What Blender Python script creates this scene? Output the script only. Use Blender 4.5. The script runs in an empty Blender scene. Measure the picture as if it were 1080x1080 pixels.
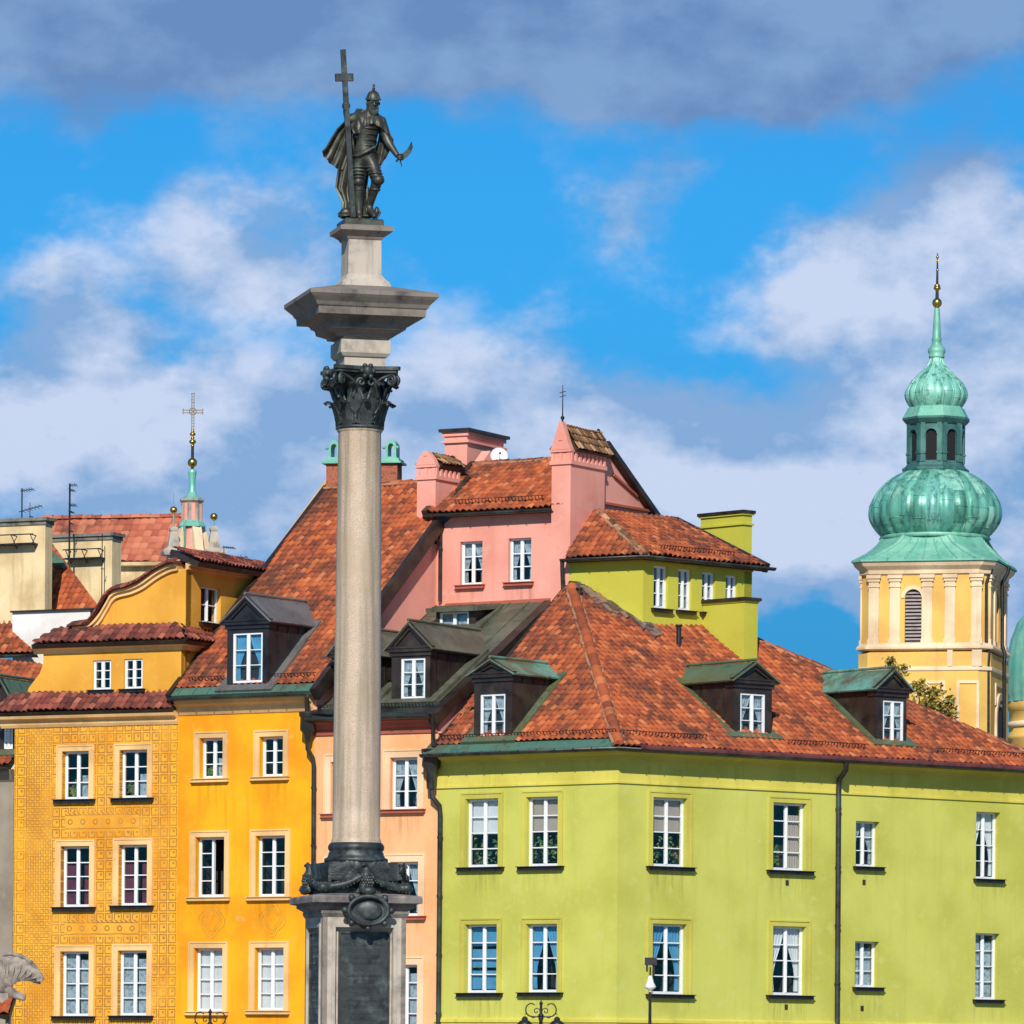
import bpy, bmesh, math, random
from mathutils import Vector, Matrix
from mathutils.geometry import tessellate_polygon
rnd = random.Random(7)
SC = bpy.context.scene
COL = SC.collection
R = math.radians

# ------------------------------------------------------------------ camera
FPX = 5865.0          # focal length in pixels of the 1080 px photograph
HZ = 1130.0           # horizon row
ROLL = R(0.5)
EYE = Vector((0, 0, 1.6))
cs, sn = math.cos(ROLL), math.sin(ROLL)
cam_d = bpy.data.cameras.new('camera')
cam = bpy.data.objects.new('camera', cam_d)
COL.objects.link(cam)
SC.camera = cam
cam_d.sensor_width = 36
cam_d.lens = FPX / 1080 * 36
cam_d.shift_y = (HZ - 540) / 1080
cam_d.clip_start = 1
cam_d.clip_end = 20000
m = Matrix(((cs, -sn, 0, 0), (0, 0, -1, 0), (sn, cs, 0, 1.6), (0, 0, 0, 1)))
cam.matrix_world = m
SC.render.resolution_x = SC.render.resolution_y = 1024
SC.render.engine = 'CYCLES'
SC.view_settings.view_transform = 'Standard'
SC.view_settings.look = 'None'
SC.view_settings.exposure = 0.0
SC.view_settings.gamma = 1.0

# ------------------------------------------------------------------ light
SUN_AZ = -5           # degrees to the right of straight behind the camera
SUN_EL = 33
sd = bpy.data.lights.new('sun', 'SUN')
sd.energy = 4.6
sd.angle = R(0.5)
sd.color = (1.0, 0.95, 0.87)
sun = bpy.data.objects.new('sun', sd)
COL.objects.link(sun)
tosun = Vector((math.sin(R(SUN_AZ)) * math.cos(R(SUN_EL)), -math.cos(R(SUN_AZ)) * math.cos(R(SUN_EL)), math.sin(R(SUN_EL))))
sun.rotation_euler = (-tosun).to_track_quat('-Z', 'Y').to_euler()
sun.location = (30, -60, 60)


class X:
    """tiny expression wrapper over Math nodes"""
    def __init__(s, nt, sock): s.nt = nt; s.s = sock
    def op(s, o, b=None, c=None, clamp=False):
        n = s.nt.nodes.new('ShaderNodeMath'); n.operation = o; n.use_clamp = clamp
        for i, v in enumerate((s, b, c)):
            if v is None: continue
            if isinstance(v, X): s.nt.links.new(v.s, n.inputs[i])
            else: n.inputs[i].default_value = v
        return X(s.nt, n.outputs[0])
    def __add__(s, b): return s.op('ADD', b)
    def __sub__(s, b): return s.op('SUBTRACT', b)
    def __mul__(s, b): return s.op('MULTIPLY', b)
    def __truediv__(s, b): return s.op('DIVIDE', b)
    def gt(s, b): return s.op('GREATER_THAN', b)
    def lt(s, b): return s.op('LESS_THAN', b)
    def mx(s, b): return s.op('MAXIMUM', b)
    def mn(s, b): return s.op('MINIMUM', b)
    def ab(s): return s.op('ABSOLUTE')
    def fr(s): return s.op('FRACT')
    def fl(s): return s.op('FLOOR')
    def cl(s): return s.op('ADD', 0.0, clamp=True)
    def smooth(s, a, b):
        n = s.nt.nodes.new('ShaderNodeMapRange'); n.interpolation_type = 'SMOOTHSTEP'
        s.nt.links.new(s.s, n.inputs['Value'])
        n.inputs['From Min'].default_value = a; n.inputs['From Max'].default_value = b
        return X(s.nt, n.outputs['Result'])


def noise(nt, vec, scale, detail=4, rough=.55, dist=0, dim='3D'):
    n = nt.nodes.new('ShaderNodeTexNoise')
    if vec is not None: nt.links.new(vec, n.inputs['Vector'])
    n.inputs['Scale'].default_value = scale
    n.inputs['Detail'].default_value = detail
    n.inputs['Roughness'].default_value = rough
    n.inputs['Distortion'].default_value = dist
    return X(nt, n.outputs['Fac'])


def mixc(nt, fac, a, b, mode='MIX'):
    n = nt.nodes.new('ShaderNodeMix'); n.data_type = 'RGBA'; n.blend_type = mode
    for k, v in ((0, fac), (6, a), (7, b)):
        if isinstance(v, X): v = v.s
        if isinstance(v, (int, float)): n.inputs[k].default_value = v
        elif isinstance(v, tuple): n.inputs[k].default_value = (*v[:3], 1)
        else: nt.links.new(v, n.inputs[k])
    return n.outputs[2]


def vmap(nt, vec, sx, sy, sz, loc=(0, 0, 0)):
    n = nt.nodes.new('ShaderNodeMapping')
    nt.links.new(vec, n.inputs['Vector'])
    n.inputs['Scale'].default_value = (sx, sy, sz)
    n.inputs['Location'].default_value = loc
    return n.outputs[0]


def hx(h):
    h = h.lstrip('#')
    v = [int(h[i:i + 2], 16) / 255 for i in (0, 2, 4)]
    return tuple((c / 12.92 if c <= .04045 else ((c + .055) / 1.055) ** 2.4) for c in v)


# ------------------------------------------------------------------ sky
W = bpy.data.worlds.new('World')
SC.world = W
W.use_nodes = True
nt = W.node_tree
nt.nodes.clear()
out = nt.nodes.new('ShaderNodeOutputWorld')
bg = nt.nodes.new('ShaderNodeBackground')
bg.inputs['Strength'].default_value = 0.1
nt.links.new(bg.outputs[0], out.inputs[0])
sky = nt.nodes.new('ShaderNodeTexSky')
sky.sky_type = 'NISHITA'
sky.sun_disc = False
sky.sun_elevation = R(SUN_EL)
sky.sun_rotation = math.atan2(tosun.x, tosun.y)
sky.altitude = 100
sky.air_density = 1.0
sky.dust_density = 0.3
sky.ozone_density = 3.0
tc = nt.nodes.new('ShaderNodeTexCoord')
sep = nt.nodes.new('ShaderNodeSeparateXYZ')
nt.links.new(tc.outputs['Generated'], sep.inputs[0])
dx, dy, dz = (X(nt, sep.outputs[i]) for i in range(3))
ay = dy.ab().mx(0.12)
# direction measured against the far side of the square, in thousandths
tx = dx / ay * 5.865
tz = dz / ay * 5.865
wob1 = noise(nt, vmap(nt, tc.outputs['Generated'], 1, 1, 1.5, (3, 1, 0)), 22, 5, .6)
wob2 = noise(nt, vmap(nt, tc.outputs['Generated'], 1, 1, 1.5, (9, 4, 2)), 22, 5, .6)
bx_ = tx + (wob1 - .5) * .34
bz_ = tz + (wob2 - .5) * .22
SKYB = [  # px, py, rx, ry, weight of the clouds as they lie above the town
    (150, 5, 420, 100, 1.2), (640, 25, 330, 100, 1.2), (960, 15, 300, 75, .75), (60, 110, 160, 60, .5),
    (250, 255, 190, 58, .9), (50, 310, 90, 50, .7), (105, 350, 60, 30, .5),
    (60, 440, 170, 80, .8), (260, 430, 170, 90, .85), (520, 390, 120, 85, .95), (450, 470, 150, 70, .7),
    (180, 560, 320, 90, .8), (695, 215, 65, 60, .62), (1010, 250, 150, 100, 1.15), (900, 330, 120, 75, .8),
    (1060, 420, 130, 120, .9), (860, 480, 190, 70, 1.0), (690, 490, 150, 75, .9), (760, 570, 190, 60, .6),
    (860, 610, 110, 45, .95), (1010, 590, 140, 70, .9), (720, 600, 160, 50, .7), (1060, 680, 60, 50, .6)]
dens = None
for (px, py, rx, ry, wt) in SKYB:
    ddx = px - 540; ddy = HZ - py
    cx = (ddx * cs - ddy * sn) / 1000; cz = (ddx * sn + ddy * cs) / 1000
    a = (bx_ - cx) * (1000 / rx); b = (bz_ - cz) * (1000 / ry)
    g = ((a * a + b * b) * -1.0).op('EXPONENT') * wt
    dens = g if dens is None else dens + g
hi = tz.smooth(1.15, 1.6)          # above the frame: broken cloud cover
nbig = noise(nt, vmap(nt, tc.outputs['Generated'], 1, 1, 2.2), 6, 3, .5)
dens = dens + hi * nbig * .9
fine = noise(nt, vmap(nt, tc.outputs['Generated'], 1, 1, 1.5, (2, 7, 1)), 25, 10, .58)
fine_up = noise(nt, vmap(nt, tc.outputs['Generated'], 1, 1, 1.6, (2, 7, 1.018)), 25, 8, .55)
fd = dens + (fine - .5) * 1.7
mask = fd.smooth(.26, .92)
lit = ((fine - fine_up) * 5.0 + (noise(nt, vmap(nt, tc.outputs['Generated'], 1, 1, 1.8, (5, 5, 5)), 15, 6, .55) - .5) * 1.9 + (fd - .9) * .2 + .42).cl()
# the high bank is a thick grey-blue one, the low ones are paler
shade = tz.smooth(.90, 1.02)
skyc = mixc(nt, 1.0, sky.outputs[0], mixc(nt, tz.smooth(.35, .95), (.07, .38, .74), (0.115, 0.67, 1.08)), 'MULTIPLY')
c_dark = mixc(nt, shade, (2.5, 4.15, 6.9), (1.5, 2.6, 5.0))
c_lite = mixc(nt, shade, (6.2, 7.0, 8.9), (2.3, 3.7, 6.2))
cloudc = mixc(nt, lit, c_dark, c_lite)
nt.links.new(mixc(nt, mask * .93, skyc, cloudc), bg.inputs['Color'])


# ------------------------------------------------------------------ geometry helpers
def ray(px, py):
    a = px - 540; b = HZ - py
    return Vector((a * cs - b * sn, FPX, a * sn + b * cs))


def at(px, py, Y):
    return EYE + ray(px, py) * (Y / FPX)


class Plane:
    def __init__(s, o, U, V):
        s.o = Vector(o); s.U = Vector(U).normalized(); s.V = Vector(V).normalized(); s.N = s.U.cross(s.V).normalized()
    def w(s, u, v, d=0): return s.o + s.U * u + s.V * v + s.N * d
    def hit(s, px, py, d=0):
        r = ray(px, py); t = (s.N.dot(s.o - EYE) + d) / s.N.dot(r)
        return EYE + r * t
    def h2(s, px, py, d=0):
        return s.loc(s.hit(px, py, d))
    def loc(s, p):
        q = Vector(p) - s.o
        return (q.dot(s.U), q.dot(s.V))
    def roof(s, ze, e, m):
        r = Plane(s.w(0, ze, e), s.U, -s.N + Vector((0, 0, m)))
        r.m = m; r.F = s; r.ze = ze; r.e = e
        return r
    def off(s, d, du=0): return Plane(s.w(du, 0, d), s.U, s.V)
    def rect(s, x0, y0, x1, y1, d=0):
        xc = (x0 + x1) / 2; yc = (y0 + y1) / 2
        return (s.h2(x0, yc, d)[0], s.h2(xc, y1, d)[1], s.h2(x1, yc, d)[0], s.h2(xc, y0, d)[1])


def wallp(p, ang):
    """vertical plane through p whose normal is turned ang degrees to the right of the view"""
    a = R(ang)
    p = Vector((p[0], p[1], 0))
    pl = Plane(p, (math.cos(a), math.sin(a), 0), (0, 0, 1))
    pl.ang = ang
    return pl


def slope_to(F, u, px, py, ze, e):
    """slope of the roof on wall F whose line at u passes through a pixel"""
    S = Plane(F.w(u, 0), -F.N, (0, 0, 1))
    s_, z_ = S.h2(px, py)
    return (z_ - ze) / (s_ + e)


class MB:
    def __init__(s): s.v = []; s.f = []; s.m = []; s.uv = []; s.sm = []
    def face(s, pts, mi=0, uv=None, sm=False):
        b = len(s.v); s.v += [Vector(p) for p in pts]; s.f.append(list(range(b, b + len(pts))))
        s.m.append(mi); s.uv.append(uv); s.sm.append(sm)
    def grid(s, g, mi=0, sm=True, closeu=False, uvs=None):
        nr = len(g); nc = len(g[0]); b = len(s.v)
        for row in g: s.v += [Vector(p) for p in row]
        for i in range(nr - 1):
            for j in range(nc if closeu else nc - 1):
                k = (j + 1) % nc
                s.f.append([b + i * nc + j, b + i * nc + k, b + (i + 1) * nc + k, b + (i + 1) * nc + j])
                s.m.append(mi); s.sm.append(sm)
                s.uv.append(None if uvs is None else [uvs[i][j], uvs[i][k], uvs[i + 1][k], uvs[i + 1][j]])
    def box(s, o, a, b, c, mi=0):
        """box from corner o along vectors a, b, c"""
        o, a, b, c = map(Vector, (o, a, b, c))
        if a.cross(b).dot(c) < 0: a, b = b, a
        P = lambda i, j, k: o + a * i + b * j + c * k
        for q in (((0, 0, 0), (0, 1, 0), (1, 1, 0), (1, 0, 0)), ((0, 0, 1), (1, 0, 1), (1, 1, 1), (0, 1, 1)),
                  ((0, 0, 0), (1, 0, 0), (1, 0, 1), (0, 0, 1)), ((0, 1, 0), (0, 1, 1), (1, 1, 1), (1, 1, 0)),
                  ((0, 0, 0), (0, 0, 1), (0, 1, 1), (0, 1, 0)), ((1, 0, 0), (1, 1, 0), (1, 1, 1), (1, 0, 1))):
            s.face([P(*t) for t in q], mi)
        return s
    def pbox(s, F, u0, u1, v0, v1, d0, d1, mi=0):
        return s.box(F.w(u0, v0, d0), F.U * (u1 - u0), F.V * (v1 - v0), F.N * (d1 - d0), mi)
    def prism(s, F, outer, d0, d1, holes=(), mi=0, mside=None, back=True, hole_sides=True):
        """polygon (u,v) with holes, front at d1, back at d0"""
        if mside is None: mside = mi
        loops = [list(outer)] + [list(h) for h in holes]
        flat = [p for l in loops for p in l]
        tris = tessellate_polygon([[Vector((p[0], p[1], 0)) for p in l] for l in loops])
        for t in tris:
            a, b, c = (flat[i] for i in t)
            if (b[0] - a[0]) * (c[1] - a[1]) - (b[1] - a[1]) * (c[0] - a[0]) < 0: b, c = c, b
            s.face([F.w(*a, d1), F.w(*b, d1), F.w(*c, d1)], mi, [a, b, c])
            if back: s.face([F.w(*a, d0), F.w(*c, d0), F.w(*b, d0)], mi, [a, c, b])
        for li, l in enumerate(loops):
            if li and not hole_sides: continue
            ar = sum(l[i][0] * l[(i + 1) % len(l)][1] - l[(i + 1) % len(l)][0] * l[i][1] for i in range(len(l)))
            if (ar < 0) != (li > 0): l = l[::-1]
            for i in range(len(l)):
                a = l[i]; b = l[(i + 1) % len(l)]
                s.face([F.w(*a, d0), F.w(*b, d0), F.w(*b, d1), F.w(*a, d1)], mside, [a, b, b, a])
        return s
    def tube(s, pts, r, n=8, mi=0, cap=True, sm=True):
        pts = [Vector(p) for p in pts]
        rs = r if isinstance(r, (list, tuple)) else [r] * len(pts)
        g = []
        prev = None
        for i, p in enumerate(pts):
            t = (pts[min(i + 1, len(pts) - 1)] - pts[max(i - 1, 0)])
            if t.length < 1e-9: t = Vector((0, 0, 1))
            t.normalize()
            if prev is None:
                prev = t.cross(Vector((0, 0, 1)) if abs(t.z) < .9 else Vector((0, 1, 0))).normalized()
            else:
                prev = (prev - t * prev.dot(t)).normalized()
            q = t.cross(prev)
            g.append([p + (prev * math.cos(k * 2 * math.pi / n) + q * math.sin(k * 2 * math.pi / n)) * rs[i] for k in range(n)])
        s.grid(g, mi, sm, True)
        if cap:
            s.face(g[0][::-1], mi); s.face(g[-1], mi)
        return s
    def loft(s, c, prof, n=48, rot=0, mi=0, sm=True, capb=True, capt=True, rib=0, nrib=0, ax=None):
        """rings of n corners round the vertical through c; prof = [(r,z)]; n=4 uses half widths"""
        c = Vector(c)
        g = []
        for (r, z) in prof:
            row = []
            for k in range(n):
                a = rot + (k + .5) * 2 * math.pi / n if n <= 8 else rot + k * 2 * math.pi / n
                rr = r / math.cos(math.pi / n) if n <= 8 else r
                if nrib: rr *= 1 + rib * (abs(math.cos(a * nrib / 2)) ** .6 - .6)
                row.append(Vector((c.x + rr * math.cos(a), c.y + rr * math.sin(a), z)))
            g.append(row)
        s.grid(g, mi, sm and n > 8, True)
        if capb: s.face(g[0][::-1], mi)
        if capt: s.face(g[-1], mi)
        return s
    def sweep(s, path, prof, mi=0, sm=False):
        """profile [(d outwards, z)] swept along a plan polyline; outwards = right of travel seen from above, i.e. towards the viewer when walking left to right"""
        P = [Vector((p[0], p[1])) for p in path]
        ns = []
        for i in range(len(P) - 1):
            t = (P[i + 1] - P[i]).normalized(); ns.append(Vector((t.y, -t.x)))
        g = []
        for i, p in enumerate(P):
            if i == 0: mit = ns[0]
            elif i == len(P) - 1: mit = ns[-1]
            else:
                b = (ns[i - 1] + ns[i]).normalized(); mit = b / b.dot(ns[i])
            g.append([Vector((p.x + mit.x * d, p.y + mit.y * d, z)) for d, z in prof])
        s.grid(g, mi, sm, True)
        s.face(g[0], mi); s.face(g[-1][::-1], mi)
        return s
    def sheet(s, g, th, mi=0, sm=True):
        """grid of points thickened to th"""
        nr = len(g); nc = len(g[0])
        def nrm(i, j):
            a = g[min(i + 1, nr - 1)][j] - g[max(i - 1, 0)][j]
            b = g[i][min(j + 1, nc - 1)] - g[i][max(j - 1, 0)]
            n = a.cross(b)
            return n.normalized() if n.length > 1e-9 else Vector((0, -1, 0))
        A = [[g[i][j] + nrm(i, j) * th / 2 for j in range(nc)] for i in range(nr)]
        B = [[g[i][j] - nrm(i, j) * th / 2 for j in range(nc)] for i in range(nr)]
        s.grid(A, mi, sm); s.grid([r[::-1] for r in B], mi, sm)
        for i in range(nr - 1):
            s.face([A[i][0], B[i][0], B[i + 1][0], A[i + 1][0]], mi)
            s.face([A[i][-1], A[i + 1][-1], B[i + 1][-1], B[i][-1]], mi)
        for j in range(nc - 1):
            s.face([A[0][j], A[0][j + 1], B[0][j + 1], B[0][j]], mi)
            s.face([A[-1][j], B[-1][j], B[-1][j + 1], A[-1][j + 1]], mi)
        return s
    def ball(s, c, r, n=16, mi=0, sc=(1, 1, 1), rings=None):
        c = Vector(c); k = rings or n // 2
        g = [[c + Vector((r * sc[0] * math.sin(math.pi * i / k) * math.cos(2 * math.pi * j / n), r * sc[1] * math.sin(math.pi * i / k) * math.sin(2 * math.pi * j / n), -r * sc[2] * math.cos(math.pi * i / k))) for j in range(n)] for i in range(k + 1)]
        s.grid(g, mi, True, True)
        return s
    def add_mesh(s, me, mi=0, sm=True):
        b = len(s.v); s.v += [v.co.copy() for v in me.vertices]
        for p in me.polygons:
            s.f.append([b + i for i in p.vertices]); s.m.append(mi); s.uv.append(None); s.sm.append(sm)
        return s
    def mesh(s, name, mats, loc=Vector((0, 0, 0)), weld=False):
        me = bpy.data.meshes.new(name)
        me.from_pydata([tuple(v - loc) for v in s.v], [], s.f)
        for m_ in mats: me.materials.append(m_)
        me.polygons.foreach_set('material_index', s.m)
        me.polygons.foreach_set('use_smooth', s.sm)
        if any(u is not None for u in s.uv):
            ul = me.uv_layers.new(name='UVMap'); k = 0; arr = []
            for f, u in zip(s.f, s.uv):
                for i in range(len(f)):
                    arr += list(u[i]) if u is not None else [0, 0]
            ul.data.foreach_set('uv', arr)
        if weld:
            bm = bmesh.new(); bm.from_mesh(me); bmesh.ops.remove_doubles(bm, verts=bm.verts, dist=1e-4); bm.to_mesh(me); bm.free()
        me.update()
        return me


class Thing:
    def __init__(s, name, label, cat, loc, group=None):
        o = bpy.data.objects.new(name, None); COL.objects.link(o)
        o.location = loc; o.empty_display_size = .5
        o['label'] = label; o['category'] = cat
        if group: o['group'] = group
        s.o = o; s.loc = Vector(loc)
    def part(s, name, mb, mats, parent=None, label=None, kind=None):
        if not isinstance(mats, (list, tuple)): mats = [mats]
        me = mb.mesh(name, mats, s.loc)
        o = bpy.data.objects.new(name, me); COL.objects.link(o)
        o.parent = parent or s.o
        if label: o['label'] = label
        if kind: o['kind'] = kind
        return o


def single(name, label, cat, mb, mats, loc, group=None):
    if not isinstance(mats, (list, tuple)): mats = [mats]
    o = bpy.data.objects.new(name, mb.mesh(name, mats, Vector(loc))); COL.objects.link(o)
    o.location = loc; o['label'] = label; o['category'] = cat
    if group: o['group'] = group
    return o


def structure(name, mb, mats):
    o = bpy.data.objects.new(name, mb.mesh(name, mats if isinstance(mats, list) else [mats])); COL.objects.link(o)
    o['kind'] = 'structure'
    return o


# ------------------------------------------------------------------ materials
def newmat(name):
    m_ = bpy.data.materials.new(name); m_.use_nodes = True
    t = m_.node_tree; t.nodes.clear()
    o = t.nodes.new('ShaderNodeOutputMaterial'); b = t.nodes.new('ShaderNodeBsdfPrincipled')
    t.links.new(b.outputs[0], o.inputs[0])
    c = t.nodes.new('ShaderNodeTexCoord')
    return m_, t, b, c


def bump(t, b, h, strength=.3, dist=.02):
    n = t.nodes.new('ShaderNodeBump'); n.inputs['Strength'].default_value = strength; n.inputs['Distance'].default_value = dist
    t.links.new(h.s if isinstance(h, X) else h, n.inputs['Height']); t.links.new(n.outputs[0], b.inputs['Normal'])


def simple(name, col, rough=.6, metal=0, var=.25, scale=3, dark=None, bumpk=.15, streak=0, col2=None, spec=.5, fine=40):
    """base colour with weathering: broad patches, fine grain, optional vertical streaks"""
    m_, t, b, c = newmat(name)
    v = c.outputs['Object']
    n1 = noise(t, v, scale, 6, .6)
    n2 = noise(t, v, fine, 3, .6)
    if dark is None: dark = tuple(x * (1 - var) ** 2 * .8 for x in col)
    cc = mixc(t, n1.smooth(.42, .78) * min(1, var * 3), col, dark)
    if col2 is not None:
        cc = mixc(t, noise(t, vmap(t, v, 1, 1, 1, (5, 3, 9)), scale * .7, 5, .6).smooth(.48, .68), cc, col2)
    if streak:
        ns = noise(t, vmap(t, v, 3.5, 3.5, .22), 1.6, 6, .65)
        cc = mixc(t, ns.smooth(.52, .8) * streak, cc, dark)
    g = mixc(t, 1.0, cc, mixc(t, n2, (.86, .86, .86), (1.12, 1.12, 1.12)), 'MULTIPLY')
    t.links.new(g, b.inputs['Base Color'])
    b.inputs['Roughness'].default_value = rough
    b.inputs['Metallic'].default_value = metal
    b.inputs['Specular IOR Level'].default_value = spec
    bump(t, b, n1 * .6 + n2 * .4, bumpk, .02)
    return m_


def stucco(name, col, dark, light=None, streak=.35, rough=.9, patch=.5):
    m_, t, b, c = newmat(name)
    v = c.outputs['Object']
    n1 = noise(t, v, .55, 5, .6)
    n2 = noise(t, v, 2.2, 6, .65)
    n3 = noise(t, v, 28, 4, .6)
    cc = mixc(t, n1.smooth(.38, .64) * min(1, patch * 1.5), col, dark)
    cc = mixc(t, n2.smooth(.50, .72) * .45, cc, light or tuple(min(1, x * 1.12 + .02) for x in col))
    ns = noise(t, vmap(t, v, 2.6, 2.6, .16), 1.5, 6, .7)
    cc = mixc(t, ns.smooth(.50, .74) * min(1, streak * 1.5), cc, dark)
    cc = mixc(t, noise(t, v, 5, 7, .75).smooth(.58, .72) * .5, cc, dark)
    cc = mixc(t, noise(t, vmap(t, v, 1, 1, 1, (9, 2, 4)), 1.4, 8, .75).smooth(.63, .68) * .35, cc, tuple(min(1, x * .7 + .22) for x in col))
    cc = mixc(t, 1.0, cc, mixc(t, n3, (.93, .93, .93), (1.06, 1.06, 1.06)), 'MULTIPLY')
    t.links.new(cc, b.inputs['Base Color'])
    b.inputs['Roughness'].default_value = rough
    b.inputs['Specular IOR Level'].default_value = .2
    bump(t, b, n2 * .7 + n3 * .3, .25, .03)
    return m_


def tilemat(name, dirt=.54, cols=None, dirtcol=(.045, .028, .024), warm=1.0):
    m_, t, b, c = newmat(name)
    uv = c.outputs['UV']
    s_ = t.nodes.new('ShaderNodeSeparateXYZ'); t.links.new(uv, s_.inputs[0])
    fu = X(t, s_.outputs[0]).fl(); fv = X(t, s_.outputs[1]).fl()
    cb = t.nodes.new('ShaderNodeCombineXYZ'); t.links.new(fu.s, cb.inputs[0]); t.links.new(fv.s, cb.inputs[1])
    wn = t.nodes.new('ShaderNodeTexWhiteNoise'); wn.noise_dimensions = '2D'; t.links.new(cb.outputs[0], wn.inputs['Vector'])
    rp = t.nodes.new('ShaderNodeValToRGB'); t.links.new(wn.outputs['Value'], rp.inputs[0])
    e = rp.color_ramp.elements
    cols = cols or [(0, (.23, .055, .026)), (.2, (.33, .074, .028)), (.55, (.41, .096, .032)), (.9, (.49, .125, .040)), (1, (.58, .19, .070))]
    e[0].position = 0; e[0].color = (*cols[0][1], 1); e[1].position = 1; e[1].color = (*cols[-1][1], 1)
    for p, cc in cols[1:-1]:
        el = e.new(p); el.color = (*cc, 1)
    v = c.outputs['Object']
    n1 = noise(t, v, .45, 5, .62)
    n2 = noise(t, v, 3.0, 6, .7)
    n3 = noise(t, v, 45, 3, .6)
    wn2 = X(t, wn.outputs['Value'])
    d = ((n1 - .5) * 2.8 + (n2 - .5) * 1.9 + (wn2 - .5) * -.25 + (dirt - .44)).smooth(-.15, .65)
    cc = mixc(t, d * .72, rp.outputs[0], dirtcol)
    run = noise(t, vmap(t, uv, .55, .045, 1, (3, 1, 0)), 1.0, 6, .65)
    cc = mixc(t, run.smooth(.50, .70) * .6, cc, dirtcol)
    lich = noise(t, vmap(t, uv, .9, .9, 1, (8, 5, 0)), 1.0, 7, .75)
    cc = mixc(t, lich.smooth(.64, .72) * .55, cc, (.33, .27, .17))
    cc = mixc(t, 1.0, cc, mixc(t, n3, (.8, .8, .8), (1.18, 1.18, 1.18)), 'MULTIPLY')
    t.links.new(cc, b.inputs['Base Color'])
    b.inputs['Roughness'].default_value = .8
    b.inputs['Specular IOR Level'].default_value = .25
    bump(t, b, n3, .4, .01)
    return m_


def coppermat(name, a, b_, dark, mix=.5, metal=.25, rough=.45, stre=.6):
    """weathered copper sheet: two patina tones, dark run-off streaks, panel-to-panel differences"""
    m_, t, b, c = newmat(name)
    v = c.outputs['Object']
    n1 = noise(t, v, .9, 5, .65)
    n2 = noise(t, vmap(t, v, 3, 3, .35), 1.5, 6, .7)
    n3 = noise(t, v, 18, 4, .6)
    cc = mixc(t, (n1 + (mix - .5)).smooth(.40, .62), a, b_)
    cc = mixc(t, n2.smooth(.5, .72) * stre, cc, dark)
    cc = mixc(t, 1.0, cc, mixc(t, n3, (.78, .78, .78), (1.15, 1.15, 1.15)), 'MULTIPLY')
    t.links.new(cc, b.inputs['Base Color'])
    b.inputs['Metallic'].default_value = metal
    b.inputs['Roughness'].default_value = rough
    bump(t, b, n1 * .5 + n3 * .5, .2, .02)
    return m_


M = {}
M['green'] = stucco('green_render', (.585, .57, .115), (.47, .46, .075), (.68, .65, .20), patch=.6)
M['green_trim'] = stucco('olive_trim', (.60, .54, .10), (.42, .37, .06))
M['green_frieze'] = stucco('yellow_green_frieze', (.70, .60, .11), (.48, .43, .06), streak=.5)
M['olive'] = stucco('acid_green_render', (.56, .52, .065), (.44, .40, .045), (.62, .57, .10), streak=.2, patch=.35)
M['yellow'] = stucco('golden_render', (.92, .43, .012), (.82, .29, .010), (.94, .50, .04), streak=.45, patch=.7)
M['yellow_attic'] = stucco('ochre_render', (.80, .40, .055), (.62, .27, .03), (.84, .46, .09))
M['cream'] = stucco('cream_trim', (.88, .56, .24), (.56, .32, .12), streak=.3)
M['peachtrim'] = stucco('apricot_trim', (.93, .62, .38), (.62, .38, .2), streak=.3)
M['peach'] = stucco('peach_render', (.91, .47, .22), (.82, .34, .13), (.92, .57, .34), streak=.5)
M['pink'] = stucco('pink_render', (.84, .36, .27), (.70, .26, .19), (.88, .46, .37), streak=.3, patch=.5)
M['redtrim'] = stucco('brick_red_trim', (.45, .12, .075), (.28, .08, .05))
M['beige'] = stucco('weathered_beige_render', (.82, .62, .34), (.52, .36, .16), (.88, .80, .62), streak=.6, patch=.75)
M['white'] = stucco('white_render', (.82, .79, .74), (.62, .55, .46), streak=.25)
M['grey'] = stucco('grey_render', (.34, .28, .21), (.19, .15, .11))
M['towery'] = stucco('tower_yellow_render', (.80, .50, .12), (.66, .35, .09), (.84, .56, .2), streak=.3)
M['towerw'] = stucco('tower_cream_trim', (.86, .66, .42), (.55, .38, .22), streak=.35)
M['tile'] = tilemat('clay_tiles')
M['tile_old'] = tilemat('old_clay_tiles', dirt=.62)
M['tile_dark'] = tilemat('dark_clay_tiles', dirt=.45, cols=[(0, (.09, .025, .02)), (.4, (.20, .05, .035)), (.75, (.30, .08, .05)), (1, (.40, .13, .08))])
M['tile_orange'] = tilemat('orange_clay_tiles', dirt=.3)
M['tile_far'] = tilemat('far_clay_tiles', dirt=.25, cols=[(0, (.36, .09, .05)), (.5, (.48, .14, .075)), (1, (.58, .2, .11))])
M['tile_mossy'] = tilemat('mossy_clay_tiles', dirt=.5, cols=[(0, (.10, .06, .03)), (.4, (.26, .13, .06)), (.75, (.42, .2, .09)), (1, (.55, .32, .16))])
M['mortar'] = simple('lime_mortar', (.40, .20, .11), .9, var=.5, scale=4)
M['copper_old'] = coppermat('brown_green_copper', (.115, .12, .078), (.18, .18, .125), (.03, .03, .026), metal=.3, rough=.5)
M['copper_green'] = coppermat('green_copper', (.10, .22, .155), (.13, .135, .085), (.03, .035, .03), mix=.45, metal=.2)
M['copper_olive'] = coppermat('olive_copper', (.13, .15, .07), (.12, .19, .11), (.04, .045, .03), metal=.2)
M['copper_teal'] = coppermat('teal_copper', (.17, .40, .30), (.14, .16, .085), (.04, .06, .04), mix=.5, metal=.15, stre=.7)
M['patina'] = coppermat('bright_patina', (.17, .50, .33), (.24, .60, .46), (.035, .16, .115), metal=.25, rough=.36, stre=.95)
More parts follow.
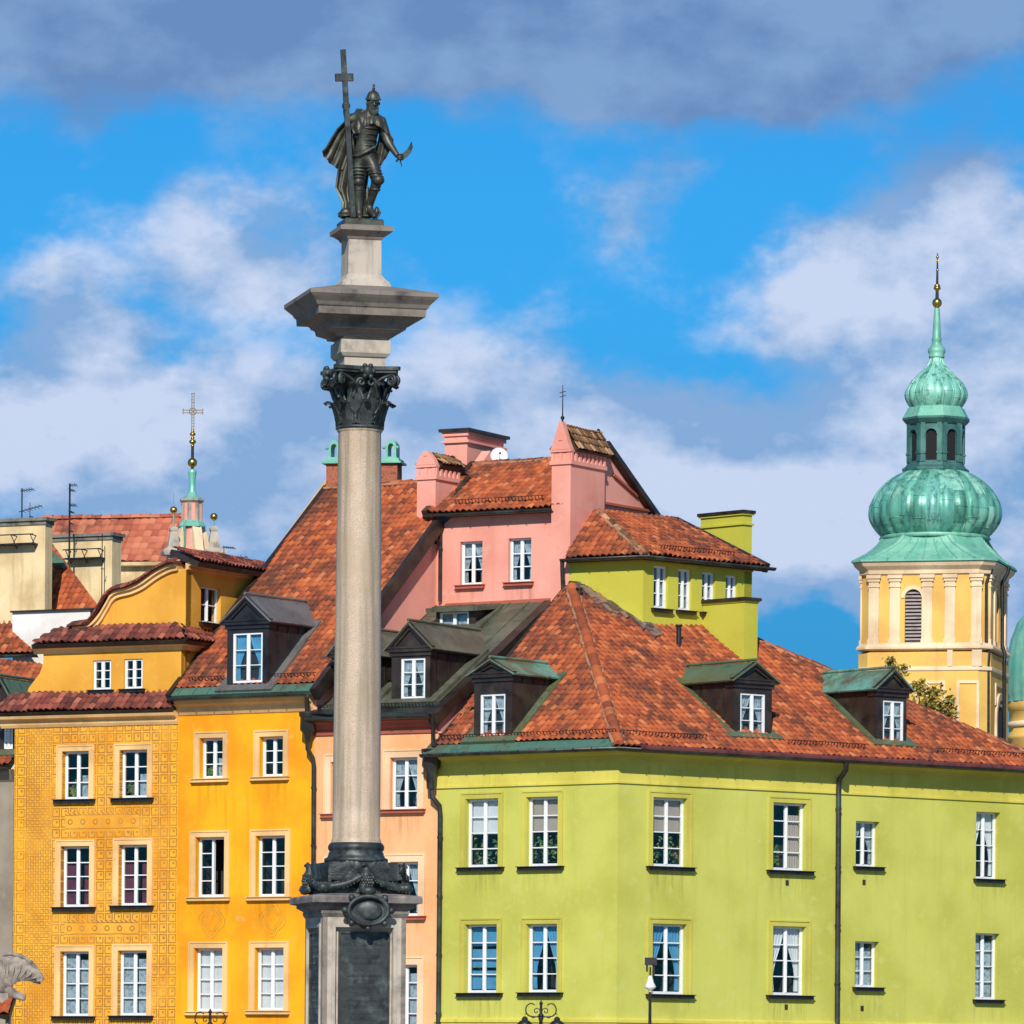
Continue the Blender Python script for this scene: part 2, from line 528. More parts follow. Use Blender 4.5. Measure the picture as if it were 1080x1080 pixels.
M['patina2'] = coppermat('pale_patina', (.22, .50, .36), (.14, .42, .30), (.07, .14, .10), metal=.1, rough=.5, stre=.5)
M['lead'] = coppermat('grey_lead_sheet', (.16, .155, .15), (.22, .21, .195), (.05, .048, .046), metal=.3, rough=.45)
M['board'] = simple('dark_brown_sheet', (.040, .027, .021), .45, metal=.2, var=.5, scale=2.5, streak=.5, fine=12, col2=(.062, .045, .03))
M['board_grey'] = simple('dark_lead_cladding', (.035, .032, .036), .4, metal=.3, var=.5, scale=2, streak=.4)
M['iron'] = simple('dark_metal', (.035, .033, .033), .45, metal=.5, var=.4, scale=6)
M['gutter'] = simple('weathered_gutter', (.055, .05, .045), .4, metal=.5, var=.5, scale=2, col2=(.07, .10, .08))
M['gutter_red'] = simple('red_brown_gutter', (.20, .055, .045), .5, metal=.2, var=.4, scale=2)
M['frame'] = simple('white_window_paint', (.82, .82, .80), .45, var=.1, scale=6, bumpk=.05)
M['hollow_shade'] = simple('painted_hollow_shade', (.008, .008, .009), .9, var=.1)  # near-black colour standing in for shade inside the lantern
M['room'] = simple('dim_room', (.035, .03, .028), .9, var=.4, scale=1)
M['white_cloth'] = simple('white_cloth', (.80, .80, .82), .8, var=.1)
M['tan_cloth'] = simple('tan_blind', (.50, .40, .33), .8, var=.1)
M['blue_cloth'] = simple('blue_cloth', (.10, .36, .60), .8, var=.2)
M['lace'] = simple('lace_cloth', (.42, .50, .56), .8, var=.5, scale=9)
M['wine'] = simple('wine_cloth', (.16, .03, .06), .8, var=.3)
M['leaf'] = simple('house_plant', (.08, .20, .02), .6, var=.5, scale=8, col2=(.4, .3, .02))
M['flower'] = simple('red_flowers', (.35, .04, .03), .7, var=.5, scale=9, col2=(.05, .16, .03))
M['bronze'] = simple('statue_bronze', (.062, .058, .044), .45, metal=.45, var=.7, scale=4, dark=(.015, .015, .013), col2=(.10, .115, .085), streak=.5, bumpk=.35, fine=60)
M['bronze_dark'] = simple('dark_bronze', (.040, .047, .045), .5, metal=.3, var=.6, scale=5, col2=(.085, .105, .095), bumpk=.3)
M['granite'] = None
M['gold'] = simple('gilding', (.75, .45, .10), .28, metal=1.0, var=.3, scale=8)
M['stone_dark'] = simple('sooty_sandstone', (.235, .195, .155), .85, var=.9, scale=1.6, dark=(.05, .045, .045), streak=.95, col2=(.20, .17, .14))
M['stone_black'] = simple('blackened_stone', (.19, .165, .145), .85, var=.7, scale=2.2, dark=(.04, .038, .038), streak=.7, col2=(.30, .26, .22))
M['stone'] = simple('pale_sandstone', (.50, .425, .34), .85, var=.8, scale=1.9, dark=(.17, .15, .13), streak=.7)
M['brick'] = simple('red_brick', (.40, .12, .06), .85, var=.5, scale=14)
M['dish'] = simple('white_dish', (.8, .8, .8), .5, var=.05)

# column shaft: grey-buff granite with crystals and a green-stained top
m_, t, b, c = newmat('speckled_granite')
v = c.outputs['Object']
n1 = noise(t, v, 55, 3, .7); n2 = noise(t, v, 1.3, 5, .6)
cc = mixc(t, n1.smooth(.38, .62), (.42, .30, .205), (.66, .505, .365))
cc = mixc(t, n2.smooth(.42, .66) * .6, cc, (.44, .32, .19))
cc = mixc(t, noise(t, vmap(t, v, 3.2, 3.2, .12), 1.6, 5, .65).smooth(.44, .68) * .7, cc, (.24, .20, .13))
t.links.new(cc, b.inputs['Base Color']); b.inputs['Roughness'].default_value = .55
bump(t, b, n1, .15, .01)
M['granite'] = m_

# window glass: see-through with sky reflection
m_ = bpy.data.materials.new('window_glass'); m_.use_nodes = True
t = m_.node_tree; t.nodes.clear()
o_ = t.nodes.new('ShaderNodeOutputMaterial'); mx = t.nodes.new('ShaderNodeMixShader')
tr = t.nodes.new('ShaderNodeBsdfTransparent'); tr.inputs[0].default_value = (.80, .84, .84, 1)
gl = t.nodes.new('ShaderNodeBsdfGlossy'); gl.inputs['Roughness'].default_value = .03; gl.inputs['Color'].default_value = (.9, .95, 1, 1)
fr = t.nodes.new('ShaderNodeFresnel'); fr.inputs[0].default_value = 1.5
f2 = (X(t, fr.outputs[0]) * 1.0 + .07).cl()
c = t.nodes.new('ShaderNodeTexCoord')
nb = noise(t, c.outputs['Object'], 1.7, 2, .5)
bn = t.nodes.new('ShaderNodeBump'); bn.inputs['Strength'].default_value = .25; bn.inputs['Distance'].default_value = .05
t.links.new(nb.s, bn.inputs['Height']); t.links.new(bn.outputs[0], gl.inputs['Normal'])
mx.inputs[0].default_value = .055; t.links.new(tr.outputs[0], mx.inputs[1]); t.links.new(gl.outputs[0], mx.inputs[2])
t.links.new(mx.outputs[0], o_.inputs[0])
M['glass'] = m_

# sgraffito: scratched squares in golden plaster; UV holds metres on the facade
m_, t, b, c = newmat('sgraffito_plaster')
s_ = t.nodes.new('ShaderNodeSeparateXYZ'); t.links.new(c.outputs['UV'], s_.inputs[0])
u = X(t, s_.outputs[0]); z = X(t, s_.outputs[1])
wob = noise(t, c.outputs['Object'], 3.5, 3, .5)
uw = u + (wob - .5) * .035; zw = z + (noise(t, vmap(t, c.outputs['Object'], 1, 1, 1, (4, 4, 4)), 3.5, 3, .5) - .5) * .035
def squares(cell, lo, hi_, inner, ou=0, oz=0):
    fu = ((uw + ou) / cell).fr(); fz = ((zw + oz) / cell).fr()
    md = (fu - .5).ab().mx((fz - .5).ab())
    ring = md.gt(lo) * md.lt(hi_)
    inn = (fu - .58).ab().mx((fz - .60).ab()).lt(inner)
    return ring.mx(inn * .8)
big = squares(.30, .33, .43, .12)
small = squares(.17, .27, .40, .08)
SG = dict(u=u, z=z, big=big, small=small, uw=uw, zw=zw, t=t, b=b, c=c)
M['sgraffito'] = m_


def stained(key, holes, extra=(), strength=.5):
    """copy of a render material with rain streaks below the sills; UV = metres on the wall"""
    m2 = M[key].copy(); m2.name = key + '_render_streaked'
    t = m2.node_tree; b = next(n for n in t.nodes if n.type == 'BSDF_PRINCIPLED')
    src = b.inputs['Base Color'].links[0].from_socket
    c = t.nodes.new('ShaderNodeTexCoord'); s_ = t.nodes.new('ShaderNodeSeparateXYZ'); t.links.new(c.outputs['UV'], s_.inputs[0])
    u_ = X(t, s_.outputs[0]); z_ = X(t, s_.outputs[1])
    st = noise(t, vmap(t, c.outputs['UV'], 7, .55, 1), 1.0, 5, .65).smooth(.42, .66)
    mk = None
    for h in holes:
        a = min(p[0] for p in h); e = max(p[0] for p in h); z0 = min(p[1] for p in h) - .12
        uc_ = (a + e) / 2; w_ = (e - a) / 2 + .22
        k = rnd.uniform(.6, 1.2)
        g = ((u_ - uc_).ab() * -1.0 + w_).smooth(-.02, .12) * (z_ - z0).smooth(-1.1 * k, -.02) * (z_ - z0).lt(.02) * k
        mk = g if mk is None else mk.mx(g)
    fac = (mk * st * strength).cl()
    col = mixc(t, fac, src, mixc(t, 1.0, src, (.42, .42, .36), 'MULTIPLY'))
    t.links.new(col, b.inputs['Base Color'])
    M[m2.name] = m2
    return m2.name

# ------------------------------------------------------------------ builders
def tile_roof(T, name, RP, poly, mat, tw=.195, th=.235, label=None, parent=None, amp=.058, slab=True, seed=1, slabmat='board', lift=.045):
    """pantiles laid one by one on roof plane RP inside the convex polygon [(u,v)]"""
    rr = random.Random(seed)
    us = [p[0] for p in poly]; vs = [p[1] for p in poly]
    mb = MB()
    c0 = math.floor(min(us) / tw) - 1; c1 = math.ceil(max(us) / tw) + 1
    r0 = math.floor(min(vs) / th) - 1; r1 = math.ceil(max(vs) / th) + 1
    ar = sum(poly[i][0] * poly[(i + 1) % len(poly)][1] - poly[(i + 1) % len(poly)][0] * poly[i][1] for i in range(len(poly)))
    sg_ = 1 if ar > 0 else -1
    edges = []
    for i in range(len(poly)):
        a = Vector(poly[i]); b = Vector(poly[(i + 1) % len(poly)]); e = (b - a).normalized()
        edges.append((a, Vector((e.y, -e.x)) * sg_))      # outward normal
    NS = 5
    prof = []
    for k in range(NS + 1):
        x = k / NS
        prof.append((x, amp * (.5 - .5 * math.cos(2 * math.pi * (x ** 1.0))) ** .8))
    sagf = lambda u_, v_: .022 * math.sin(u_ * .9 + seed) * math.sin(v_ * 1.1 + 2 * seed) + .012 * math.sin(u_ * 2.7 + v_ * 1.9)
    for r_ in range(r0, r1):
        for c_ in range(c0, c1):
            uc = (c_ + .5) * tw; vc = (r_ + .5) * th
            if max((Vector((uc, vc)) - a).dot(n) for a, n in edges) > .22: continue
            jv = rr.uniform(-.012, .012); ju = rr.uniform(-.006, .006); jd = rr.uniform(-.004, .006); tl = rr.uniform(-.004, .004)
            if rr.random() < .02: jv -= .03; jd += .012
            v0 = r_ * th + jv; v1 = (r_ + 1) * th + .02
            u0 = c_ * tw + ju
            rows = []; uvs = []
            for (vv, dd, fv_) in ((v0, -.014, .05), (v0, .036, .1), (v1, .0, .95)):
                rows.append([RP.w(u0 + x * tw * 1.02, vv, lift + dd + h + jd + tl * (x - .5) + sagf(u0, vv)) for x, h in prof])
                uvs.append([(c_ + .02 + .96 * x, r_ + fv_) for x, h in prof])
            mb.grid(rows, 0, True, False, uvs)
    me = mb.mesh(name, [M[mat], M[slabmat]], T.loc)
    bm = bmesh.new(); bm.from_mesh(me)
    for a, n in edges:
        co = RP.w(a.x, a.y) - T.loc; no = RP.U * n.x + RP.V * n.y
        bmesh.ops.bisect_plane(bm, geom=bm.verts[:] + bm.edges[:] + bm.faces[:], dist=1e-5, plane_co=co, plane_no=no, clear_outer=True)
    if slab:
        top = [bm.verts.new(RP.w(u_, v_, 0) - T.loc) for u_, v_ in poly]
        bot = [bm.verts.new(RP.w(u_, v_, -.14) - T.loc) for u_, v_ in poly]
        fs = [bm.faces.new(top if sg_ > 0 else top[::-1]), bm.faces.new(bot[::-1] if sg_ > 0 else bot)]
        for i in range(len(poly)):
            j = (i + 1) % len(poly)
            q = [top[i], bot[i], bot[j], top[j]]
            fs.append(bm.faces.new(q if sg_ > 0 else q[::-1]))
        for f in fs: f.material_index = 1
    bm.to_mesh(me); bm.free()
    o = bpy.data.objects.new(name, me); COL.objects.link(o); o.parent = parent or T.o
    if label: o['label'] = label
    return o


def sheet_roof(T, name, RP, poly, mat, seam=.55, th=.12, rib=.03, parent=None, label=None):
    """standing-seam sheet metal on roof plane RP"""
    mb = MB(); mb.prism(RP, poly, -th, .02)
    us = [p[0] for p in poly]
    rr = random.Random(int(min(us) * 100) + len(poly))
    k = min(us) + seam * .5
    while k < max(us):
        vv = []
        for i in range(len(poly)):
            a = poly[i]; b = poly[(i + 1) % len(poly)]
            if (a[0] - k) * (b[0] - k) < 0:
                vv.append(a[1] + (b[1] - a[1]) * (k - a[0]) / (b[0] - a[0]))
        vv.sort()
        if len(vv) >= 2 and vv[-1] - vv[0] > .1:
            mb.pbox(RP, k - .012, k + .012, vv[0] + .01, vv[-1] - .01, .018, .018 + rib)
            x = vv[0] + rr.uniform(.5, 1.6)       # cross folds
            while x < vv[-1] - .3:
                hi_ = min(k + seam, max(us)) - .02
                mb.pbox(RP, k + .013, hi_, x, x + .02, .016, .028); x += rr.uniform(1.3, 2.0)
        k += seam
    return T.part(name, mb, M[mat], parent, label)


def ridge_tiles(T, name, p, q, mat, r=.13, parent=None, step=.36, mortar=True, label=None):
    p = Vector(p); q = Vector(q); L = (q - p).length; n = max(1, int(L / step)); d = (q - p) / n
    mb = MB()
    side = d.cross(Vector((0, 0, 1))).normalized(); up = side.cross(d).normalized()
    for i in range(n):
        g = []; uvs = []
        a = p + d * i + up * rnd.uniform(-.012, .012) + side * rnd.uniform(-.012, .012)
        for (f, rr) in ((0, r * .86), (1.06, r * 1.1)):
            g.append([a + d * f + side * (math.cos(t_) * rr) + up * (math.sin(t_) * rr - .03) for t_ in [math.pi * k / 7 for k in range(8)]])
            uvs.append([(i + .5 + .3 * f, 300.3 + .05 * k) for k in range(8)])
        mb.grid(g, 0, True, False, uvs)
        mb.face(g[0][::-1], 0, [(i + .5, 300.3)] * 8); mb.face(g[1], 0, [(i + .5, 300.3)] * 8)
    if mortar:
        for sgn in (-1, 1):
            pts = [p + d * n * (k / (n * 2)) + side * sgn * (r * .98 + rnd.uniform(-.02, .03)) - up * .03 for k in range(n * 2 + 1)]
            mb.tube(pts, [.035 + rnd.uniform(0, .03) for _ in pts], 5, 1)
    return T.part(name, mb, [M[mat], M['mortar']], parent, label)


def gutter_prof(d, z, r=.085):
    pr = [(d + r * math.cos(a), z + r * math.sin(a)) for a in [math.pi * (-1 + k / 8) for k in range(9)]]
    return pr + [(x, y_) for x, y_ in [(d + (r - .015) * math.cos(a), z + (r - .015) * math.sin(a)) for a in [math.pi * (-k / 8) for k in range(9)]]]


def gutter(T, path, d, z, mat='gutter', r=.085, parent=None, brackets=True):
    mb = MB(); mb.sweep(path, gutter_prof(d, z, r), sm=True)
    if brackets:
        for i in range(len(path) - 1):
            a = Vector((*path[i][:2], 0)); b = Vector((*path[i + 1][:2], 0)); t_ = (b - a); L = t_.length; t_.normalize()
            n_ = Vector((t_.y, -t_.x, 0)); k = .3
            while k < L - .2:
                mb.box(a + t_ * k + n_ * (d + r - .004) + Vector((0, 0, z - .07)), t_ * .03, n_ * .014, Vector((0, 0, .09)))
                k += .62
    return T.part('gutter', mb, M[mat], parent)


def snow_guard(T, RP, u0, u1, v=.35, h=.13, parent=None):
    mb = MB()
    for hh in (.09, .09 + h):
        mb.tube([RP.w(u0, v, hh), RP.w(u1, v, hh)], .010, 5)
    k = u0
    while k <= u1:
        mb.pbox(RP, k - .006, k + .006, v - .01, v + .01, .05, .09 + h)
        k += .11
    return T.part('snow_guard', mb, M['iron'], parent)


def pipe(T, pts, r=.055, mat='gutter', parent=None, name='downpipe', clips=True):
    mb = MB(); mb.tube(pts, r, 10)
    if clips:
        a, b = pts[-2], pts[-1]
        L = (Vector(b) - Vector(a)).length; k = .6
        while k < L:
            p = Vector(a).lerp(Vector(b), k / L)
            mb.loft(p, [(r + .014, p.z - .03), (r + .014, p.z + .03)], 12); k += 1.6
    return T.part(name, mb, M[mat], parent)


def curtain(mb, F, u0, u1, z0, z1, d, style, rr):
    """cloths and blinds behind the panes; returns list of (mesh builder, material key)"""
    def cloth(ua, ub, za, zb, dd=.03, folds=9, gather=0.0):
        b_ = MB(); n = 28
        g = []
        for (zz, f) in ((zb, 0), ((za + zb) / 2, .5), (za, 1)):
            w_ = (ub - ua) * (1 - gather * math.sin(f * math.pi))
            g.append([F.w(ua + w_ * k / n, zz, d + dd * .5 * math.sin(k / n * folds * 2 * math.pi)) for k in range(n + 1)])
        b_.sheet(g, .006)
        return b_
    W_ = u1 - u0; H_ = z1 - z0; res = []
    if style == 'white': res.append((cloth(u0, u1, z0, z1, .01, 3), 'white_cloth'))
    elif style == 'whitehalf':
        res.append((cloth(u0, u1, z0 + H_ * .48, z1, .008, 2), 'white_cloth')); res += plants(F, u0, u1, z0, d, H_ * .42, rr)
    elif style == 'tanhalf':
        res.append((cloth(u0, u1, z0 + H_ * .50, z1, .008, 2), 'tan_cloth')); res += plants(F, u0, u1, z0, d, H_ * .45, rr)
    elif style == 'blue': 
        for k in range(3): res.append((cloth(u0, u1, z0 + H_ * (.02 + .34 * k), z0 + H_ * (.31 + .34 * k), .01, 2), 'blue_cloth'))
    elif style in ('bluesides', 'lacesides', 'whitesides'):
        mk = {'bluesides': 'blue_cloth', 'lacesides': 'lace', 'whitesides': 'white_cloth'}[style]
        for sgn, ua in ((1, u0), (-1, u1)):
            b_ = MB(); g = []; n = 14
            for f in [i / 8 for i in range(9)]:
                w_ = W_ * (.47 - .34 * math.sin(min(1, f * 1.25) * math.pi / 2) ** 2 + .10 * max(0, f - .7))
                g.append([F.w(ua + sgn * w_ * k / n, z1 - H_ * f * .98, d + .02 * math.sin(k * 1.9)) for k in range(n + 1)])
            b_.sheet(g, .006); res.append((b_, mk))
    elif style == 'lace':
        res.append((cloth(u0, u0 + W_ * .45, z0, z1, .03, 6), 'lace')); res.append((cloth(u1 - W_ * .42, u1, z0, z1 - H_ * .1, .03, 6), 'lace'))
    elif style == 'wine':
        res.append((cloth(u0, u0 + W_ * .36, z0, z1 - H_ * .25, .03, 5), 'wine')); res.append((cloth(u1 - W_ * .3, u1, z0, z1 - H_ * .25, .03, 5), 'wine'))
    elif style == 'plant':
        res.append((cloth(u1 - W_ * .4, u1, z0, z1 - H_ * .5, .03, 5), 'lace')); res += plants(F, u0, u0 + W_ * .45, z0, d, H_ * .4, rr)
    elif style == 'tansides':
        res.append((cloth(u1 - W_ * .42, u1, z0, z1 - H_ * .15, .03, 5), 'tan_cloth')); res += plants(F, u0, u0 + W_ * .4, z0, d, H_ * .35, rr)
    return res


def plants(F, u0, u1, z0, d, h, rr):
    b_ = MB(); f_ = MB()
    for k in range(90):
        x = rr.uniform(u0 + .05, u1 - .05)
        hh = h * (.5 + .5 * math.sin((x - u0) * 9 + u0) ** 2) * rr.random() ** .6
        p = F.w(x, z0 + .02 + hh, d + rr.uniform(-.05, .03)); a = Vector((rr.uniform(-1, 1), rr.uniform(-.3, .3), rr.uniform(-1, 1))).normalized() * .05
        q = a.cross(Vector((rr.uniform(-.3, .3), 1, rr.uniform(-.3, .3)))).normalized() * .022
        t_ = f_ if (rr.random() < .1) else b_
        t_.face([p - a, p - q, p + a, p + q])
    return [(b_, 'leaf'), (f_, 'flower')]


def window(T, F, rect_px, cols=2, rows=3, style='', recess=.13, sur=None, sill=True, wallrect=None, parent=None,
           surm='cream', sillm='iron', bar=.055, mull=.06, munt=.022, open_=None, seed=0, surw=.19, lintel=.12, top_row=None, room=.9):
    """builds frame, panes, cloths, surround and sill; returns the hole (u0,z0,u1,z1) in the wall"""
    rr = random.Random(int(rect_px[0] * 7 + rect_px[1]))
    u0, z0, u1, z1 = F.rect(*rect_px, -recess)
    fr_ = MB()
    d1 = -recess; d0 = -recess - .07
    sub = parent is not None
    # outer bars, butted
    fr_.pbox(F, u0, u0 + bar, z0, z1, d0, d1); fr_.pbox(F, u1 - bar, u1, z0, z1, d0, d1)
    fr_.pbox(F, u0 + bar, u1 - bar, z1 - bar, z1, d0, d1); fr_.pbox(F, u0 + bar, u1 - bar, z0, z0 + bar * 1.25, d0, d1)
    iu0, iu1, iz0, iz1 = u0 + bar, u1 - bar, z0 + bar * 1.25, z1 - bar
    um = (iu0 + iu1) / 2
    fr_.pbox(F, um - mull / 2, um + mull / 2, iz0, iz1, d0, d1 + .012)
    fr_.pbox(F, um - .006, um + .006, iz0, iz1, d1 + .012, d1 + .022)
    rowz = [iz0 + (iz1 - iz0) * k / rows for k in range(1, rows)]
    for (a, b_) in ((iu0, um - mull / 2), (um + mull / 2, iu1)):
        if open_ == 'right' and a > um: continue
        for k, zz in enumerate(rowz):
            w_ = munt
            fr_.pbox(F, a, b_, zz - w_ / 2, zz + w_ / 2, d0 + .015, d1 - .012)
        for e in (a, b_ - .022):     # casement stile
            fr_.pbox(F, e, e + .022, iz0, iz1, d0 + .01, d1 - .006)
    if open_ == 'right':             # right casement stands open into the room
        S = Plane(F.w(iu1, 0, -recess - .05), -F.N * .95 - F.U * .3, (0, 0, 1))
        w_ = iu1 - um
        for a in (0, w_ - .04): fr_.pbox(S, a, a + .04, iz0, iz1, -.02, .02)
        for zz in [iz0] + rowz + [iz1 - .03]: fr_.pbox(S, .04, w_ - .04, zz, zz + .03, -.015, .015)
    pane = MB()
    a0 = iu0 if open_ != 'right' else iu0
    b0 = iu1 if open_ != 'right' else um
    pane.face([F.w(a0, iz0, d1 - .035), F.w(b0, iz0, d1 - .035), F.w(b0, iz1, d1 - .035), F.w(a0, iz1, d1 - .035)])
    cl_ = curtain(None, F, iu0 + .01, iu1 - .01, iz0, iz1, d0 - .035, style, rr)
    if sub:
        # a dormer's window: one sub-part with glass and cloth inside it
        mats = [M['frame'], M['glass']]
        mb = fr_
        b = len(mb.v); mb.v += pane.v; mb.f += [[i + b for i in f] for f in pane.f]; mb.m += [1] * len(pane.f); mb.uv += pane.uv; mb.sm += pane.sm
        for k, (c_, mk) in enumerate(cl_):
            mats.append(M[mk]); b = len(mb.v); mb.v += c_.v; mb.f += [[i + b for i in f] for f in c_.f]; mb.m += [2 + k] * len(c_.f); mb.uv += c_.uv; mb.sm += c_.sm
        T.part('window', mb, mats, parent)
    else:
        wo = T.part('window', fr_, M['frame'])
        T.part('pane', pane, M['glass'], wo)
        for c_, mk in cl_:
            nm = {'leaf': 'window_plant', 'flower': 'flowers'}.get(mk, 'blind' if style in ('white', 'whitehalf', 'tanhalf', 'blue') else 'curtain')
            if c_.f: T.part(nm, c_, M[mk], wo)
        if sur:
            g = sur if isinstance(sur, (int, float)) and sur is not True else surw
            s_ = MB(); h = .012
            s_.prism(F, [(u0 - g, z0 - .02), (u1 + g, z0 - .02), (u1 + g, z1 + g), (u0 - g, z1 + g)], -.02, .028,
                     [[(u0 - h, z0 - .019), (u1 + h, z0 - .019), (u1 + h, z1 + h), (u0 - h, z1 + h)]])
            e = .035
            for (a, b_, c_, d_) in ((u0 - g - .012, u0 - g + e, z0 - .02, z1 + g + .012), (u1 + g - e, u1 + g + .012, z0 - .02, z1 + g + .012), (u0 - g + e, u1 + g - e, z1 + g - e, z1 + g + .012)):
                s_.pbox(F, a, b_, c_, d_, .0, .048)
            T.part('surround', s_, M[surm], wo)
        if sill:
            s_ = MB(); g = (sur if isinstance(sur, float) else (surw if sur else .04)) + .05
            s_.pbox(F, u0 - g, u1 + g, z0 - .115, z0 - .03, -recess + .005, .13)
            s_.box(F.w(u0 - g - .02, z0 - .03, -recess + .008), F.U * (u1 - u0 + 2 * g + .04), F.N * (.165 + recess) , F.V * .022)
            T.part('sill', s_, M[sillm], wo)
    return [(u0 - .0, z0 - .028), (u1 + .0, z0 - .028), (u1, z1), (u0, z1)]


def wall(T, name, F, outer, holes, mat, th=.3, room=.9, parent=None, label=None, d=0):
    """rendered wall with openings; behind each opening a dim room"""
    mb = MB()
    mb.prism(F, outer, d - th, d, holes, 0, hole_sides=True)
    for h in holes:
        us = [p[0] for p in h]; vs = [p[1] for p in h]
        a, b, c_, e = min(us) - .25, max(us) + .25, min(vs) - .2, max(vs) + .2
        q = [(a, c_), (b, c_), (b, e), (a, e)]
        dd = d - th - .002; db = dd - room
        for i in range(4):
            p0, p1 = q[i], q[(i + 1) % 4]
            mb.face([F.w(*p0, dd), F.w(*p1, dd), F.w(*p1, db), F.w(*p0, db)], 1)
        mb.face([F.w(*p, db) for p in q], 1)
    return T.part(name, mb, [M[mat], M['room']], parent, label)


def lift_h(F, hole, d): return hole


def dormer(T, F, RP, front, apex, win, walls='board', roofm='copper_old', style='', rows=3, seam=.42, flash='copper_olive', ov=.16, overh=.14, gable=True, shed=None, label=None):
    """front = (x0,x1,ytop,ybot) px of its front wall, apex = px of the pediment tip"""
    x0, x1, yt, yb = front
    b_ = RP.hit((x0 + x1) / 2, yb)
    d = (b_ - F.o).dot(F.N)
    G = F.off(d)
    u0, z0, u1, z1 = G.rect(x0, yt, x1, yb)
    m = RP.m
    za = G.h2(*apex)[1]
    uc = (u0 + u1) / 2
    mb = MB()
    hole = window(T, G, win, 2, rows, style, recess=.03, sur=None, sill=False, parent=None if False else T.o, bar=.05) if False else None
    # window rect first (object made after the dormer so that it can be its child)
    wu0, wz0, wu1, wz1 = G.rect(*win, -.03)
    hl = [(wu0, wz0 - .028), (wu1, wz0 - .028), (wu1, wz1), (wu0, wz1)]
    zb = z0 - .25
    mb.prism(G, [(u0, zb), (u1, zb), (u1, z1), (u0, z1)], -.08, 0, [hl])
    L = (z1 - z0) / m + .25
    for ua in (u0, u1 - .08):
        S = [(0.0 - .08, zb), (-.08, z1), (-L, z1)]
        A = Plane(G.w(ua, 0, 0), F.N, (0, 0, 1))      # U = outward
        mb.prism(A, [(-.081, zb), (-.081, z1), (-L, z1)], -.08, 0)
    # panel joints on the cheeks
    for ua, s_ in ((u0, -1), (u1, 1)):
        k = .45
        while k < L - .5:
            zz = z0 + k * m
            mb.box(G.w(ua, zz, -k), F.V * (z1 - zz), F.N * .02, F.U * (.018 * s_)); k += .5
    # room behind
    q = [(u0 + .09, zb + .1), (u1 - .09, zb + .1), (u1 - .09, z1 - .05), (u0 + .09, z1 - .05)]
    mb.face([G.w(*p, -.17) for p in q], 1)
    mb.face([G.w(u0 + .09, zb + .1, -.1), G.w(u1 - .09, zb + .1, -.1), G.w(u1 - .09, zb + .1, -.17), G.w(u0 + .09, zb + .1, -.17)], 1)
    # entablature
    eh = min(.2, (z1 - wz1) * .8)
    mb.pbox(G, u0 - .05, u1 + .05, z1 - eh, z1 - eh * .45, -.3, .05)
    mb.pbox(G, u0 - .11, u1 + .11, z1 - eh * .45, z1 + .0, -.3, .11)
    for ua, ub in ((u0 - .11, u0 - .002), (u1 + .002, u1 + .11)):
        mb.prism(Plane(G.w(ua, 0, 0), F.N, (0, 0, 1)), [(-.301, z1 - eh * .45), (-.301, z1), (-L, z1), (-L + .15, z1 - eh * .45)], -(ub - ua), 0)
    dm = T.part('dormer', mb, [M[walls], M['room']], None, label)
    if gable:
        ph = za - z1
        hw = (u1 - u0) / 2 + ov
        g = MB()
        # recessed field and raking mouldings
        g.prism(G, [(u0, z1), (u1, z1), (uc, z1 + ph * (u1 - u0) / 2 / hw)], -.2, .02)
        for s_ in (-1, 1):
            e0 = uc + s_ * hw
            for (tt, dd, lo) in ((.09, overh, 0), (.17, overh * .6, 0)):
                pts = [(e0, z1), (uc, za), (uc, za - tt * 1.25), (uc + s_ * (hw - tt * 1.5), z1)]
                g.prism(G, pts, .019, dd)
        g.pbox(G, uc - hw, uc + hw, z1 + .001, z1 + .05, .02, overh - .004)
        T.part('pediment', g, M[walls], dm)
        Lr = (za - z0) / m
        rf = MB()
        for s_ in (-1, 1):
            e0 = uc + s_ * (hw + .03); zz0 = z1 - ph * .03 / hw
            Vd = Vector(G.w(uc, za) - G.w(e0, zz0)).normalized()
            sl = (Vector((uc, za)) - Vector((e0, zz0))).length
            if s_ < 0: Q = Plane(G.w(e0, zz0, 0), -F.N, Vd)      # u inward, v up to the ridge
            else: Q = Plane(G.w(e0, zz0, 0), F.N, Vd)
            sg_ = 1 if s_ < 0 else -1
            le = (z1 - z0) / m + .02; lr = Lr + .12
            poly = [(-sg_ * overh - sg_ * .03 if False else sg_ * (-overh - .03), 0), (sg_ * le, 0), (sg_ * lr, sl), (sg_ * (-overh - .03), sl)]
            rf.prism(Q, poly, .0, .045)
            k = .15
            while k < lr - .2:
                t_ = 0 if k < le else (k - le) / (lr - le) * sl
                rf.pbox(Q, sg_ * k - .012, sg_ * k + .012, t_ + .03, sl - .01, .044, .085); k += seam
        rf.tube([G.w(uc, za + .05, overh + .03), G.w(uc, za + .05, -Lr * .93)], .045, 6)
        T.part('dormer_roof', rf, M[roofm], dm)
    else:
        rf = MB()
        S = slope = shed
        Q = G.roof(z1, .25, S)
        Ls = (z1 - z0) / (m - S) + .5
        sheet_roof(T, 'dormer_roof', Q, [(u0 - .2, 0), (u1 + .2, 0), (u1 + .2, Ls), (u0 - .2, Ls)], roofm, seam, .1, parent=dm)
    # flashing strips on the roof
    fl = MB()
    bl = RP.loc(G.w(u0, z0, 0)); 
    v0 = bl[1]; vt = RP.loc(F.w(0, z1, d - (z1 - z0) / m))[1] + .1
    for ua, ub in ((u0 - .24, u0 + .02), (u1 - .02, u1 + .24)):
        fl.prism(RP, [(ua, v0 - .1), (ub, v0 - .1), (ub, vt), (ua + (.1 if ua < u0 else 0), vt)], .03, .125)
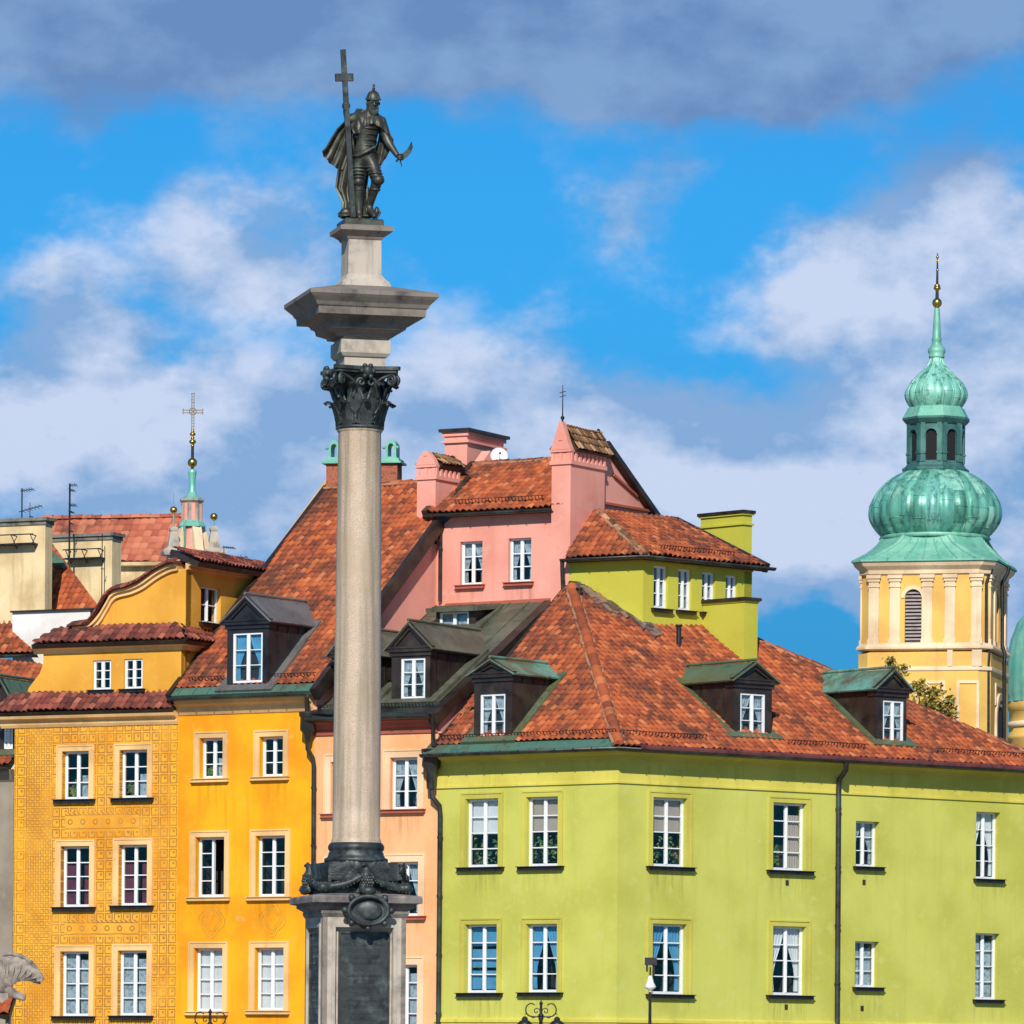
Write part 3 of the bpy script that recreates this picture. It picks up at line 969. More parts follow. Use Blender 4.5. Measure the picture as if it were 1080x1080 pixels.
    fl.prism(RP, [(u0 - .26, v0 - .20), (u1 + .26, v0 - .20), (u1 + .26, v0 + .05), (u0 - .26, v0 + .05)], .03, .135)
    T.part('flashing', fl, M[flash], dm)
    window(T, G, win, 2, rows, style, recess=.02, sur=None, sill=False, parent=dm, bar=.05)
    return dm, G


def box_chimney(T, name, P1, w1, w2, z0, z1, mat, cap='board', capth=.08, capov=.09, parent=None, bands=()):
    """rectangular stack; P1 = wall plane through its near vertical edge at u=0; left face runs w1 to -u, depth w2"""
    mb = MB()
    mb.pbox(P1, -w1, 0, z0, z1, -w2, 0)
    for (a, b_, o_) in bands: mb.pbox(P1, -w1 - o_, o_, a, b_, -w2 - o_, o_)
    st = T.part(name, mb, M[mat], parent)
    c_ = MB(); c_.pbox(P1, -w1 - capov, capov, z1 + .001, z1 + capth, -w2 - capov, capov)
    T.part('chimney_cap', c_, M[cap], st if parent is None else parent)
    return st

# ------------------------------------------------------------------ setting: ground
m_, t, b, c = newmat('granite_setts')
v = c.outputs['Object']
br = t.nodes.new('ShaderNodeTexBrick'); t.links.new(v, br.inputs['Vector']); br.inputs['Scale'].default_value = 5
br.inputs['Color1'].default_value = (.22, .20, .18, 1); br.inputs['Color2'].default_value = (.30, .27, .24, 1); br.inputs['Mortar'].default_value = (.08, .075, .07, 1)
t.links.new(mixc(t, noise(t, v, .3, 5, .6).smooth(.4, .7) * .5, br.outputs['Color'], (.14, .13, .12)), b.inputs['Base Color'])
b.inputs['Roughness'].default_value = .8
g = MB(); g.face([(-3000, -3000, 0), (3000, -3000, 0), (3000, 3000, 0), (-3000, 3000, 0)])
structure('square_paving', g, m_)

# ------------------------------------------------------------------ facade planes, chained from the green corner leftwards
c0 = at(652, 850, 148)
GR = wallp(c0, 38)
GL = wallp(c0, -38)
p1 = GL.hit(461, 900)
PF = wallp(p1, -31)
p2 = PF.hit(330.5, 900)
YF = wallp(p2, -33)
p3 = YF.hit(187, 900)
OF = wallp(p3, -28)
p4 = OF.hit(14.5, 900)
xy = lambda p: (p.x, p.y)

# ================================================================== GREEN CORNER HOUSE
T = Thing('corner_house', 'lime green corner house with orange hip roof, three dormers and olive-green attic rooms', 'house', (c0.x, c0.y, 0))
zG = GL.h2(652, 796)[1]
zE = zG + .18
wl = GL.h2(461, 900)[0]
wr = GR.h2(1094, 900)[0]
hs = []
for r_, st in (((494.5, 843, 528.5, 914.5), 'whitehalf'), ((558.5, 841, 591.5, 913.5), 'tanhalf'), ((494, 975.5, 527, 1047), 'blue'), ((558.5, 975, 590.5, 1046.5), 'bluesides')):
    hs.append(window(T, GL, r_, 2, 4, st, sur=.17, surm='green_trim', sillm='iron', munt=.03))
wall(T, 'wall', GL, [(wl, 0), (0, 0), (0, zG + .1), (wl, zG + .1)], hs, stained('green', hs))
hs = []
for r_, st in (((685.4, 842, 720.6, 914), 'tanhalf'), ((812, 847.5, 846.3, 918), 'tansides'), ((684.8, 975, 720, 1048.5), 'bluesides'), ((811.5, 977.5, 845.8, 1049.5), 'whitesides')):
    hs.append(window(T, GR, r_, 2, 4, st, sur=.17, surm='green_trim', sillm='iron', munt=.03))
for r_, rows, st in (((897.5, 866.5, 922.5, 914), 3, 'lacesides'), ((896.7, 993, 922, 1041), 3, 'lace'), ((1024.3, 856.7, 1049.6, 927), 4, 'whitesides'), ((1023.5, 984.5, 1049, 1054), 4, 'lace')):
    hs.append(window(T, GR, r_, 2, rows, st, recess=.2, sur=None, sill=True, sillm='iron', bar=.05, munt=.024))
wall(T, 'wall', GR, [(0, 0), (wr, 0), (wr, zG + .1), (0, zG + .1)], hs, stained('green', hs))
# side and back walls out of view
EndR = wallp(GR.w(wr, 0), 128)
wall(T, 'side_wall', EndR, [(0, 0), (10, 0), (10, zG + .1), (0, zG + .1)], [], 'green')
path = [xy(GL.w(wl, 0)), xy(c0), xy(GR.w(wr, 0))]
zf = GR.h2(655, 826)[1]
mb = MB(); mb.sweep(path, [(0, zf), (.045, zf), (.045, zf + .06), (.02, zf + .06), (.02, zG - .1), (0, zG - .1)])
T.part('frieze', mb, M['green_frieze'])
mb = MB(); mb.sweep(path, [(0, zG - .1), (.06, zG - .1), (.10, zG - .02), (.22, zG + .02), (.30, zG + .08), (.42, zG + .1), (.42, zG + .16), (0, zG + .16)])
T.part('cornice', mb, M['green_trim'])
zl = GL.h2(560, 1079)[1]
mb = MB(); mb.sweep(path, [(0, zl - .3), (.04, zl - .3), (.06, zl), (.10, zl + .02), (.10, zl + .1), (0, zl + .14)])
T.part('string_course', mb, M['green_frieze'])
# main roof
mR = .68
RR = GR.roof(zE, .5, mR)
apex = RR.hit(603, 622)
ml = (apex.z - zE) / (-(apex - GL.o).dot(GL.N) + .5)
RL = GL.roof(zE, .5, ml)
# the shared eave corner
def meet(za):
    # corner of both eave lines in plan
    a = (GL.N + GR.N); k = .5 / a.normalized().dot(GL.N)
    q = c0 + a.normalized() * k
    return Vector((q.x, q.y, za))
ec = meet(zE)
va = RR.loc(apex)[1]
ecR = RR.loc(ec); apR = RR.loc(apex)
ht = RR.h2(799, 677); h0_ = RR.h2(1088, 797)
kk = (va - ht[1]) / (ht[1] - h0_[1]); h1 = (ht[0] + (ht[0] - h0_[0]) * kk, va)
kk = (0 - ht[1]) / (ht[1] - h0_[1]); h0 = (ht[0] + (ht[0] - h0_[0]) * kk, 0)
polyR = [ecR, h0, h1, apR]
tile_roof(T, 'roof', RR, polyR, 'tile', seed=3)
ecL = RL.loc(ec); apL = RL.loc(apex)
lv = RL.h2(467, 778); lt_ = RL.h2(596, 622)
def onl(v): return (lv[0] + (lt_[0] - lv[0]) * (v - lv[1]) / (lt_[1] - lv[1]), v)
polyL = [onl(.30), (ecL[0] + (apL[0] - ecL[0]) * .30 / apL[1], .30), apL, onl(apL[1])]
mb = MB(); a_, b_ = onl(.2), onl(apL[1] + .1)
mb.prism(RL, [(a_[0] - .02, a_[1]), (a_[0] + .10, a_[1]), (b_[0] + .10, b_[1]), (b_[0] - .02, b_[1])], -1.3, .10)
T.part('verge_board', mb, M['board'])
tile_roof(T, 'roof', RL, polyL, 'tile', seed=4)
ridge_tiles(T, 'hip_tiles', ec + Vector((0, .1, .1)), apex + Vector((0, 0, .07)), 'tile_orange', .15, label='orange hip tiles running up the corner of the roof')
ridge_tiles(T, 'ridge_tiles', RR.w(*h0, .06), RR.w(*h1, .06), 'tile_orange', .10)
ridge_tiles(T, 'ridge_tiles', RR.w(*apR, .06), RR.w(*h1, .06), 'tile', .10)
# closing slope behind
mb = MB(); bk = [apex, RR.w(*h1), RR.w(*h1) - GR.N * 4 - Vector((0, 0, 3)), apex - GR.N * 4 - Vector((0, 0, 3))]
mb.face(bk); mb.face([RR.w(*h1), RR.w(*h0), RR.w(*h0) - GR.N * 9 , RR.w(*h1) - GR.N * 4 - Vector((0, 0, 3))])
T.part('roof', mb, M['board'])
fp = [xy(RL.w(wl - .1, 0)), xy(ec), xy(RR.w(*h0))]
mb = MB()
mb.sweep([fp[0], xy(ec - GL.U * .22)], [(-.45, zE + .45 * ml + .04), (0.04, zE + .03), (.04, zE - .03), (-.42, zE - .03), (-.45, zE + .2)])
T.part('eave_flashing', mb, M['copper_green'], label='green-streaked copper strip along the eave')
ep = [xy(GL.w(wl - .1, 0)), xy(c0), xy(GR.w(h0[0], 0))]
gutter(T, ep, .60, zE - .02, 'gutter', .10)
mb = MB(); mb.sweep([xy(c0 + GR.U * .2), xy(GR.w(h0[0], 0))], [(.50, zE + .10), (.69, zE + .045), (.71, zE + .02), (.705, zE - .04), (.69, zE + .02), (.5, zE + .07)])
T.part('eave_strip', mb, M['gutter_red'], label='red-brown metal strip along the gutter edge')
snow_guard(T, RL, wl + .3, ecL[0] - .3, .5)
snow_guard(T, RR, ecR[0] + .3, RR.h2(735, 775)[0], .5)
snow_guard(T, RR, RR.h2(822, 780)[0], RR.h2(905, 785)[0], .5)
snow_guard(T, RR, RR.h2(975, 785)[0], h0[0] - .6, .5)
# downpipes
def dpx(F, pts, d=.1): return [F.hit(x, y, dd) for x, y, dd in pts]
pipe(T, dpx(GR, [(892.5, 803, .6), (892, 812, .6), (885.5, 822, .12), (884.5, 830, .1), (882.5, 1170, .1)]), .075, 'gutter')
pipe(T, dpx(GL, [(455, 826, .25), (455.5, 840, .25), (463.5, 850, .12), (464.3, 860, .1), (461.5, 1170, .1)]), .07, 'gutter')
mb = MB(); q = GL.hit(455, 800, .25)
mb.loft(q, [(.13, GL.hit(455, 832, .25).z), (.15, GL.hit(455, 815, .25).z), (.27, GL.hit(455, 808, .25).z), (.25, GL.hit(455, 797, .25).z), (.29, GL.hit(455, 794, .25).z), (.29, GL.hit(455, 790, .25).z)], 10, .3)
T.part('rain_hopper', mb, M['gutter'])
# small vents under the windows
mb = MB()
for (x, y) in ((830, 931), (829, 1062), (911, 930.5), (909, 1063.5)):
    u_, z_ = GR.h2(x, y); mb.pbox(GR, u_ - .05, u_ + .05, z_ - .07, z_ + .07, .001, .02)
T.part('wall_vents', mb, M['room'])
# dormers
dormer(T, GL, RL, (500, 540, 711, 781), (517.5, 695), (507, 732, 533.5, 777), 'board', 'copper_teal', 'lacesides', flash='copper_olive', label='small dark dormer with green copper gable roof')
dormer(T, GR, RR, (774, 814, 718, 778), (796.5, 698), (780, 731.5, 806.5, 776), 'board', 'copper_olive', 'lacesides', flash='copper_olive', label='dark brown dormer with olive copper roof')
dormer(T, GR, RR, (924, 956, 727, 786), (947.5, 706), (930.5, 739, 952.5, 784.5), 'board', 'copper_teal', 'lacesides', flash='copper_olive', label='dark brown dormer with green copper roof nearest the church tower')

# attic rooms above the hip: yellow-green block
uc = RR.hit(678, 664)
UR = wallp(uc, 43); UL = wallp(uc, -30)
zt = UR.h2(678, 588)[1]; zb_ = uc.z - 2.5
ulw = UL.h2(600, 600)[0]; urw = UR.h2(793, 620)[0]
hs = []
for r_ in ((687, 597, 702, 642), (713, 600.5, 727, 644), (738, 603.7, 751.8, 646), (763, 607, 775.5, 648)):
    hs.append(window(T, UR, r_, 2, 3, 'lacesides', recess=.09, sur=None, sillm='board', bar=.06, munt=.03))
wall(T, 'attic_wall', UR, [(0, zb_ - 1), (urw, zb_ - 1), (urw, zt), (0, zt)], hs, 'olive')
wall(T, 'attic_wall', UL, [(ulw, zb_), (0, zb_), (0, zt), (ulw, zt)], [], 'olive')
wall(T, 'attic_wall', wallp(UR.w(urw, 0), 133), [(0, zb_), (3.5, zb_), (3.5, zt + .6), (0, zt)], [], 'olive')
mb = MB(); mb.sweep([xy(UL.w(ulw, 0)), xy(uc), xy(UR.w(urw, 0))], [(0, zt - .12), (.05, zt - .12), (.05, zt - .02), (0, zt)])
T.part('attic_frieze', mb, M['olive'])
ze = zt + .02
QR = UR.roof(ze, .32, .52)
a_ = (UL.N + UR.N).normalized(); ecu = uc + a_ * (.32 / a_.dot(UL.N)); ecu = Vector((ecu.x, ecu.y, ze))
apu = QR.hit(632, 541)
mlu = (apu.z - ze) / (-(apu - UL.o).dot(UL.N) + .32)
QL = UL.roof(ze, .32, mlu)
re = QR.h2(801, 594); rt = QR.h2(718, 554)
va2 = QR.loc(apu)[1]
tile_roof(T, 'attic_roof', QR, [QR.loc(ecu), (re[0], 0), (rt[0], va2), (QR.loc(apu)[0], va2)], 'tile', seed=6)
tl = QL.h2(598, 586)
tile_roof(T, 'attic_roof', QL, [(tl[0], 0), QL.loc(ecu), QL.loc(apu), (QL.loc(apu)[0] - .4, QL.loc(apu)[1])], 'tile_old', seed=7)
ridge_tiles(T, 'hip_tiles', ecu + Vector((0, 0, .07)), apu + Vector((0, 0, .06)), 'mortar' if False else 'tile_mossy', .10, label='pale mortared hip of the attic roof')
ridge_tiles(T, 'ridge_tiles', apu + Vector((0, 0, .05)), QR.w(rt[0], va2, .05), 'tile_orange', .09)
mb = MB()
mb.prism(QR, [(re[0] - .06, -.02), (re[0] + .12, -.02), (rt[0] + .14, va2 + .02), (rt[0] - .06, va2 + .02)], -.15, .12)
T.part('verge_board', mb, M['board'])
gutter(T, [xy(UL.w(tl[0] - .1, 0)), xy(uc), xy(UR.w(re[0] + .3, 0))], .37, ze - .0, 'gutter', .09)
snow_guard(T, QR, QR.loc(ecu)[0] + .9, re[0] - 1.0, .4)
pipe(T, [UL.hit(593, 590, .35), UL.hit(593, 600, .3), UL.hit(594, 625, .3)], .06, 'gutter', clips=False)
# flashing where the block rises out of the tiles
mb = MB()
for k in range(26):
    f = k / 25; px = 604 + 76 * f; py = 621 + 43 * f
    a, b_ = RR.h2(px, py - 3); w1_ = rnd.uniform(.12, .24); l_ = rnd.uniform(.35, .85)
    mb.prism(RR, [(a - w1_, b_), (a - w1_ + rnd.uniform(-.06, .1), b_ - l_), (a + w1_ + rnd.uniform(-.1, .06), b_ - l_ * rnd.uniform(.7, 1.1)), (a + w1_, b_)], .05, .13 + rnd.uniform(0, .05), mi=k % 2)
T.part('flashing', mb, [simple('torn_brown_flashing', (.10, .06, .05), .6, var=.6, scale=5, col2=(.28, .20, .17)), simple('torn_pale_flashing', (.22, .15, .13), .6, var=.7, scale=7, dark=(.05, .03, .03), col2=(.40, .18, .05))], label='torn brown flashing below the attic rooms')
mb = MB(); us_ = UR.h2(724, 655)
mb.prism(UL, [(ulw, UL.h2(600, 622)[1] - .3), (0, UL.h2(678, 664)[1] - .15), (0, UL.h2(678, 664)[1] + .06), (ulw, UL.h2(602, 620)[1] + .06)], .003, .07)
T.part('flashing', mb, M['board'])
# chimneys of the green house
def stack(T, xl, xn, xr, ytop, ybase, Y, angr, mat, bands=(), zdown=2.5, cap='board', capov=.08, capth=.09, name='chimney', parent=None):
    """stack seen corner-on: left face xl..xn, right face xn..xr, cap underside at ytop on the near edge"""
    p = at(xn, (ytop + ybase) / 2, Y)
    A = wallp(p, angr); B = wallp(p, angr - 90)
    yc = (ytop + ybase) / 2
    w1 = -B.h2(xl, yc)[0]; w2 = A.h2(xr, yc)[0]
    z1 = at(xn, ytop, Y).z; z0 = at(xn, ybase, Y).z - zdown
    return box_chimney(T, name, B, w1, w2, z0, z1, mat, cap, capth, capov, parent, [(z1 - a - h, z1 - a, o_) for a, h, o_ in bands]), A, B, z1
pc = RR.hit(785, 703)
stack(T, 724, 785, 799, 633, 700, pc.y, 43, 'olive', bands=[(.0, .05, .03)])
pc2 = UR.hit(783, 575)
stack(T, 739, 784, 793, 541, 585, pc2.y + 3.2, 43, 'olive', bands=[(.28, .06, .05), (.0, .05, .05)], zdown=1.5)
for (x, y0, y1, w_) in ((611, 621, 632, .07), (562 + 154, 660, 684, .07)):
    mb = MB(); p = RR.hit(x, y1); q = at(x, y0, p.y); mb.tube([p - Vector((0, 0, .2)), q], w_, 10); mb.loft(q, [(w_ + .03, q.z - .02), (w_ + .03, q.z + .03)], 10); T.part('roof_vent', mb, M['iron'])

# ================================================================== PEACH HOUSE WITH PINK UPPER BLOCK
T = Thing('townhouse', 'peach townhouse behind the column with brown copper roof and salmon pink top storey', 'house', (p1.x, p1.y, 0))
zP = PF.h2(452, 762)[1]
wl = PF.h2(330.5, 900)[0]
hs = []
for r_, st, rw in (((414.5, 799.5, 442.8, 853.5), 'lacesides', 3), ((415, 909.5, 443.5, 966), 'lacesides', 3), ((415, 1018, 442.5, 1088), 'lace', 4),
                   ((352, 804, 380, 858), '', 3), ((352, 912, 380, 968), '', 3), ((352, 1020, 380, 1090), '', 4)):
    hs.append(window(T, PF, r_, 2, rw, st, sur=.22, surm='peachtrim', sillm='redtrim', munt=.028))
wall(T, 'wall', PF, [(wl, 0), (0, 0), (0, zP + .2), (wl, zP + .2)], hs, stained('peach', hs))
path = [xy(PF.w(wl, 0)), xy(p1)]
mb = MB(); mb.sweep(path, [(0, zP - .3), (.05, zP - .28), (.07, zP - .12), (.16, zP - .08), (.22, zP + .02), (.3, zP + .06), (.3, zP + .12), (0, zP + .14)])
T.part('cornice', mb, M['redtrim'])
zEp = zP + .2
mP = slope_to(PF, .1, 603, 614, zEp, .35)
RP_ = PF.roof(zEp, .35, mP)
vt = RP_.h2(603, 614)[1]
sheet_roof(T, 'copper_roof', RP_, [(wl, 0), (.12, 0), (.12, vt + .8), (wl, vt + .8)], 'copper_old', .62)
gutter(T, [xy(PF.w(wl, 0)), xy(p1)], .42, zEp - .02, 'gutter', .10)
mb = MB(); mb.sweep(path, [(-.1, zEp + .34), (.36, zEp + .06), (.36, zEp - .02), (-.1, zEp + .1)]); T.part('eave_flashing', mb, M['gutter'])
snow_guard(T, RP_, wl + .2, 0, .32)
# verge band and gable wall over the green house's roof
mb = MB(); mb.prism(RP_, [(-.12, -.05), (.2, -.05), (.2, vt + .8), (-.12, vt + .8)], -.28, .05)
T.part('verge_board', mb, M['board'])
PS = wallp(p1, 59)
mb = MB()
L_ = 9.5
mb.prism(PS.off(-.02), [(-.0, zEp - .5), (L_, zEp - .5), (L_, zEp + mP * (L_ + .35) - .2), (0, zEp - .0)], -.3, .12)
T.part('gable_wall', mb, M['pink'])
pipe(T, [PF.hit(456, 752, .42), PF.hit(456.3, 760, .3), PF.hit(456.5, 792, .3)], .05, 'gutter', clips=False)
# dormers in the copper roof
dormer(T, PF, RP_, (413, 453.5, 684, 742), (434, 656), (423.3, 694.3, 449, 737), 'board', 'copper_old', 'lacesides', flash='copper_old', label='dark dormer with pediment, right of the column shaft')
dormer(T, PF, RP_, (352, 386, 690, 748), (367, 662), (358, 700, 382, 743), 'board', 'copper_old', '', flash='copper_old', label='dark dormer mostly behind the column shaft')
dm, G_ = dormer(T, PF, RP_, (460, 501, 642, 664), (480, 640), (464, 645.5, 495, 661.5), 'board', 'copper_old', 'lace', rows=1, flash='copper_old', gable=False, shed=.12, label='low flat-roofed dormer high in the copper roof')
# pink upper block
kb = RP_.hit(545, 638)
dk = (kb - PF.o).dot(PF.N) - .1
K = PF.off(dk)
zk = K.h2(540, 541)[1]
kl = K.h2(440, 580)[0]; kr = K.h2(601, 560)[0]
hs = []
for r_ in ((487.5, 571.3, 511, 617), (538.5, 567.8, 562.5, 614)):
    hs.append(window(T, K, r_, 2, 3, 'lacesides', recess=.12, sur=None, sill=True, sillm='redtrim', bar=.055, munt=.03))
wall(T, 'upper_wall', K, [(kl, kb.z - 3), (kr, kb.z - 3), (kr, zk), (kl + 1.2, zk), (kl, zk - .9)], hs, stained('pink', hs))
mb = MB(); a_ = K.h2(545, 638)[1]; mb.prism(K, [(K.h2(470, 640)[0], a_ - .25), (kr, a_ - .25), (kr, a_ + .16), (K.h2(470, 640)[0], a_ + .12)], .003, .03)
T.part('flashing', mb, M['redtrim'])
# pink block roof
mk = .62
RK = K.roof(zk + .05, .28, mk)
rl = RK.h2(460, 533); rtl = RK.h2(501, 491); rr_ = K.h2(600, 520)[0]
vk = rtl[1]
tile_roof(T, 'upper_roof', RK, [(rl[0], 0), (rr_, 0), (rr_, vk), (rtl[0], vk)], 'tile', seed=9)
mb = MB(); mb.prism(RK, [(rl[0] - .14, -.03), (rl[0] + .03, -.03), (rtl[0] + .03, vk + .03), (rtl[0] - .14, vk + .03)], -.1, .13)
T.part('verge_board', mb, M['board'])
ridge_tiles(T, 'ridge_tiles', RK.w(rtl[0], vk, .05), RK.w(rr_, vk, .05), 'tile_orange', .11)
gutter(T, [xy(K.w(rl[0] - .05, 0)), xy(K.w(rr_ - .3, 0))], .36, zk + .02, 'gutter', .085)
snow_guard(T, RK, rl[0] + .8, rr_ - .8, .4)
pipe(T, [K.hit(461.5, 541, .3), K.hit(462, 546, .25), K.hit(464.5, 556, .1), K.hit(464, 634, .1)], .055, 'gutter')
# right side of the pink block, gable towards the right with a roof falling to the back
ksd = wallp(K.w(kr, 0, 0), 59)
z_r = RK.w(rr_, vk).z
sg0 = 3.2
gx0, gz0 = ksd.h2(640, 478); gx1, gz1 = ksd.h2(684, 541)
wall(T, 'gable_wall', ksd, [(0, kb.z - 3), (gx1 + .3, kb.z - 3), (gx1, gz1), (gx0, gz0), (0, zk)], [], 'pink')
mb = MB(); d_ = Vector((gx1 - gx0, gz1 - gz0)).normalized(); n_ = Vector((-d_.y, d_.x))
def band(F, a, b_, th, d0, d1, mi=0):
    a = Vector(a); b_ = Vector(b_); dd = (b_ - a).normalized(); nn = Vector((-dd.y, dd.x)) * th
    if nn.y < 0: nn = -nn
    return mb.prism(F, [a, b_, b_ + nn, a + nn], d0, d1, mi=mi)
band(ksd, (gx0 - .3, gz0 + .3 * (gz0 - gz1) / (gx1 - gx0)), (gx1 + .25, gz1 - .25 * (gz0 - gz1) / (gx1 - gx0)), .16, -.9, .22)
T.part('verge_board', mb, M['board'])
mb = MB(); band(ksd, (0.2, ksd.h2(640, 533)[1]), (gx1, gz1 + .02), .07, .0, .10); band(ksd, (gx0 + .3, gz0 - .62), (gx1 - .75, gz1 + .38), .07, .0, .08); T.part('moulding', mb, M['redtrim'])

def gabled_stack(T, xl, xn, xr, ysh, yap, ybase, Y, angr, mat, roofm, spike=None):
    """chimney with a small gable to the left and a tiled saddle roof running back to the right"""
    p = at(xn, ysh, Y); A = wallp(p, angr); B = wallp(p, angr - 90)
    w1 = -B.h2(xl, ysh)[0]; w2 = A.h2(xr, ysh)[0]
    z1 = p.z; z0 = at(xn, ybase, Y).z
    za = B.h2((xl + xn) / 2, yap)[1]
    mb = MB(); mb.pbox(B, -w1, 0, z0, z1, -w2, 0)
    # corbel course with little arches
    mb.pbox(B, -w1 - .05, .05, z1 - .09, z1 + .02, -w2 - .05, .05)
    st = T.part('chimney', mb, M[mat])
    mb = MB()
    nb_ = max(3, int(w2 / .22))
    for i in range(nb_ + 1):
        a = i * (w2 - .1) / nb_
        mb.pbox(A, a, a + .1, z1 + .021, z1 + .25, -w1 - .03, .04)
    for i in range(3):
        a = -w1 + i * (w1 - .1) / 2; mb.pbox(B, a, a + .1, z1 + .021, z1 + .23, -.1, .041)
    mb.pbox(B, -w1 + .04, -.04, z1 + .02, z1 + .26, -w2 + .04, -.04)
    mb.pbox(B, -w1 - .04, .04, z1 + .26, z1 + .33, -w2 - .04, .05)
    zb2 = z1 + .33
    G = [(-w1 - .02, zb2), (.02, zb2), (.02 - .08, zb2 + .18), (-w1 / 2 + .05, za), (-w1 / 2 - .05, za), (-w1 + .06, zb2 + .18)]
    mb.prism(B, G, -.14, .06)
    mb.prism(B, [(-w1 / 2 - .06, zb2 + .25), (-w1 / 2 + .06, zb2 + .25), (-w1 / 2, zb2 + .36)], .06, .08)
    T.part('gable', mb, M[mat], st)
    hw = w1 / 2 + .12
    ph = za - .1 - zb2
    for s_ in (1, -1):
        # right slope faces A
        if s_ > 0:
            Q = Plane(B.w(.12, zb2, -.142), -B.N, (B.w(-w1 / 2, zb2 + ph, 0) - B.w(.12, zb2, 0)))
            pl = [(0, 0), (w2 + .05, 0), (w2 + .05, math.hypot(hw, ph)), (0, math.hypot(hw, ph))]
        else:
            Q = Plane(B.w(-w1 - .12, zb2, -.142), B.N, (B.w(-w1 / 2, zb2 + ph, 0) - B.w(-w1 - .12, zb2, 0)))
            pl = [(-w2 - .05, 0), (0, 0), (0, math.hypot(hw, ph)), (-w2 - .05, math.hypot(hw, ph))]
        tile_roof(T, 'chimney_roof', Q, pl, roofm, tw=.17, th=.25, parent=st, seed=int(xl), amp=.03)
    mb = MB(); A2 = B.off(-w2 - .1)
    mb.prism(A2, [(-w1 - .1, zb2), (.1, zb2), (-w1 / 2, za + .02)], -.12, .0)
    T.part('gable', mb, M['board'], st)
    if spike:
        q = B.w(-w1 / 2, za, -.05); mb = MB(); qt = at(spike[0], spike[1], q.y)
        mb.tube([q, q + Vector((0, 0, .25)), Vector((q.x, q.y, qt.z))], [.03, .018, .01], 6)
        mb.ball(q + Vector((0, 0, .12)), .06, 8)
        for zz in (.7, .82): mb.tube([Vector((q.x - .09, q.y, q.z + zz)), Vector((q.x + .09, q.y, q.z + zz + .05))], .012, 5)
        T.part('finial', mb, M['iron'], st)
    return B, A, w1, w2, z1
yk = K.hit(600, 560).y
gabled_stack(T, 582, 602, 638, 486, 445, 640, yk - .40, 59, 'pink', 'tile_mossy', (592.5, 406))
gabled_stack(T, 440, 459.5, 484, 502, 476, 575, K.hit(459, 560).y - .1, 59, 'pink', 'tile_mossy')
p_ = K.hit(492, 480); 
mb = MB()
st_, A_, B_, z_ = stack(T, 469, 492.5, 531, 455, 520, p_.y + 3.0, 62, 'pink', bands=[(.25, .07, .08), (.0, .12, .06)], zdown=.5, capov=.14, name='chimney')
# flared collar under the cap
mb = MB(); q = MB()
T.part('moulding', MB().pbox(K, kl - .06, K.h2(459, 580)[0] + .05, K.h2(450, 574)[1] - .02, K.h2(450, 574)[1] + .09, -.2, .12), M['board'])
pipe(T, [at(450, 603, RP_.hit(450, 637).y), RP_.hit(450, 640)], .09, 'iron', name='roof_vent', clips=False)
# satellite dish: stands on the ridge, a thing of its own
mb = MB(); dc = RK.hit(526, 488) + Vector((0, .4, .1)); cdish = at(526, 481.5, dc.y)
nn = Vector((.15, -1, .25)).normalized(); uu = nn.cross(Vector((0, 0, 1))).normalized(); vv = uu.cross(nn)
g = []
for i in range(6):
    r_ = .25 * i / 5
    g.append([cdish + (uu * math.cos(a) + vv * math.sin(a)) * max(r_, .001) + nn * (r_ * r_ * 1.1) for a in [2 * math.pi * k / 20 for k in range(20)]])
mb.grid(g, 0, True, True)
g2 = [[p - nn * .012 for p in row] for row in g]; mb.grid([r[::-1] for r in g2], 0, True, True)
mb.tube([cdish - nn * .02, cdish - nn * .1, Vector((cdish.x, cdish.y + .12, cdish.z - .5))], .02, 6, 1)
mb.tube([cdish + nn * .02 - vv * .2, cdish + nn * .28 - vv * .02], .01, 5, 1); mb.ball(cdish + nn * .28, .035, 8, 1)
single('satellite_dish', 'round white satellite dish on the ridge beside the large pink chimney', 'satellite dish', mb, [M['dish'], M['iron']], tuple(Vector((cdish.x, cdish.y, cdish.z - .5))))

# ================================================================== YELLOW HOUSE
T = Thing('townhouse', 'golden yellow townhouse with grey dormer in a steep orange roof, left of the column', 'house', (p2.x, p2.y, 0))
wl = YF.h2(187, 900)[0]
zY = YF.h2(322, 750)[1]
hs = []
for r_, st, rw, op in (((214.5, 779, 238.5, 821), 'plant', 3, None), ((277.5, 777.5, 302, 819), '', 3, None), ((210, 883.5, 240, 946), '', 4, 'right'), ((273.5, 882, 304, 945.5), '', 4, None),
                       ((208.5, 1000.5, 238, 1066.5), 'white', 4, None), ((272.5, 1000, 302.5, 1065.5), 'white', 4, None)):
    hs.append(window(T, YF, r_, 2, rw, st, recess=.16, sur=.18, surm='cream', sillm='cream', munt=.028, open_=op))
wall(T, 'wall', YF, [(wl, 0), (0, 0), (0, zY + .2), (wl, zY + .2)], hs, stained('yellow', hs, strength=.4))
path = [xy(YF.w(wl, 0)), xy(p2)]
mb = MB(); mb.sweep(path, [(0, zY - .02), (.04, zY), (.1, zY + .1), (.14, zY + .22), (.28, zY + .28), (.34, zY + .4), (.34, zY + .46), (0, zY + .48)])
T.part('cornice', mb, M['cream'])
zEy = zY + .5
mY = slope_to(YF, wl, 345, 516, zEy, .4)
RY = YF.roof(zEy, .4, mY)
vtop = RY.h2(345, 516)[1]
wr_ = .2
tile_roof(T, 'roof', RY, [(wl, .3), (wr_, .3), (wr_, vtop), (wl, vtop)], 'tile', seed=12)
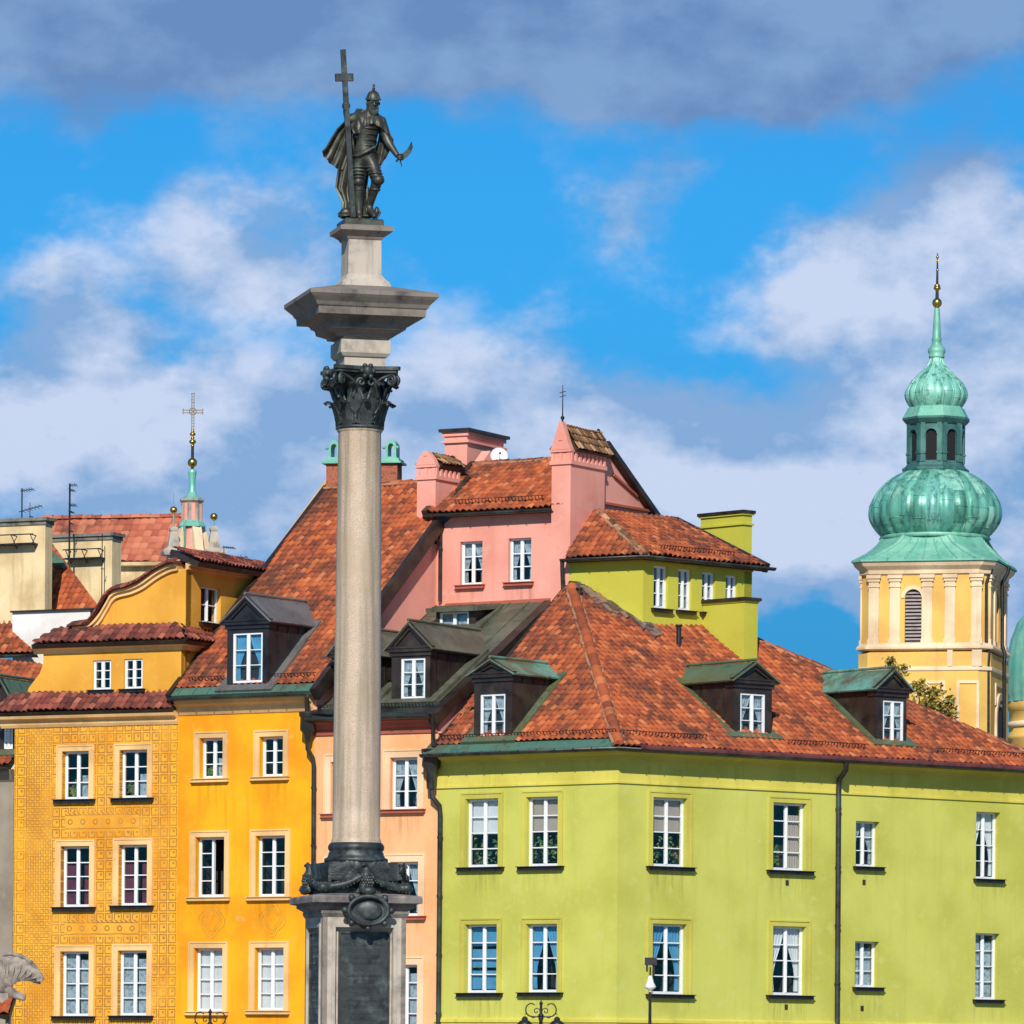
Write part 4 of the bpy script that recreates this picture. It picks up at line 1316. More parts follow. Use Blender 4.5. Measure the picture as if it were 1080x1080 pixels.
# darker sooty tiles low on the left, as one patch of older tiles
ridge_tiles(T, 'ridge_tiles', RY.w(wl, vtop, .05), RY.w(wr_, vtop, .05), 'tile_orange', .12)
mb = MB(); mb.prism(RY, [(wl + .0, -.03), (wr_, -.03), (wr_, .32), (wl, .32)], -.08, .06)
k = wl + .3
while k < wr_: mb.pbox(RY, k, k + .02, 0, .32, .06, .09); k += .5
T.part('eave_flashing', mb, M['copper_green'], label='green-streaked copper strip along the eave')
gutter(T, path, .47, zEy - .04, 'gutter', .085)
snow_guard(T, RY, wl + .4, RY.h2(240, 720)[0], .6); snow_guard(T, RY, RY.h2(287, 720)[0], .1, .6)
mb = MB(); mb.prism(RY, [(wr_ - .02, -.05), (wr_ + .16, -.05), (wr_ + .16, vtop + .05), (wr_ - .02, vtop + .05)], -.25, .12); mb.prism(RY, [(wl - .1, -.05), (wl + .06, -.05), (wl + .06, vtop + .05), (wl - .1, vtop + .05)], -.25, .12)
T.part('verge_board', mb, M['board'])
YS = wallp(p2, 57)
mb = MB(); Ls = 8.6
mb.prism(YS.off(.10), [(-.05, zEy - .6), (Ls, zEy - .6), (Ls, zEy + mY * (Ls + .4) - .2), (0, zEy - .05), (-.05, zEy - .2)], -.3, .0)
T.part('gable_wall', mb, M['pink'], label='salmon pink party wall under the roof edge')
# back slope
mb = MB(); a = RY.w(wl, vtop); b_ = RY.w(wr_, vtop); dn = -YF.N * 7 - Vector((0, 0, 6)); mb.face([b_, a, a + dn, b_ + dn]); T.part('roof', mb, M['board'])
mb = MB(); mb.prism(wallp(YF.w(wl, 0), 57).off(-.3), [(0, zEy), (Ls, zEy), (Ls, zEy + mY * (Ls + .4) - .2)], -.2, 0); T.part('gable_wall', mb, M['yellow_attic'])
dormer(T, YF, RY, (239.5, 283, 655.5, 727), (261.5, 628), (246, 667.5, 277.5, 720), 'board_grey', 'lead', 'bluesides', flash='lead', seam=.45, label='dark grey lead-clad dormer with triangular pediment')
# downpipe and hopper on the right edge
pipe(T, dpx(YF, [(323.5, 735, .45), (324, 752, .3), (324.5, 790, .25), (330, 800, .12), (331, 808, .1), (329.5, 1170, .1)]), .065, 'gutter')
mb = MB(); zz = [YF.hit(325, y, .25).z for y in (782, 775, 770, 757, 755, 751)]
mb.loft(YF.hit(325, 765, .25), list(zip([.08, .12, .23, .22, .26, .26], zz)), 10, .2); mb.tube([YF.hit(325, 752, .3), YF.hit(352, 752, .4)], .07, 8)
T.part('rain_hopper', mb, M['gutter'])
# painted medallions between the floors
SGL = simple('painted_ornament', (.66, .30, .03), .9, var=.3, scale=5)
mb = MB()
for (x, y) in ((223.5, 971), (287, 970)):
    u_, z_ = YF.h2(x, y)
    for (ra, rb, w_) in ((.30, .34, .012), (.22, .26, .012), (.40, .44, .010)):
        pts = [(u_ + (ra + .05 * math.cos(4 * a + (.6 if ra > .35 else 0))) * math.cos(a), z_ + (rb + .05 * math.cos(4 * a)) * math.sin(a)) for a in [2 * math.pi * k / 48 for k in range(49)]]
        for i in range(48):
            a = Vector(pts[i]); b_ = Vector(pts[i + 1]); n_ = (b_ - a).normalized(); n_ = Vector((-n_.y, n_.x)) * w_
            mb.face([YF.w(*(a - n_), .004), YF.w(*(b_ - n_), .004), YF.w(*(b_ + n_), .004), YF.w(*(a + n_), .004)])
T.part('painted_medallions', mb, SGL)
# chimney on the ridge with arched copper hoods
cp = RY.w(0, vtop); zc = at(345, 490, RY.hit(345, 516).y).z
yl = RY.hit(345, 516).y - .2
BK = wallp(at(344, 500, yl), -10)
ul = 0; ur = BK.h2(419, 495)[0]
mb = MB(); mb.pbox(BK, ul, ur, zc - 2.0, zc, -.7, 0); st = T.part('chimney', mb, M['brick'])
mb = MB(); mb.pbox(BK, ul - .12, ur + .12, zc + .001, zc + .06, -.8, .12); mb.pbox(BK, ul - .05, ur + .05, zc + .06, zc + .14, -.75, .05)
nh = 4; sp = (ur - ul - .42) / (nh - 1)
for i in range(nh):
    x = ul + .21 + i * sp
    arc = [(x - .2, zc + .14), (x - .16, zc + .2), (x - .16, zc + .45)] + [(x - .16 * math.cos(a), zc + .5 + .2 * math.sin(a)) for a in [math.pi * k / 8 for k in range(9)]] + [(x + .16, zc + .45), (x + .16, zc + .2), (x + .2, zc + .14)]
    inn = [(x + .09, zc + .2), (x + .09, zc + .46)] + [(x + .09 * math.cos(a), zc + .47 + .12 * math.sin(a)) for a in [math.pi * k / 6 for k in range(1, 6)]] + [(x - .09, zc + .46), (x - .09, zc + .2)]
    mb.prism(BK, arc[::-1], -.6, -.06, [inn])
    mb.ball(BK.w(x + .2, zc + .46, -.04), .05, 8); mb.ball(BK.w(x - .2, zc + .46, -.04), .05, 8)
T.part('copper_hoods', mb, M['patina2'], st)

# ================================================================== SGRAFFITO HOUSE
T = Thing('townhouse', 'ochre townhouse covered in sgraffito squares with a curved tiled gable, at the left', 'house', (p3.x, p3.y, 0))
wl = OF.h2(14.5, 900)[0]
zO = OF.h2(100, 766)[1]
hs = []; wz = []
for r_, st in (((69, 793, 96.5, 843), 'plant'), ((129.5, 791.5, 158, 841.5), 'plant'), ((67.5, 893, 97, 956.5), 'wine'), ((128.5, 891.5, 158, 955), 'wine'), ((67, 1004, 96.5, 1071.5), 'lace'), ((127.5, 1003, 157.5, 1071), 'lace')):
    hs.append(window(T, OF, r_, 2, 3 if r_[1] < 800 else 4, st, recess=.15, sur=.18, surm='cream', sillm='iron', munt=.03)); wz.append(hs[-1])
wall(T, 'wall', OF, [(wl, 0), (0, 0), (0, zO), (wl, zO)], hs, 'sgraffito')
# the scratched pattern, laid out from the windows
t = SG['t']; b = SG['b']; u, z = SG['u'], SG['z']
umid = (wz[0][1][0] + wz[1][0][0]) / 2
leftz = u.lt(OF.h2(28, 900)[0])            # plain yellow quoin strip on the far left keeps the big squares
fineL = u.gt(OF.h2(28, 900)[0]) * u.lt(OF.h2(54, 900)[0])
pat = SG['big'] * (fineL * -1.0 + 1.0)
pat = pat.mx(SG['small'] * fineL)
for k in (0, 2):
    zt_ = wz[k][0][1] - .35; zb2 = wz[k + 2][2][1] + .42
    panel = u.gt(wz[0][0][0] + .1) * u.lt(wz[1][1][0] - .25) * z.gt(zb2) * z.lt(zt_)
    pat = pat * (panel * -1.0 + 1.0)
    zc_ = (zt_ + zb2) / 2
    du = ((SG['uw'] / .42).fr() - .5) * .42; dz_ = SG['zw'] - zc_
    rr2 = (du * du + dz_ * dz_).op('SQRT')
    ring = rr2.gt(.05) * rr2.lt(.085)
    line = ((SG['zw'] - (zb2 + .08)).ab().lt(.014)).mx((SG['zw'] - (zt_ - .08)).ab().lt(.014))
    teeth = ((SG['uw'] / .16).fr() + ((SG['zw'] - zt_) / .12)).fr().lt(.4) * ((SG['zw'] - zt_ + .0).ab().lt(.07))
    pat = pat.mx(panel * (ring.mx(line).mx(teeth)))
wear = noise(t, SG['c'].outputs['Object'], 1.1, 6, .65).smooth(.34, .60) * .65 + .35
gr = noise(t, SG['c'].outputs['Object'], 30, 4, .6)
base = mixc(t, noise(t, SG['c'].outputs['Object'], .8, 5, .6).smooth(.4, .65), (.86, .42, .045), (.74, .29, .02))
fld = ((SG['uw'] / .30).fl() + (SG['zw'] / .30).fl()) / 2
base = mixc(t, (fld.fr().gt(.25)) * .35, base, (.62, .30, .06))
quoin = u.gt(-.22) .mx(u.lt(OF.h2(26, 900)[0]))
base = mixc(t, quoin * .7, base, (.85, .42, .03))
pc_ = mixc(t, pat * wear, base, (.36, .15, .03))
pc_ = mixc(t, 1.0, pc_, mixc(t, gr, (.9, .9, .9), (1.08, 1.08, 1.08)), 'MULTIPLY')
t.links.new(pc_, b.inputs['Base Color']); b.inputs['Roughness'].default_value = .92; b.inputs['Specular IOR Level'].default_value = .2
bump(t, b, pat * -1.0 + gr * .2, .35, .02)
# cornice
OS = wallp(p3, 62)
side = lambda s_: xy(OS.w(s_, 0))
mb = MB(); mb.sweep([xy(OF.w(wl - .45, 0)), xy(OF.w(.0, 0))], [(-.1, zO - .0), (.03, zO), (.08, zO + .08), (.1, zO + .18), (.26, zO + .24), (.32, zO + .36), (-.1, zO + .4)])
T.part('cornice', mb, M['cream'])
# first tiled strip
z1_ = OF.h2(100, 751)[1]
Q1 = OF.roof(z1_, .38, .95); u0_ = OF.h2(1, 745)[0]
tile_roof(T, 'tiled_ledge', Q1, [(u0_, 0), (.0, 0), (0, .78), (u0_ + .2, .78)], 'tile_dark', tw=.2, th=.26, seed=21)
# attic storey
zA0 = OF.h2(100, 742)[1]; zA1 = OF.h2(100, 684)[1]
D1 = -.12; OA = OF.off(D1)
hs = [window(T, OA, r_, 2, 3, '', recess=.05, sur=None, sillm='iron', bar=.05, munt=.025) for r_ in ((99, 696.5, 118, 727.5), (132, 695, 151.3, 726.5))]
cur = [OA.h2(x, y) for x, y in ((27, 738), (30, 726), (36, 718), (42, 710), (45.5, 700), (46, 684))]
wall(T, 'attic_wall', OA, [(0, zA0 - .3), (0, zA1 + .1)] + [c_ for c_ in reversed(cur)] , hs, 'yellow_attic')
OSA = wallp(OA.w(0, 0), 62)
wall(T, 'attic_wall', OSA, [(0.001, zA0 - 3), (6.5, zA0 - 3), (6.5, zA1 + .1), (0.001, zA1 + .1)], [], 'yellow_attic')
mb = MB(); mb.sweep([xy(OA.w(cur[-1][0] - .3, 0)), xy(OA.w(0, 0)), xy(OSA.w(3.2, 0))], [(0, zA1 - .1), (.04, zA1 - .1), (.08, zA1), (.2, zA1 + .05), (.22, zA1 + .12), (0, zA1 + .14)])
T.part('cornice', mb, M['cream'])
Q2 = OA.roof(zA1 + .14, .36, .85)
Q2s = OSA.roof(zA1 + .14, .36, .85)
ua_ = OA.h2(40, 680)[0]
tile_roof(T, 'tiled_ledge', Q2, [(ua_, 0), (.36, 0), (-.2, .74), (ua_ + .6, .74)], 'tile_dark', tw=.2, th=.26, seed=22)
tile_roof(T, 'tiled_ledge', Q2s, [(-.36, 0), (2.6, 0), (2.6, .74), (.2, .74)], 'tile_dark', tw=.2, th=.26, seed=23)
# gable storey
D2 = D1 - .22; OG = OF.off(D2)
cv = [(80, 655), (97, 652), (107, 643), (115, 630), (123, 618), (140, 613), (153, 607), (167, 597), (180, 590), (188.5, 588)]
# smooth the curve
def cat(ps, n=4):
    out = []
    for i in range(len(ps) - 1):
        p0 = Vector(ps[max(i - 1, 0)]); a = Vector(ps[i]); b_ = Vector(ps[i + 1]); p3_ = Vector(ps[min(i + 2, len(ps) - 1)])
        for k in range(n):
            s_ = k / n; out.append(tuple(.5 * ((2 * a) + (b_ - p0) * s_ + (2 * p0 - 5 * a + 4 * b_ - p3_) * s_ ** 2 + (3 * a - p0 - 3 * b_ + p3_) * s_ ** 3)))
    return out + [tuple(ps[-1])]
cvu = [OG.h2(x, y + 12) for x, y in cat(cv)]
ue = 0
zg0 = zA1 - .2
wall(T, 'gable_wall', OG, [(cvu[0][0] + .3, zg0), (ue, zg0), (ue, cvu[-1][1])] + [c_ for c_ in reversed(cvu[:-1])], [], 'yellow_attic')
mb = MB()
# cream moulding following the curve
for i in range(len(cvu) - 1):
    a = Vector(cvu[i]); b_ = Vector(cvu[i + 1])
    for (o0, o1, dd) in ((-.05, .07, .10), (.07, .16, .2)):
        mb.prism(OG, [a + Vector((0, o0)), b_ + Vector((0, o0)), b_ + Vector((0, o1)), a + Vector((0, o1))], -.3, dd)
T.part('gable_moulding', mb, M['cream'])
mb = MB()
# coping of hollow tiles laid over the curve
L = 0; pos = []
seg = [(Vector(cvu[i]), Vector(cvu[i + 1])) for i in range(len(cvu) - 1)]
for a, b_ in seg:
    n = max(1, round((b_ - a).length / .17))
    for k in range(n): pos.append((a.lerp(b_, k / n), (b_ - a).normalized()))
for i, (p, d_) in enumerate(pos):
    g = []; uvs = []
    for (dd, hh) in ((.34, .16), (.1, .26), (-.42, .34)):
        row = []
        for k in range(7):
            a = math.pi * k / 6
            q = p + d_ * (-.095 * math.cos(a)) + Vector((-d_.y, d_.x)) * (hh + .06 * math.sin(a))
            row.append(OG.w(q.x, q.y, dd))
        g.append(row); uvs.append([(i + .5, 50.3)] * 7)
    mb.grid(g, 0, True, False, uvs); mb.face(g[0], 0, [(i + .5, 50.3)] * 7)
    q0 = p - d_ * .1; q1 = p + d_ * .1; nn_ = Vector((-d_.y, d_.x))
    mb.prism(OG, [q0 + nn_ * .14, q1 + nn_ * .14, q1 + nn_ * .22, q0 + nn_ * .22], -.42, .30, mi=1)
T.part('gable_coping', mb, [M['tile_dark'], M['tile_dark']])
OSG = wallp(OG.w(0, 0), 62)
zs = cvu[-1][1]
hs = [window(T, OSG, (208, 619.5, 229, 657.5), 2, 2, '', recess=.12, sur=None, sillm='iron', bar=.05, munt=.03)]
wall(T, 'gable_side', OSG, [(0.001, zg0 - 1), (6.0, zg0 - 1), (6.0, zs), (0.001, zs)], hs, 'yellow_attic')
mb = MB(); mb.sweep([xy(OG.w(-.02, 0)), xy(OSG.w(5.6, 0))], [(0, zs - .04), (.1, zs - .02), (.1, zs + .07), (.2, zs + .1), (.22, zs + .15), (0, zs + .16)])
T.part('cornice', mb, M['cream'])
Q3 = OSG.roof(zs + .17, .45, .42)
tile_roof(T, 'side_roof', Q3, [(-.05, 0), (5.9, 0), (5.9, 1.0), (-.05, 1.0)], 'tile_dark', tw=.19, th=.27, seed=25)


# ================================================================== THE COLUMN
YC = 115.0
S_ = FPX / YC                                   # px per metre at the column
class ZP(float): pass
def zc(y, x=378):
    q = ZP(at(x, y, YC - .55).z); q.y = y; return q
ccen = at(372, 1080, YC)
CX, CY = at(377.3, 700, YC).x, YC
RT = R(14)
CF = wallp((CX, CY, 0), 14)                      # plane through the axis, facing the square
cen = Vector((CX, CY, 0))
def sq(mb, prof, mi=0):
    """square mouldings: [(half width, z)]"""
    pr_ = [(r_, at(378, q.y, YC - 1.21 * r_).z if isinstance(q, ZP) else q) for r_, q in prof]
    mb.loft(cen, pr_, 4, RT, mi)
T = Thing('column_monument', 'tall granite column with dark bronze capital and eagles on a stone pedestal in the foreground', 'column', (CX, CY, 0))
mb = MB()
# steps and pedestal die
sq(mb, [(2.6, 0), (2.6, .18)]); sq(mb, [(2.25, .181), (2.25, .36)])
hd = 0.875
sq(mb, [(1.35, .361), (1.35, .75), (1.22, .95), (1.05, 1.0), (hd + .1, 1.15), (hd + .02, 1.2)])
ztop = zc(966)
# die with sunk panels on each face
zp0, zp1 = 1.5, zc(984)
for k in range(4):
    A = Plane(cen + Vector((0, 0, 0)), Matrix.Rotation(k * math.pi / 2, 3, 'Z') @ CF.U, (0, 0, 1)).off(hd)
    mb.prism(A, [(-hd, 1.2), (hd, 1.2), (hd, ztop), (-hd, ztop)], -.10, 0, [[(-.60, zp0 - .1), (.60, zp0 - .1), (.60, zp1 + .1), (-.60, zp1 + .1)]])
    mb.prism(A, [(-.68, zp0 - .18), (.68, zp0 - .18), (.68, zp1 + .18), (-.68, zp1 + .18)], .001, .03, [[(-.61, zp0 - .11), (.61, zp0 - .11), (.61, zp1 + .11), (-.61, zp1 + .11)]])
mb.loft(cen, [(hd - .101, 1.2), (hd - .101, ztop)], 4, RT)
T.part('pedestal', mb, M['stone'])
mb = MB()
z_ = zc
sq(mb, [(hd + .01, z_(967)), (hd + .05, z_(963)), (hd + .04, z_(960)), (hd + .16, z_(956)), (hd + .16, z_(953)), (hd + .28, z_(951.5)), (hd + .28, z_(946)), (hd + .26, z_(944)), (.82, z_(942))])
T.part('pedestal_cornice', mb, M['stone_black'])
# bronze plaques with the raised inscription
LINES = ['HONORI ET PIETATI', 'SACRAM STATVAM HANC', 'SIGISMVNDO III', 'VLADISLAVS IIII', 'NATVRA AMORE GENIO', 'FILIVS', 'ELECTIONE SERIE FELICITATE', 'SVCCESSOR', 'VOTO ANIMO CVLTV', 'GRATVS', 'PATRI PATRIAE PARENTI', 'OPT MER ANNO DNI', 'MDCXLIII', 'PONI IVSSIT', 'CVI IAM', 'GLORIA TROPHEVM', 'POSTERITAS GRATITVDINEM', 'AETERNITAS MONVMENTVM', 'POSVIT AVT DEBET']
def text_mesh(txt, size, depth):
    cu = bpy.data.curves.new('t', 'FONT'); cu.body = txt; cu.size = size; cu.extrude = depth; cu.align_x = 'CENTER'; cu.resolution_u = 2
    ob = bpy.data.objects.new('t', cu); COL.objects.link(ob)
    dg = bpy.context.evaluated_depsgraph_get(); me = bpy.data.meshes.new_from_object(ob.evaluated_get(dg))
    bpy.data.objects.remove(ob); bpy.data.curves.remove(cu)
    return me
for k in (0, 1, 3):
    A = Plane(cen, Matrix.Rotation(k * math.pi / 2, 3, 'Z') @ CF.U, (0, 0, 1)).off(hd)
    mb = MB(); mb.pbox(A, -.53, .53, zp0 - .02, zp1 + .02, -.09, -.04)
    for (a, b_, c_, d_) in ((-.53, -.50, zp0 - .02, zp1 + .02), (.50, .53, zp0 - .02, zp1 + .02), (-.50, .50, zp0 - .02, zp0 + .02), (-.50, .50, zp1 - .02, zp1 + .02)):
        mb.pbox(A, a, b_, c_, d_, -.041, -.01)
    if k in (0, 3):
        for i, tx_ in enumerate(LINES):
            sz = min(.115, .96 / (len(tx_) * .66))
            me = text_mesh(tx_, sz, .006)
            y0 = zp1 - .14 - i * .128
            b0 = len(mb.v); mb.v += [A.w(v_.co.x, y0 + v_.co.y, -.036 + v_.co.z) for v_ in me.vertices]
            for p_ in me.polygons:
                mb.f.append([b0 + q for q in p_.vertices]); mb.m.append(0); mb.uv.append(None); mb.sm.append(False)
    T.part('plaque', mb, M['bronze_dark'])
# block behind the eagles, bronze base of the shaft
mb = MB()
sq(mb, [(.80, z_(943.5)), (.80, z_(936)), (.74, z_(934)), (.74, z_(909))])
T.part('socle', mb, M['bronze_dark'])
mb = MB(); sh0 = cen
mb.loft(cen, [(.62, z_(909)), (.66, z_(908.5)), (.66, z_(905)), (.60, z_(903.5)), (.57, z_(900)), (.57, z_(898.5)), (.545, z_(897.5)), (.58, z_(895)), (.585, z_(892)), (.56, z_(889.5)), (.53, z_(888))], 48)
sq(mb, [(.70, z_(915)), (.70, z_(908.8))])
T.part('column_base', mb, M['bronze_dark'])
mb = MB()
pr = [(.525, z_(888)), (.515, z_(886)), (.495, z_(882))]
for i in range(13):
    f = i / 12; pr.append((.495 - .052 * f ** 1.5, z_(882) + (z_(454) - z_(882)) * f))
pr += [(.45, z_(453)), (.475, z_(452)), (.475, z_(450.5))]
mb.loft(cen, pr, 64)
T.part('shaft', mb, M['granite'])
# capital
mb = MB()
zb0, zb1 = z_(450), z_(392)
hc = zb1 - zb0
mb.loft(cen, [(.46, zb0 - .02), (.50, zb0 - .0), (.50, zb0 + .05), (.455, zb0 + .07)], 48)
mb.loft(cen, [(.41, zb0 + .06), (.39, zb0 + hc * .5), (.41, zb0 + hc * .75), (.52, zb0 + hc * .97), (.58, zb1)], 48)
def leaf(ang, r0, z0, h, w, out, curl=1.0):
    g = []
    er = Vector((math.cos(ang), math.sin(ang), 0)); et = Vector((-er.y, er.x, 0))
    for i in range(11):
        s = i / 10
        if s < .72: rr_ = r0 + .035 + out * .25 * (s / .72) ** 2; zz = z0 + h * s / .72 * .96
        else:
            a = (s - .72) / .28 * math.pi * .80 * curl
            R0 = out * .30; rr_ = r0 + .035 + out * .25 + R0 * (1 - math.cos(a)); zz = z0 + h * .96 + R0 * math.sin(a)
        ww = w * (.62 + .38 * math.sin(min(1, s * 1.3) * math.pi)) * (1 - .55 * max(0, s - .75) / .25)
        ww *= 1 + .13 * math.sin(s * 26)
        row = []
        for j in range(-4, 5):
            t_ = j / 4
            row.append(cen + er * (rr_ - .05 * t_ * t_ + .022 * math.cos(j * math.pi)) + et * (ww / 2 * t_) + Vector((0, 0, zz - .03 * abs(t_))))
        g.append(row)
    mb.sheet(g, .03)
for k in range(8): leaf(RT + k * math.pi / 4, .44, zb0 + .06, hc * .36, .36, .34)
for k in range(8): leaf(RT + math.pi / 8 + k * math.pi / 4, .44, zb0 + .1, hc * .64, .36, .40)
for k in range(4):      # corner volutes
    a = RT + math.pi / 4 + k * math.pi / 2
    er = Vector((math.cos(a), math.sin(a), 0)); et = Vector((-er.y, er.x, 0))
    for s_ in (-1, 1):
        pts = []
        b0 = cen + er * .40 + et * (.34 * s_) + Vector((0, 0, zb0 + hc * .50)); b1 = cen + er * .80 + et * (.05 * s_) + Vector((0, 0, zb1 - .05))
        for i in range(8):
            f = i / 7; pts.append(b0.lerp(b1, f) + Vector((0, 0, .10 * math.sin(f * math.pi))) - er * .08 * math.sin(f * math.pi))
        cc_ = b1 - Vector((0, 0, .115)); 
        for i in range(1, 22):
            th = i / 21 * 3.2 * math.pi; rr_ = .115 * (1 - i / 26)
            pts.append(cc_ + er * (rr_ * math.sin(th)) + Vector((0, 0, rr_ * math.cos(th))) + et * (.02 * s_))
        mb.tube(pts, .036, 7)
    mb.ball(b1 - Vector((0, 0, .115)), .05, 8)
    # small inner volutes and rosette on each face
    a = RT + k * math.pi / 2
    er = Vector((math.cos(a), math.sin(a), 0)); et = Vector((-er.y, er.x, 0))
    for s_ in (-1, 1):
        pts = [cen + er * .5 + et * (.26 * s_) + Vector((0, 0, zb0 + hc * .55))]
        cc_ = cen + er * .60 + et * (.11 * s_) + Vector((0, 0, zb1 - .22))
        for i in range(16):
            th = -.6 + i / 15 * 2.6 * math.pi; rr_ = .10 * (1 - i / 19)
            pts.append(cc_ + et * (s_ * rr_ * math.cos(th)) + Vector((0, 0, rr_ * math.sin(th))))
        mb.tube(pts, .03, 6)
    mb.ball(cen + er * .70 + Vector((0, 0, zb1 + .0)), .11, 12, sc=(1, 1, 1.15))
    for q in range(6):
        mb.ball(cen + er * .72 + et * (.12 * math.cos(q * math.pi / 3)) + Vector((0, 0, zb1 + .12 * math.sin(q * math.pi / 3))), .055, 8)
# abacus with hollow sides
ab = []
for k in range(4):
    a0 = RT + math.pi / 4 + k * math.pi / 2; a1 = a0 + math.pi / 2
    A0 = Vector((math.cos(a0), math.sin(a0))) * 1.0; A1 = Vector((math.cos(a1), math.sin(a1))) * 1.0
    tt = (A1 - A0).normalized(); A0 = A0 + tt * .06; A1 = A1 - tt * .06
    nn = Vector((-(A0 + A1).x, -(A0 + A1).y)).normalized()
    for i in range(9):
        f = i / 8; ab.append(A0.lerp(A1, f) + nn * (.13 * math.sin(math.pi * f)))
H = Plane(cen, (1, 0, 0), (0, 1, 0))
for (z0_, z1_2, sc_) in ((zb1 - .01, zb1 + .045, .94), (zb1 + .046, zb1 + .12, 1.0)):
    mb.prism(H, [tuple(p * sc_) for p in ab], z0_, z1_2)
T.part('capital', mb, M['bronze_dark'])
# entablature
mb = MB()
zt0 = z_(388)
sq(mb, [(.43, zt0 - .02), (.43, z_(376)), (.47, z_(375)), (.52, z_(371)), (.52, z_(358)), (.46, z_(356.5)), (.46, z_(354.5))])
sq(mb, [(.50, z_(354.4)), (.58, z_(353)), (.60, z_(350.5)), (.78, z_(345)), (.80, z_(340)), (.84, z_(338))], 1)
sq(mb, [(.86, z_(337.8)), (.90, z_(334)), (.99, z_(330.5)), (1.12, z_(330)), (1.13, z_(322.5)), (1.16, z_(321)), (1.20, z_(317)), (1.30, z_(311)), (1.345, z_(308)), (1.345, z_(304)), (.5, z_(300))], 1)
T.part('entablature', mb, [M['stone'], M['stone_dark']])
mb = MB()
sq(mb, [(.52, z_(300.4)), (.50, z_(296)), (.42, z_(293)), (.38, z_(290)), (.35, z_(288.5)), (.345, z_(252)), (.37, z_(251))])
T.part('statue_pedestal', mb, M['stone'])
mb = MB(); sq(mb, [(.371, z_(251)), (.40, z_(248)), (.50, z_(243)), (.555, z_(241.5)), (.555, z_(237)), (.42, z_(236))])
T.part('pedestal_cap', mb, M['stone_dark'])

# eagles with spread wings on each side of the socle, garlands between them, cartouches below
def skin(verts, edges, radii, sub=2, root=0):
    me = bpy.data.meshes.new('s'); me.from_pydata([tuple(v_) for v_ in verts], edges, [])
    ob = bpy.data.objects.new('s', me); COL.objects.link(ob)
    sm_ = ob.modifiers.new('s', 'SKIN'); sm_.use_smooth_shade = True
    for i, r_ in enumerate(radii):
        sv = me.skin_vertices[0].data[i]; rr_ = r_ if isinstance(r_, tuple) else (r_, r_); sv.radius = rr_; sv.use_root = (i == root)
    ss = ob.modifiers.new('u', 'SUBSURF'); ss.levels = sub; ss.render_levels = sub
    dg = bpy.context.evaluated_depsgraph_get(); dg.update()
    res = bpy.data.meshes.new_from_object(ob.evaluated_get(dg))
    bpy.data.objects.remove(ob); bpy.data.meshes.remove(me)
    return res
def wing(mb, F, root, s_, span, hgt, d, rows=4):
    """fan of feathers: root (u,v); s_ = direction"""
    for ly in range(3):
        n = 9 - ly * 2
        for i in range(n):
            f = i / (n - 1)
            a = R(12 + 62 * f)
            L_ = span * (1 - .28 * ly) * (1 - .22 * f)
            b0 = Vector((root[0] + s_ * span * .16 * (1 - f), zE0 + root[1] + hgt * (.25 + .5 * f) * .5))
            tip = b0 + Vector((s_ * math.cos(a * .55) * L_, math.sin(a) * hgt * .95 - hgt * .25))
            dr = (tip - b0).normalized(); nn = Vector((-dr.y, dr.x)); w_ = span * .085
            g = []
            for k in range(7):
                q = k / 6; c_ = b0.lerp(tip, q); ww = w_ * (.7 + .5 * math.sin(q * math.pi)) * (1 if q < .9 else .55)
                g.append([F.w(*(c_ + nn * (ww * j)), d + .02 + .018 * ly + .10 * math.sin(q * 2.4) * .5 + (.012 if j == 0 else 0) + .006 * i) for j in (-1, 0, 1)])
            mb.sheet(g, .014)
zE0 = z_(943)
def eagle_part(k):
    A = Plane(cen, Matrix.Rotation(k * math.pi / 2, 3, 'Z') @ CF.U, (0, 0, 1)).off(.74)
    mb = MB()
    def V3(u_, v_, d_): return A.w(u_, zE0 + v_, d_)
    me = skin([V3(0, .08, .22), V3(0, .22, .25), V3(0, .38, .24), V3(0, .50, .22), V3(-.02, .58, .24), V3(-.06, .60, .30), V3(-.10, .57, .34)],
              [(0, 1), (1, 2), (2, 3), (3, 4), (4, 5), (5, 6)], [.09, .145, .15, .10, .075, .05, .018], 2, 1)
    mb.add_mesh(me)
    for s_ in (-1, 1):
        wing(mb, A, (.06 * s_, .30), s_, .62, .34, .10)
        me = skin([V3(.07 * s_, .14, .24), V3(.12 * s_, .05, .27), V3(.13 * s_, .02, .27)], [(0, 1), (1, 2)], [.07, .04, .04], 1)
        mb.add_mesh(me)
        for q in (-1, 0, 1): mb.tube([V3(.13 * s_, .03, .28), V3(.13 * s_ + .05 * q, .015, .38)], [.022, .010], 6)
    g = [[V3(.12 * j * (1 + i * .25), .14 - .035 * i, .16 + .01 * i) for j in (-1, -.5, 0, .5, 1)] for i in range(4)]
    mb.sheet(g, .02)
    # scales of the breast
    for i in range(5):
        for j in range(-2, 3):
            mb.ball(V3(j * .05 + (.025 if i % 2 else 0), .16 + i * .055, .385 - abs(j) * .02 - abs(i - 2) * .008), .03, 6, sc=(1, .5, 1.2))
    T.part('eagle', mb, M['bronze_dark'])
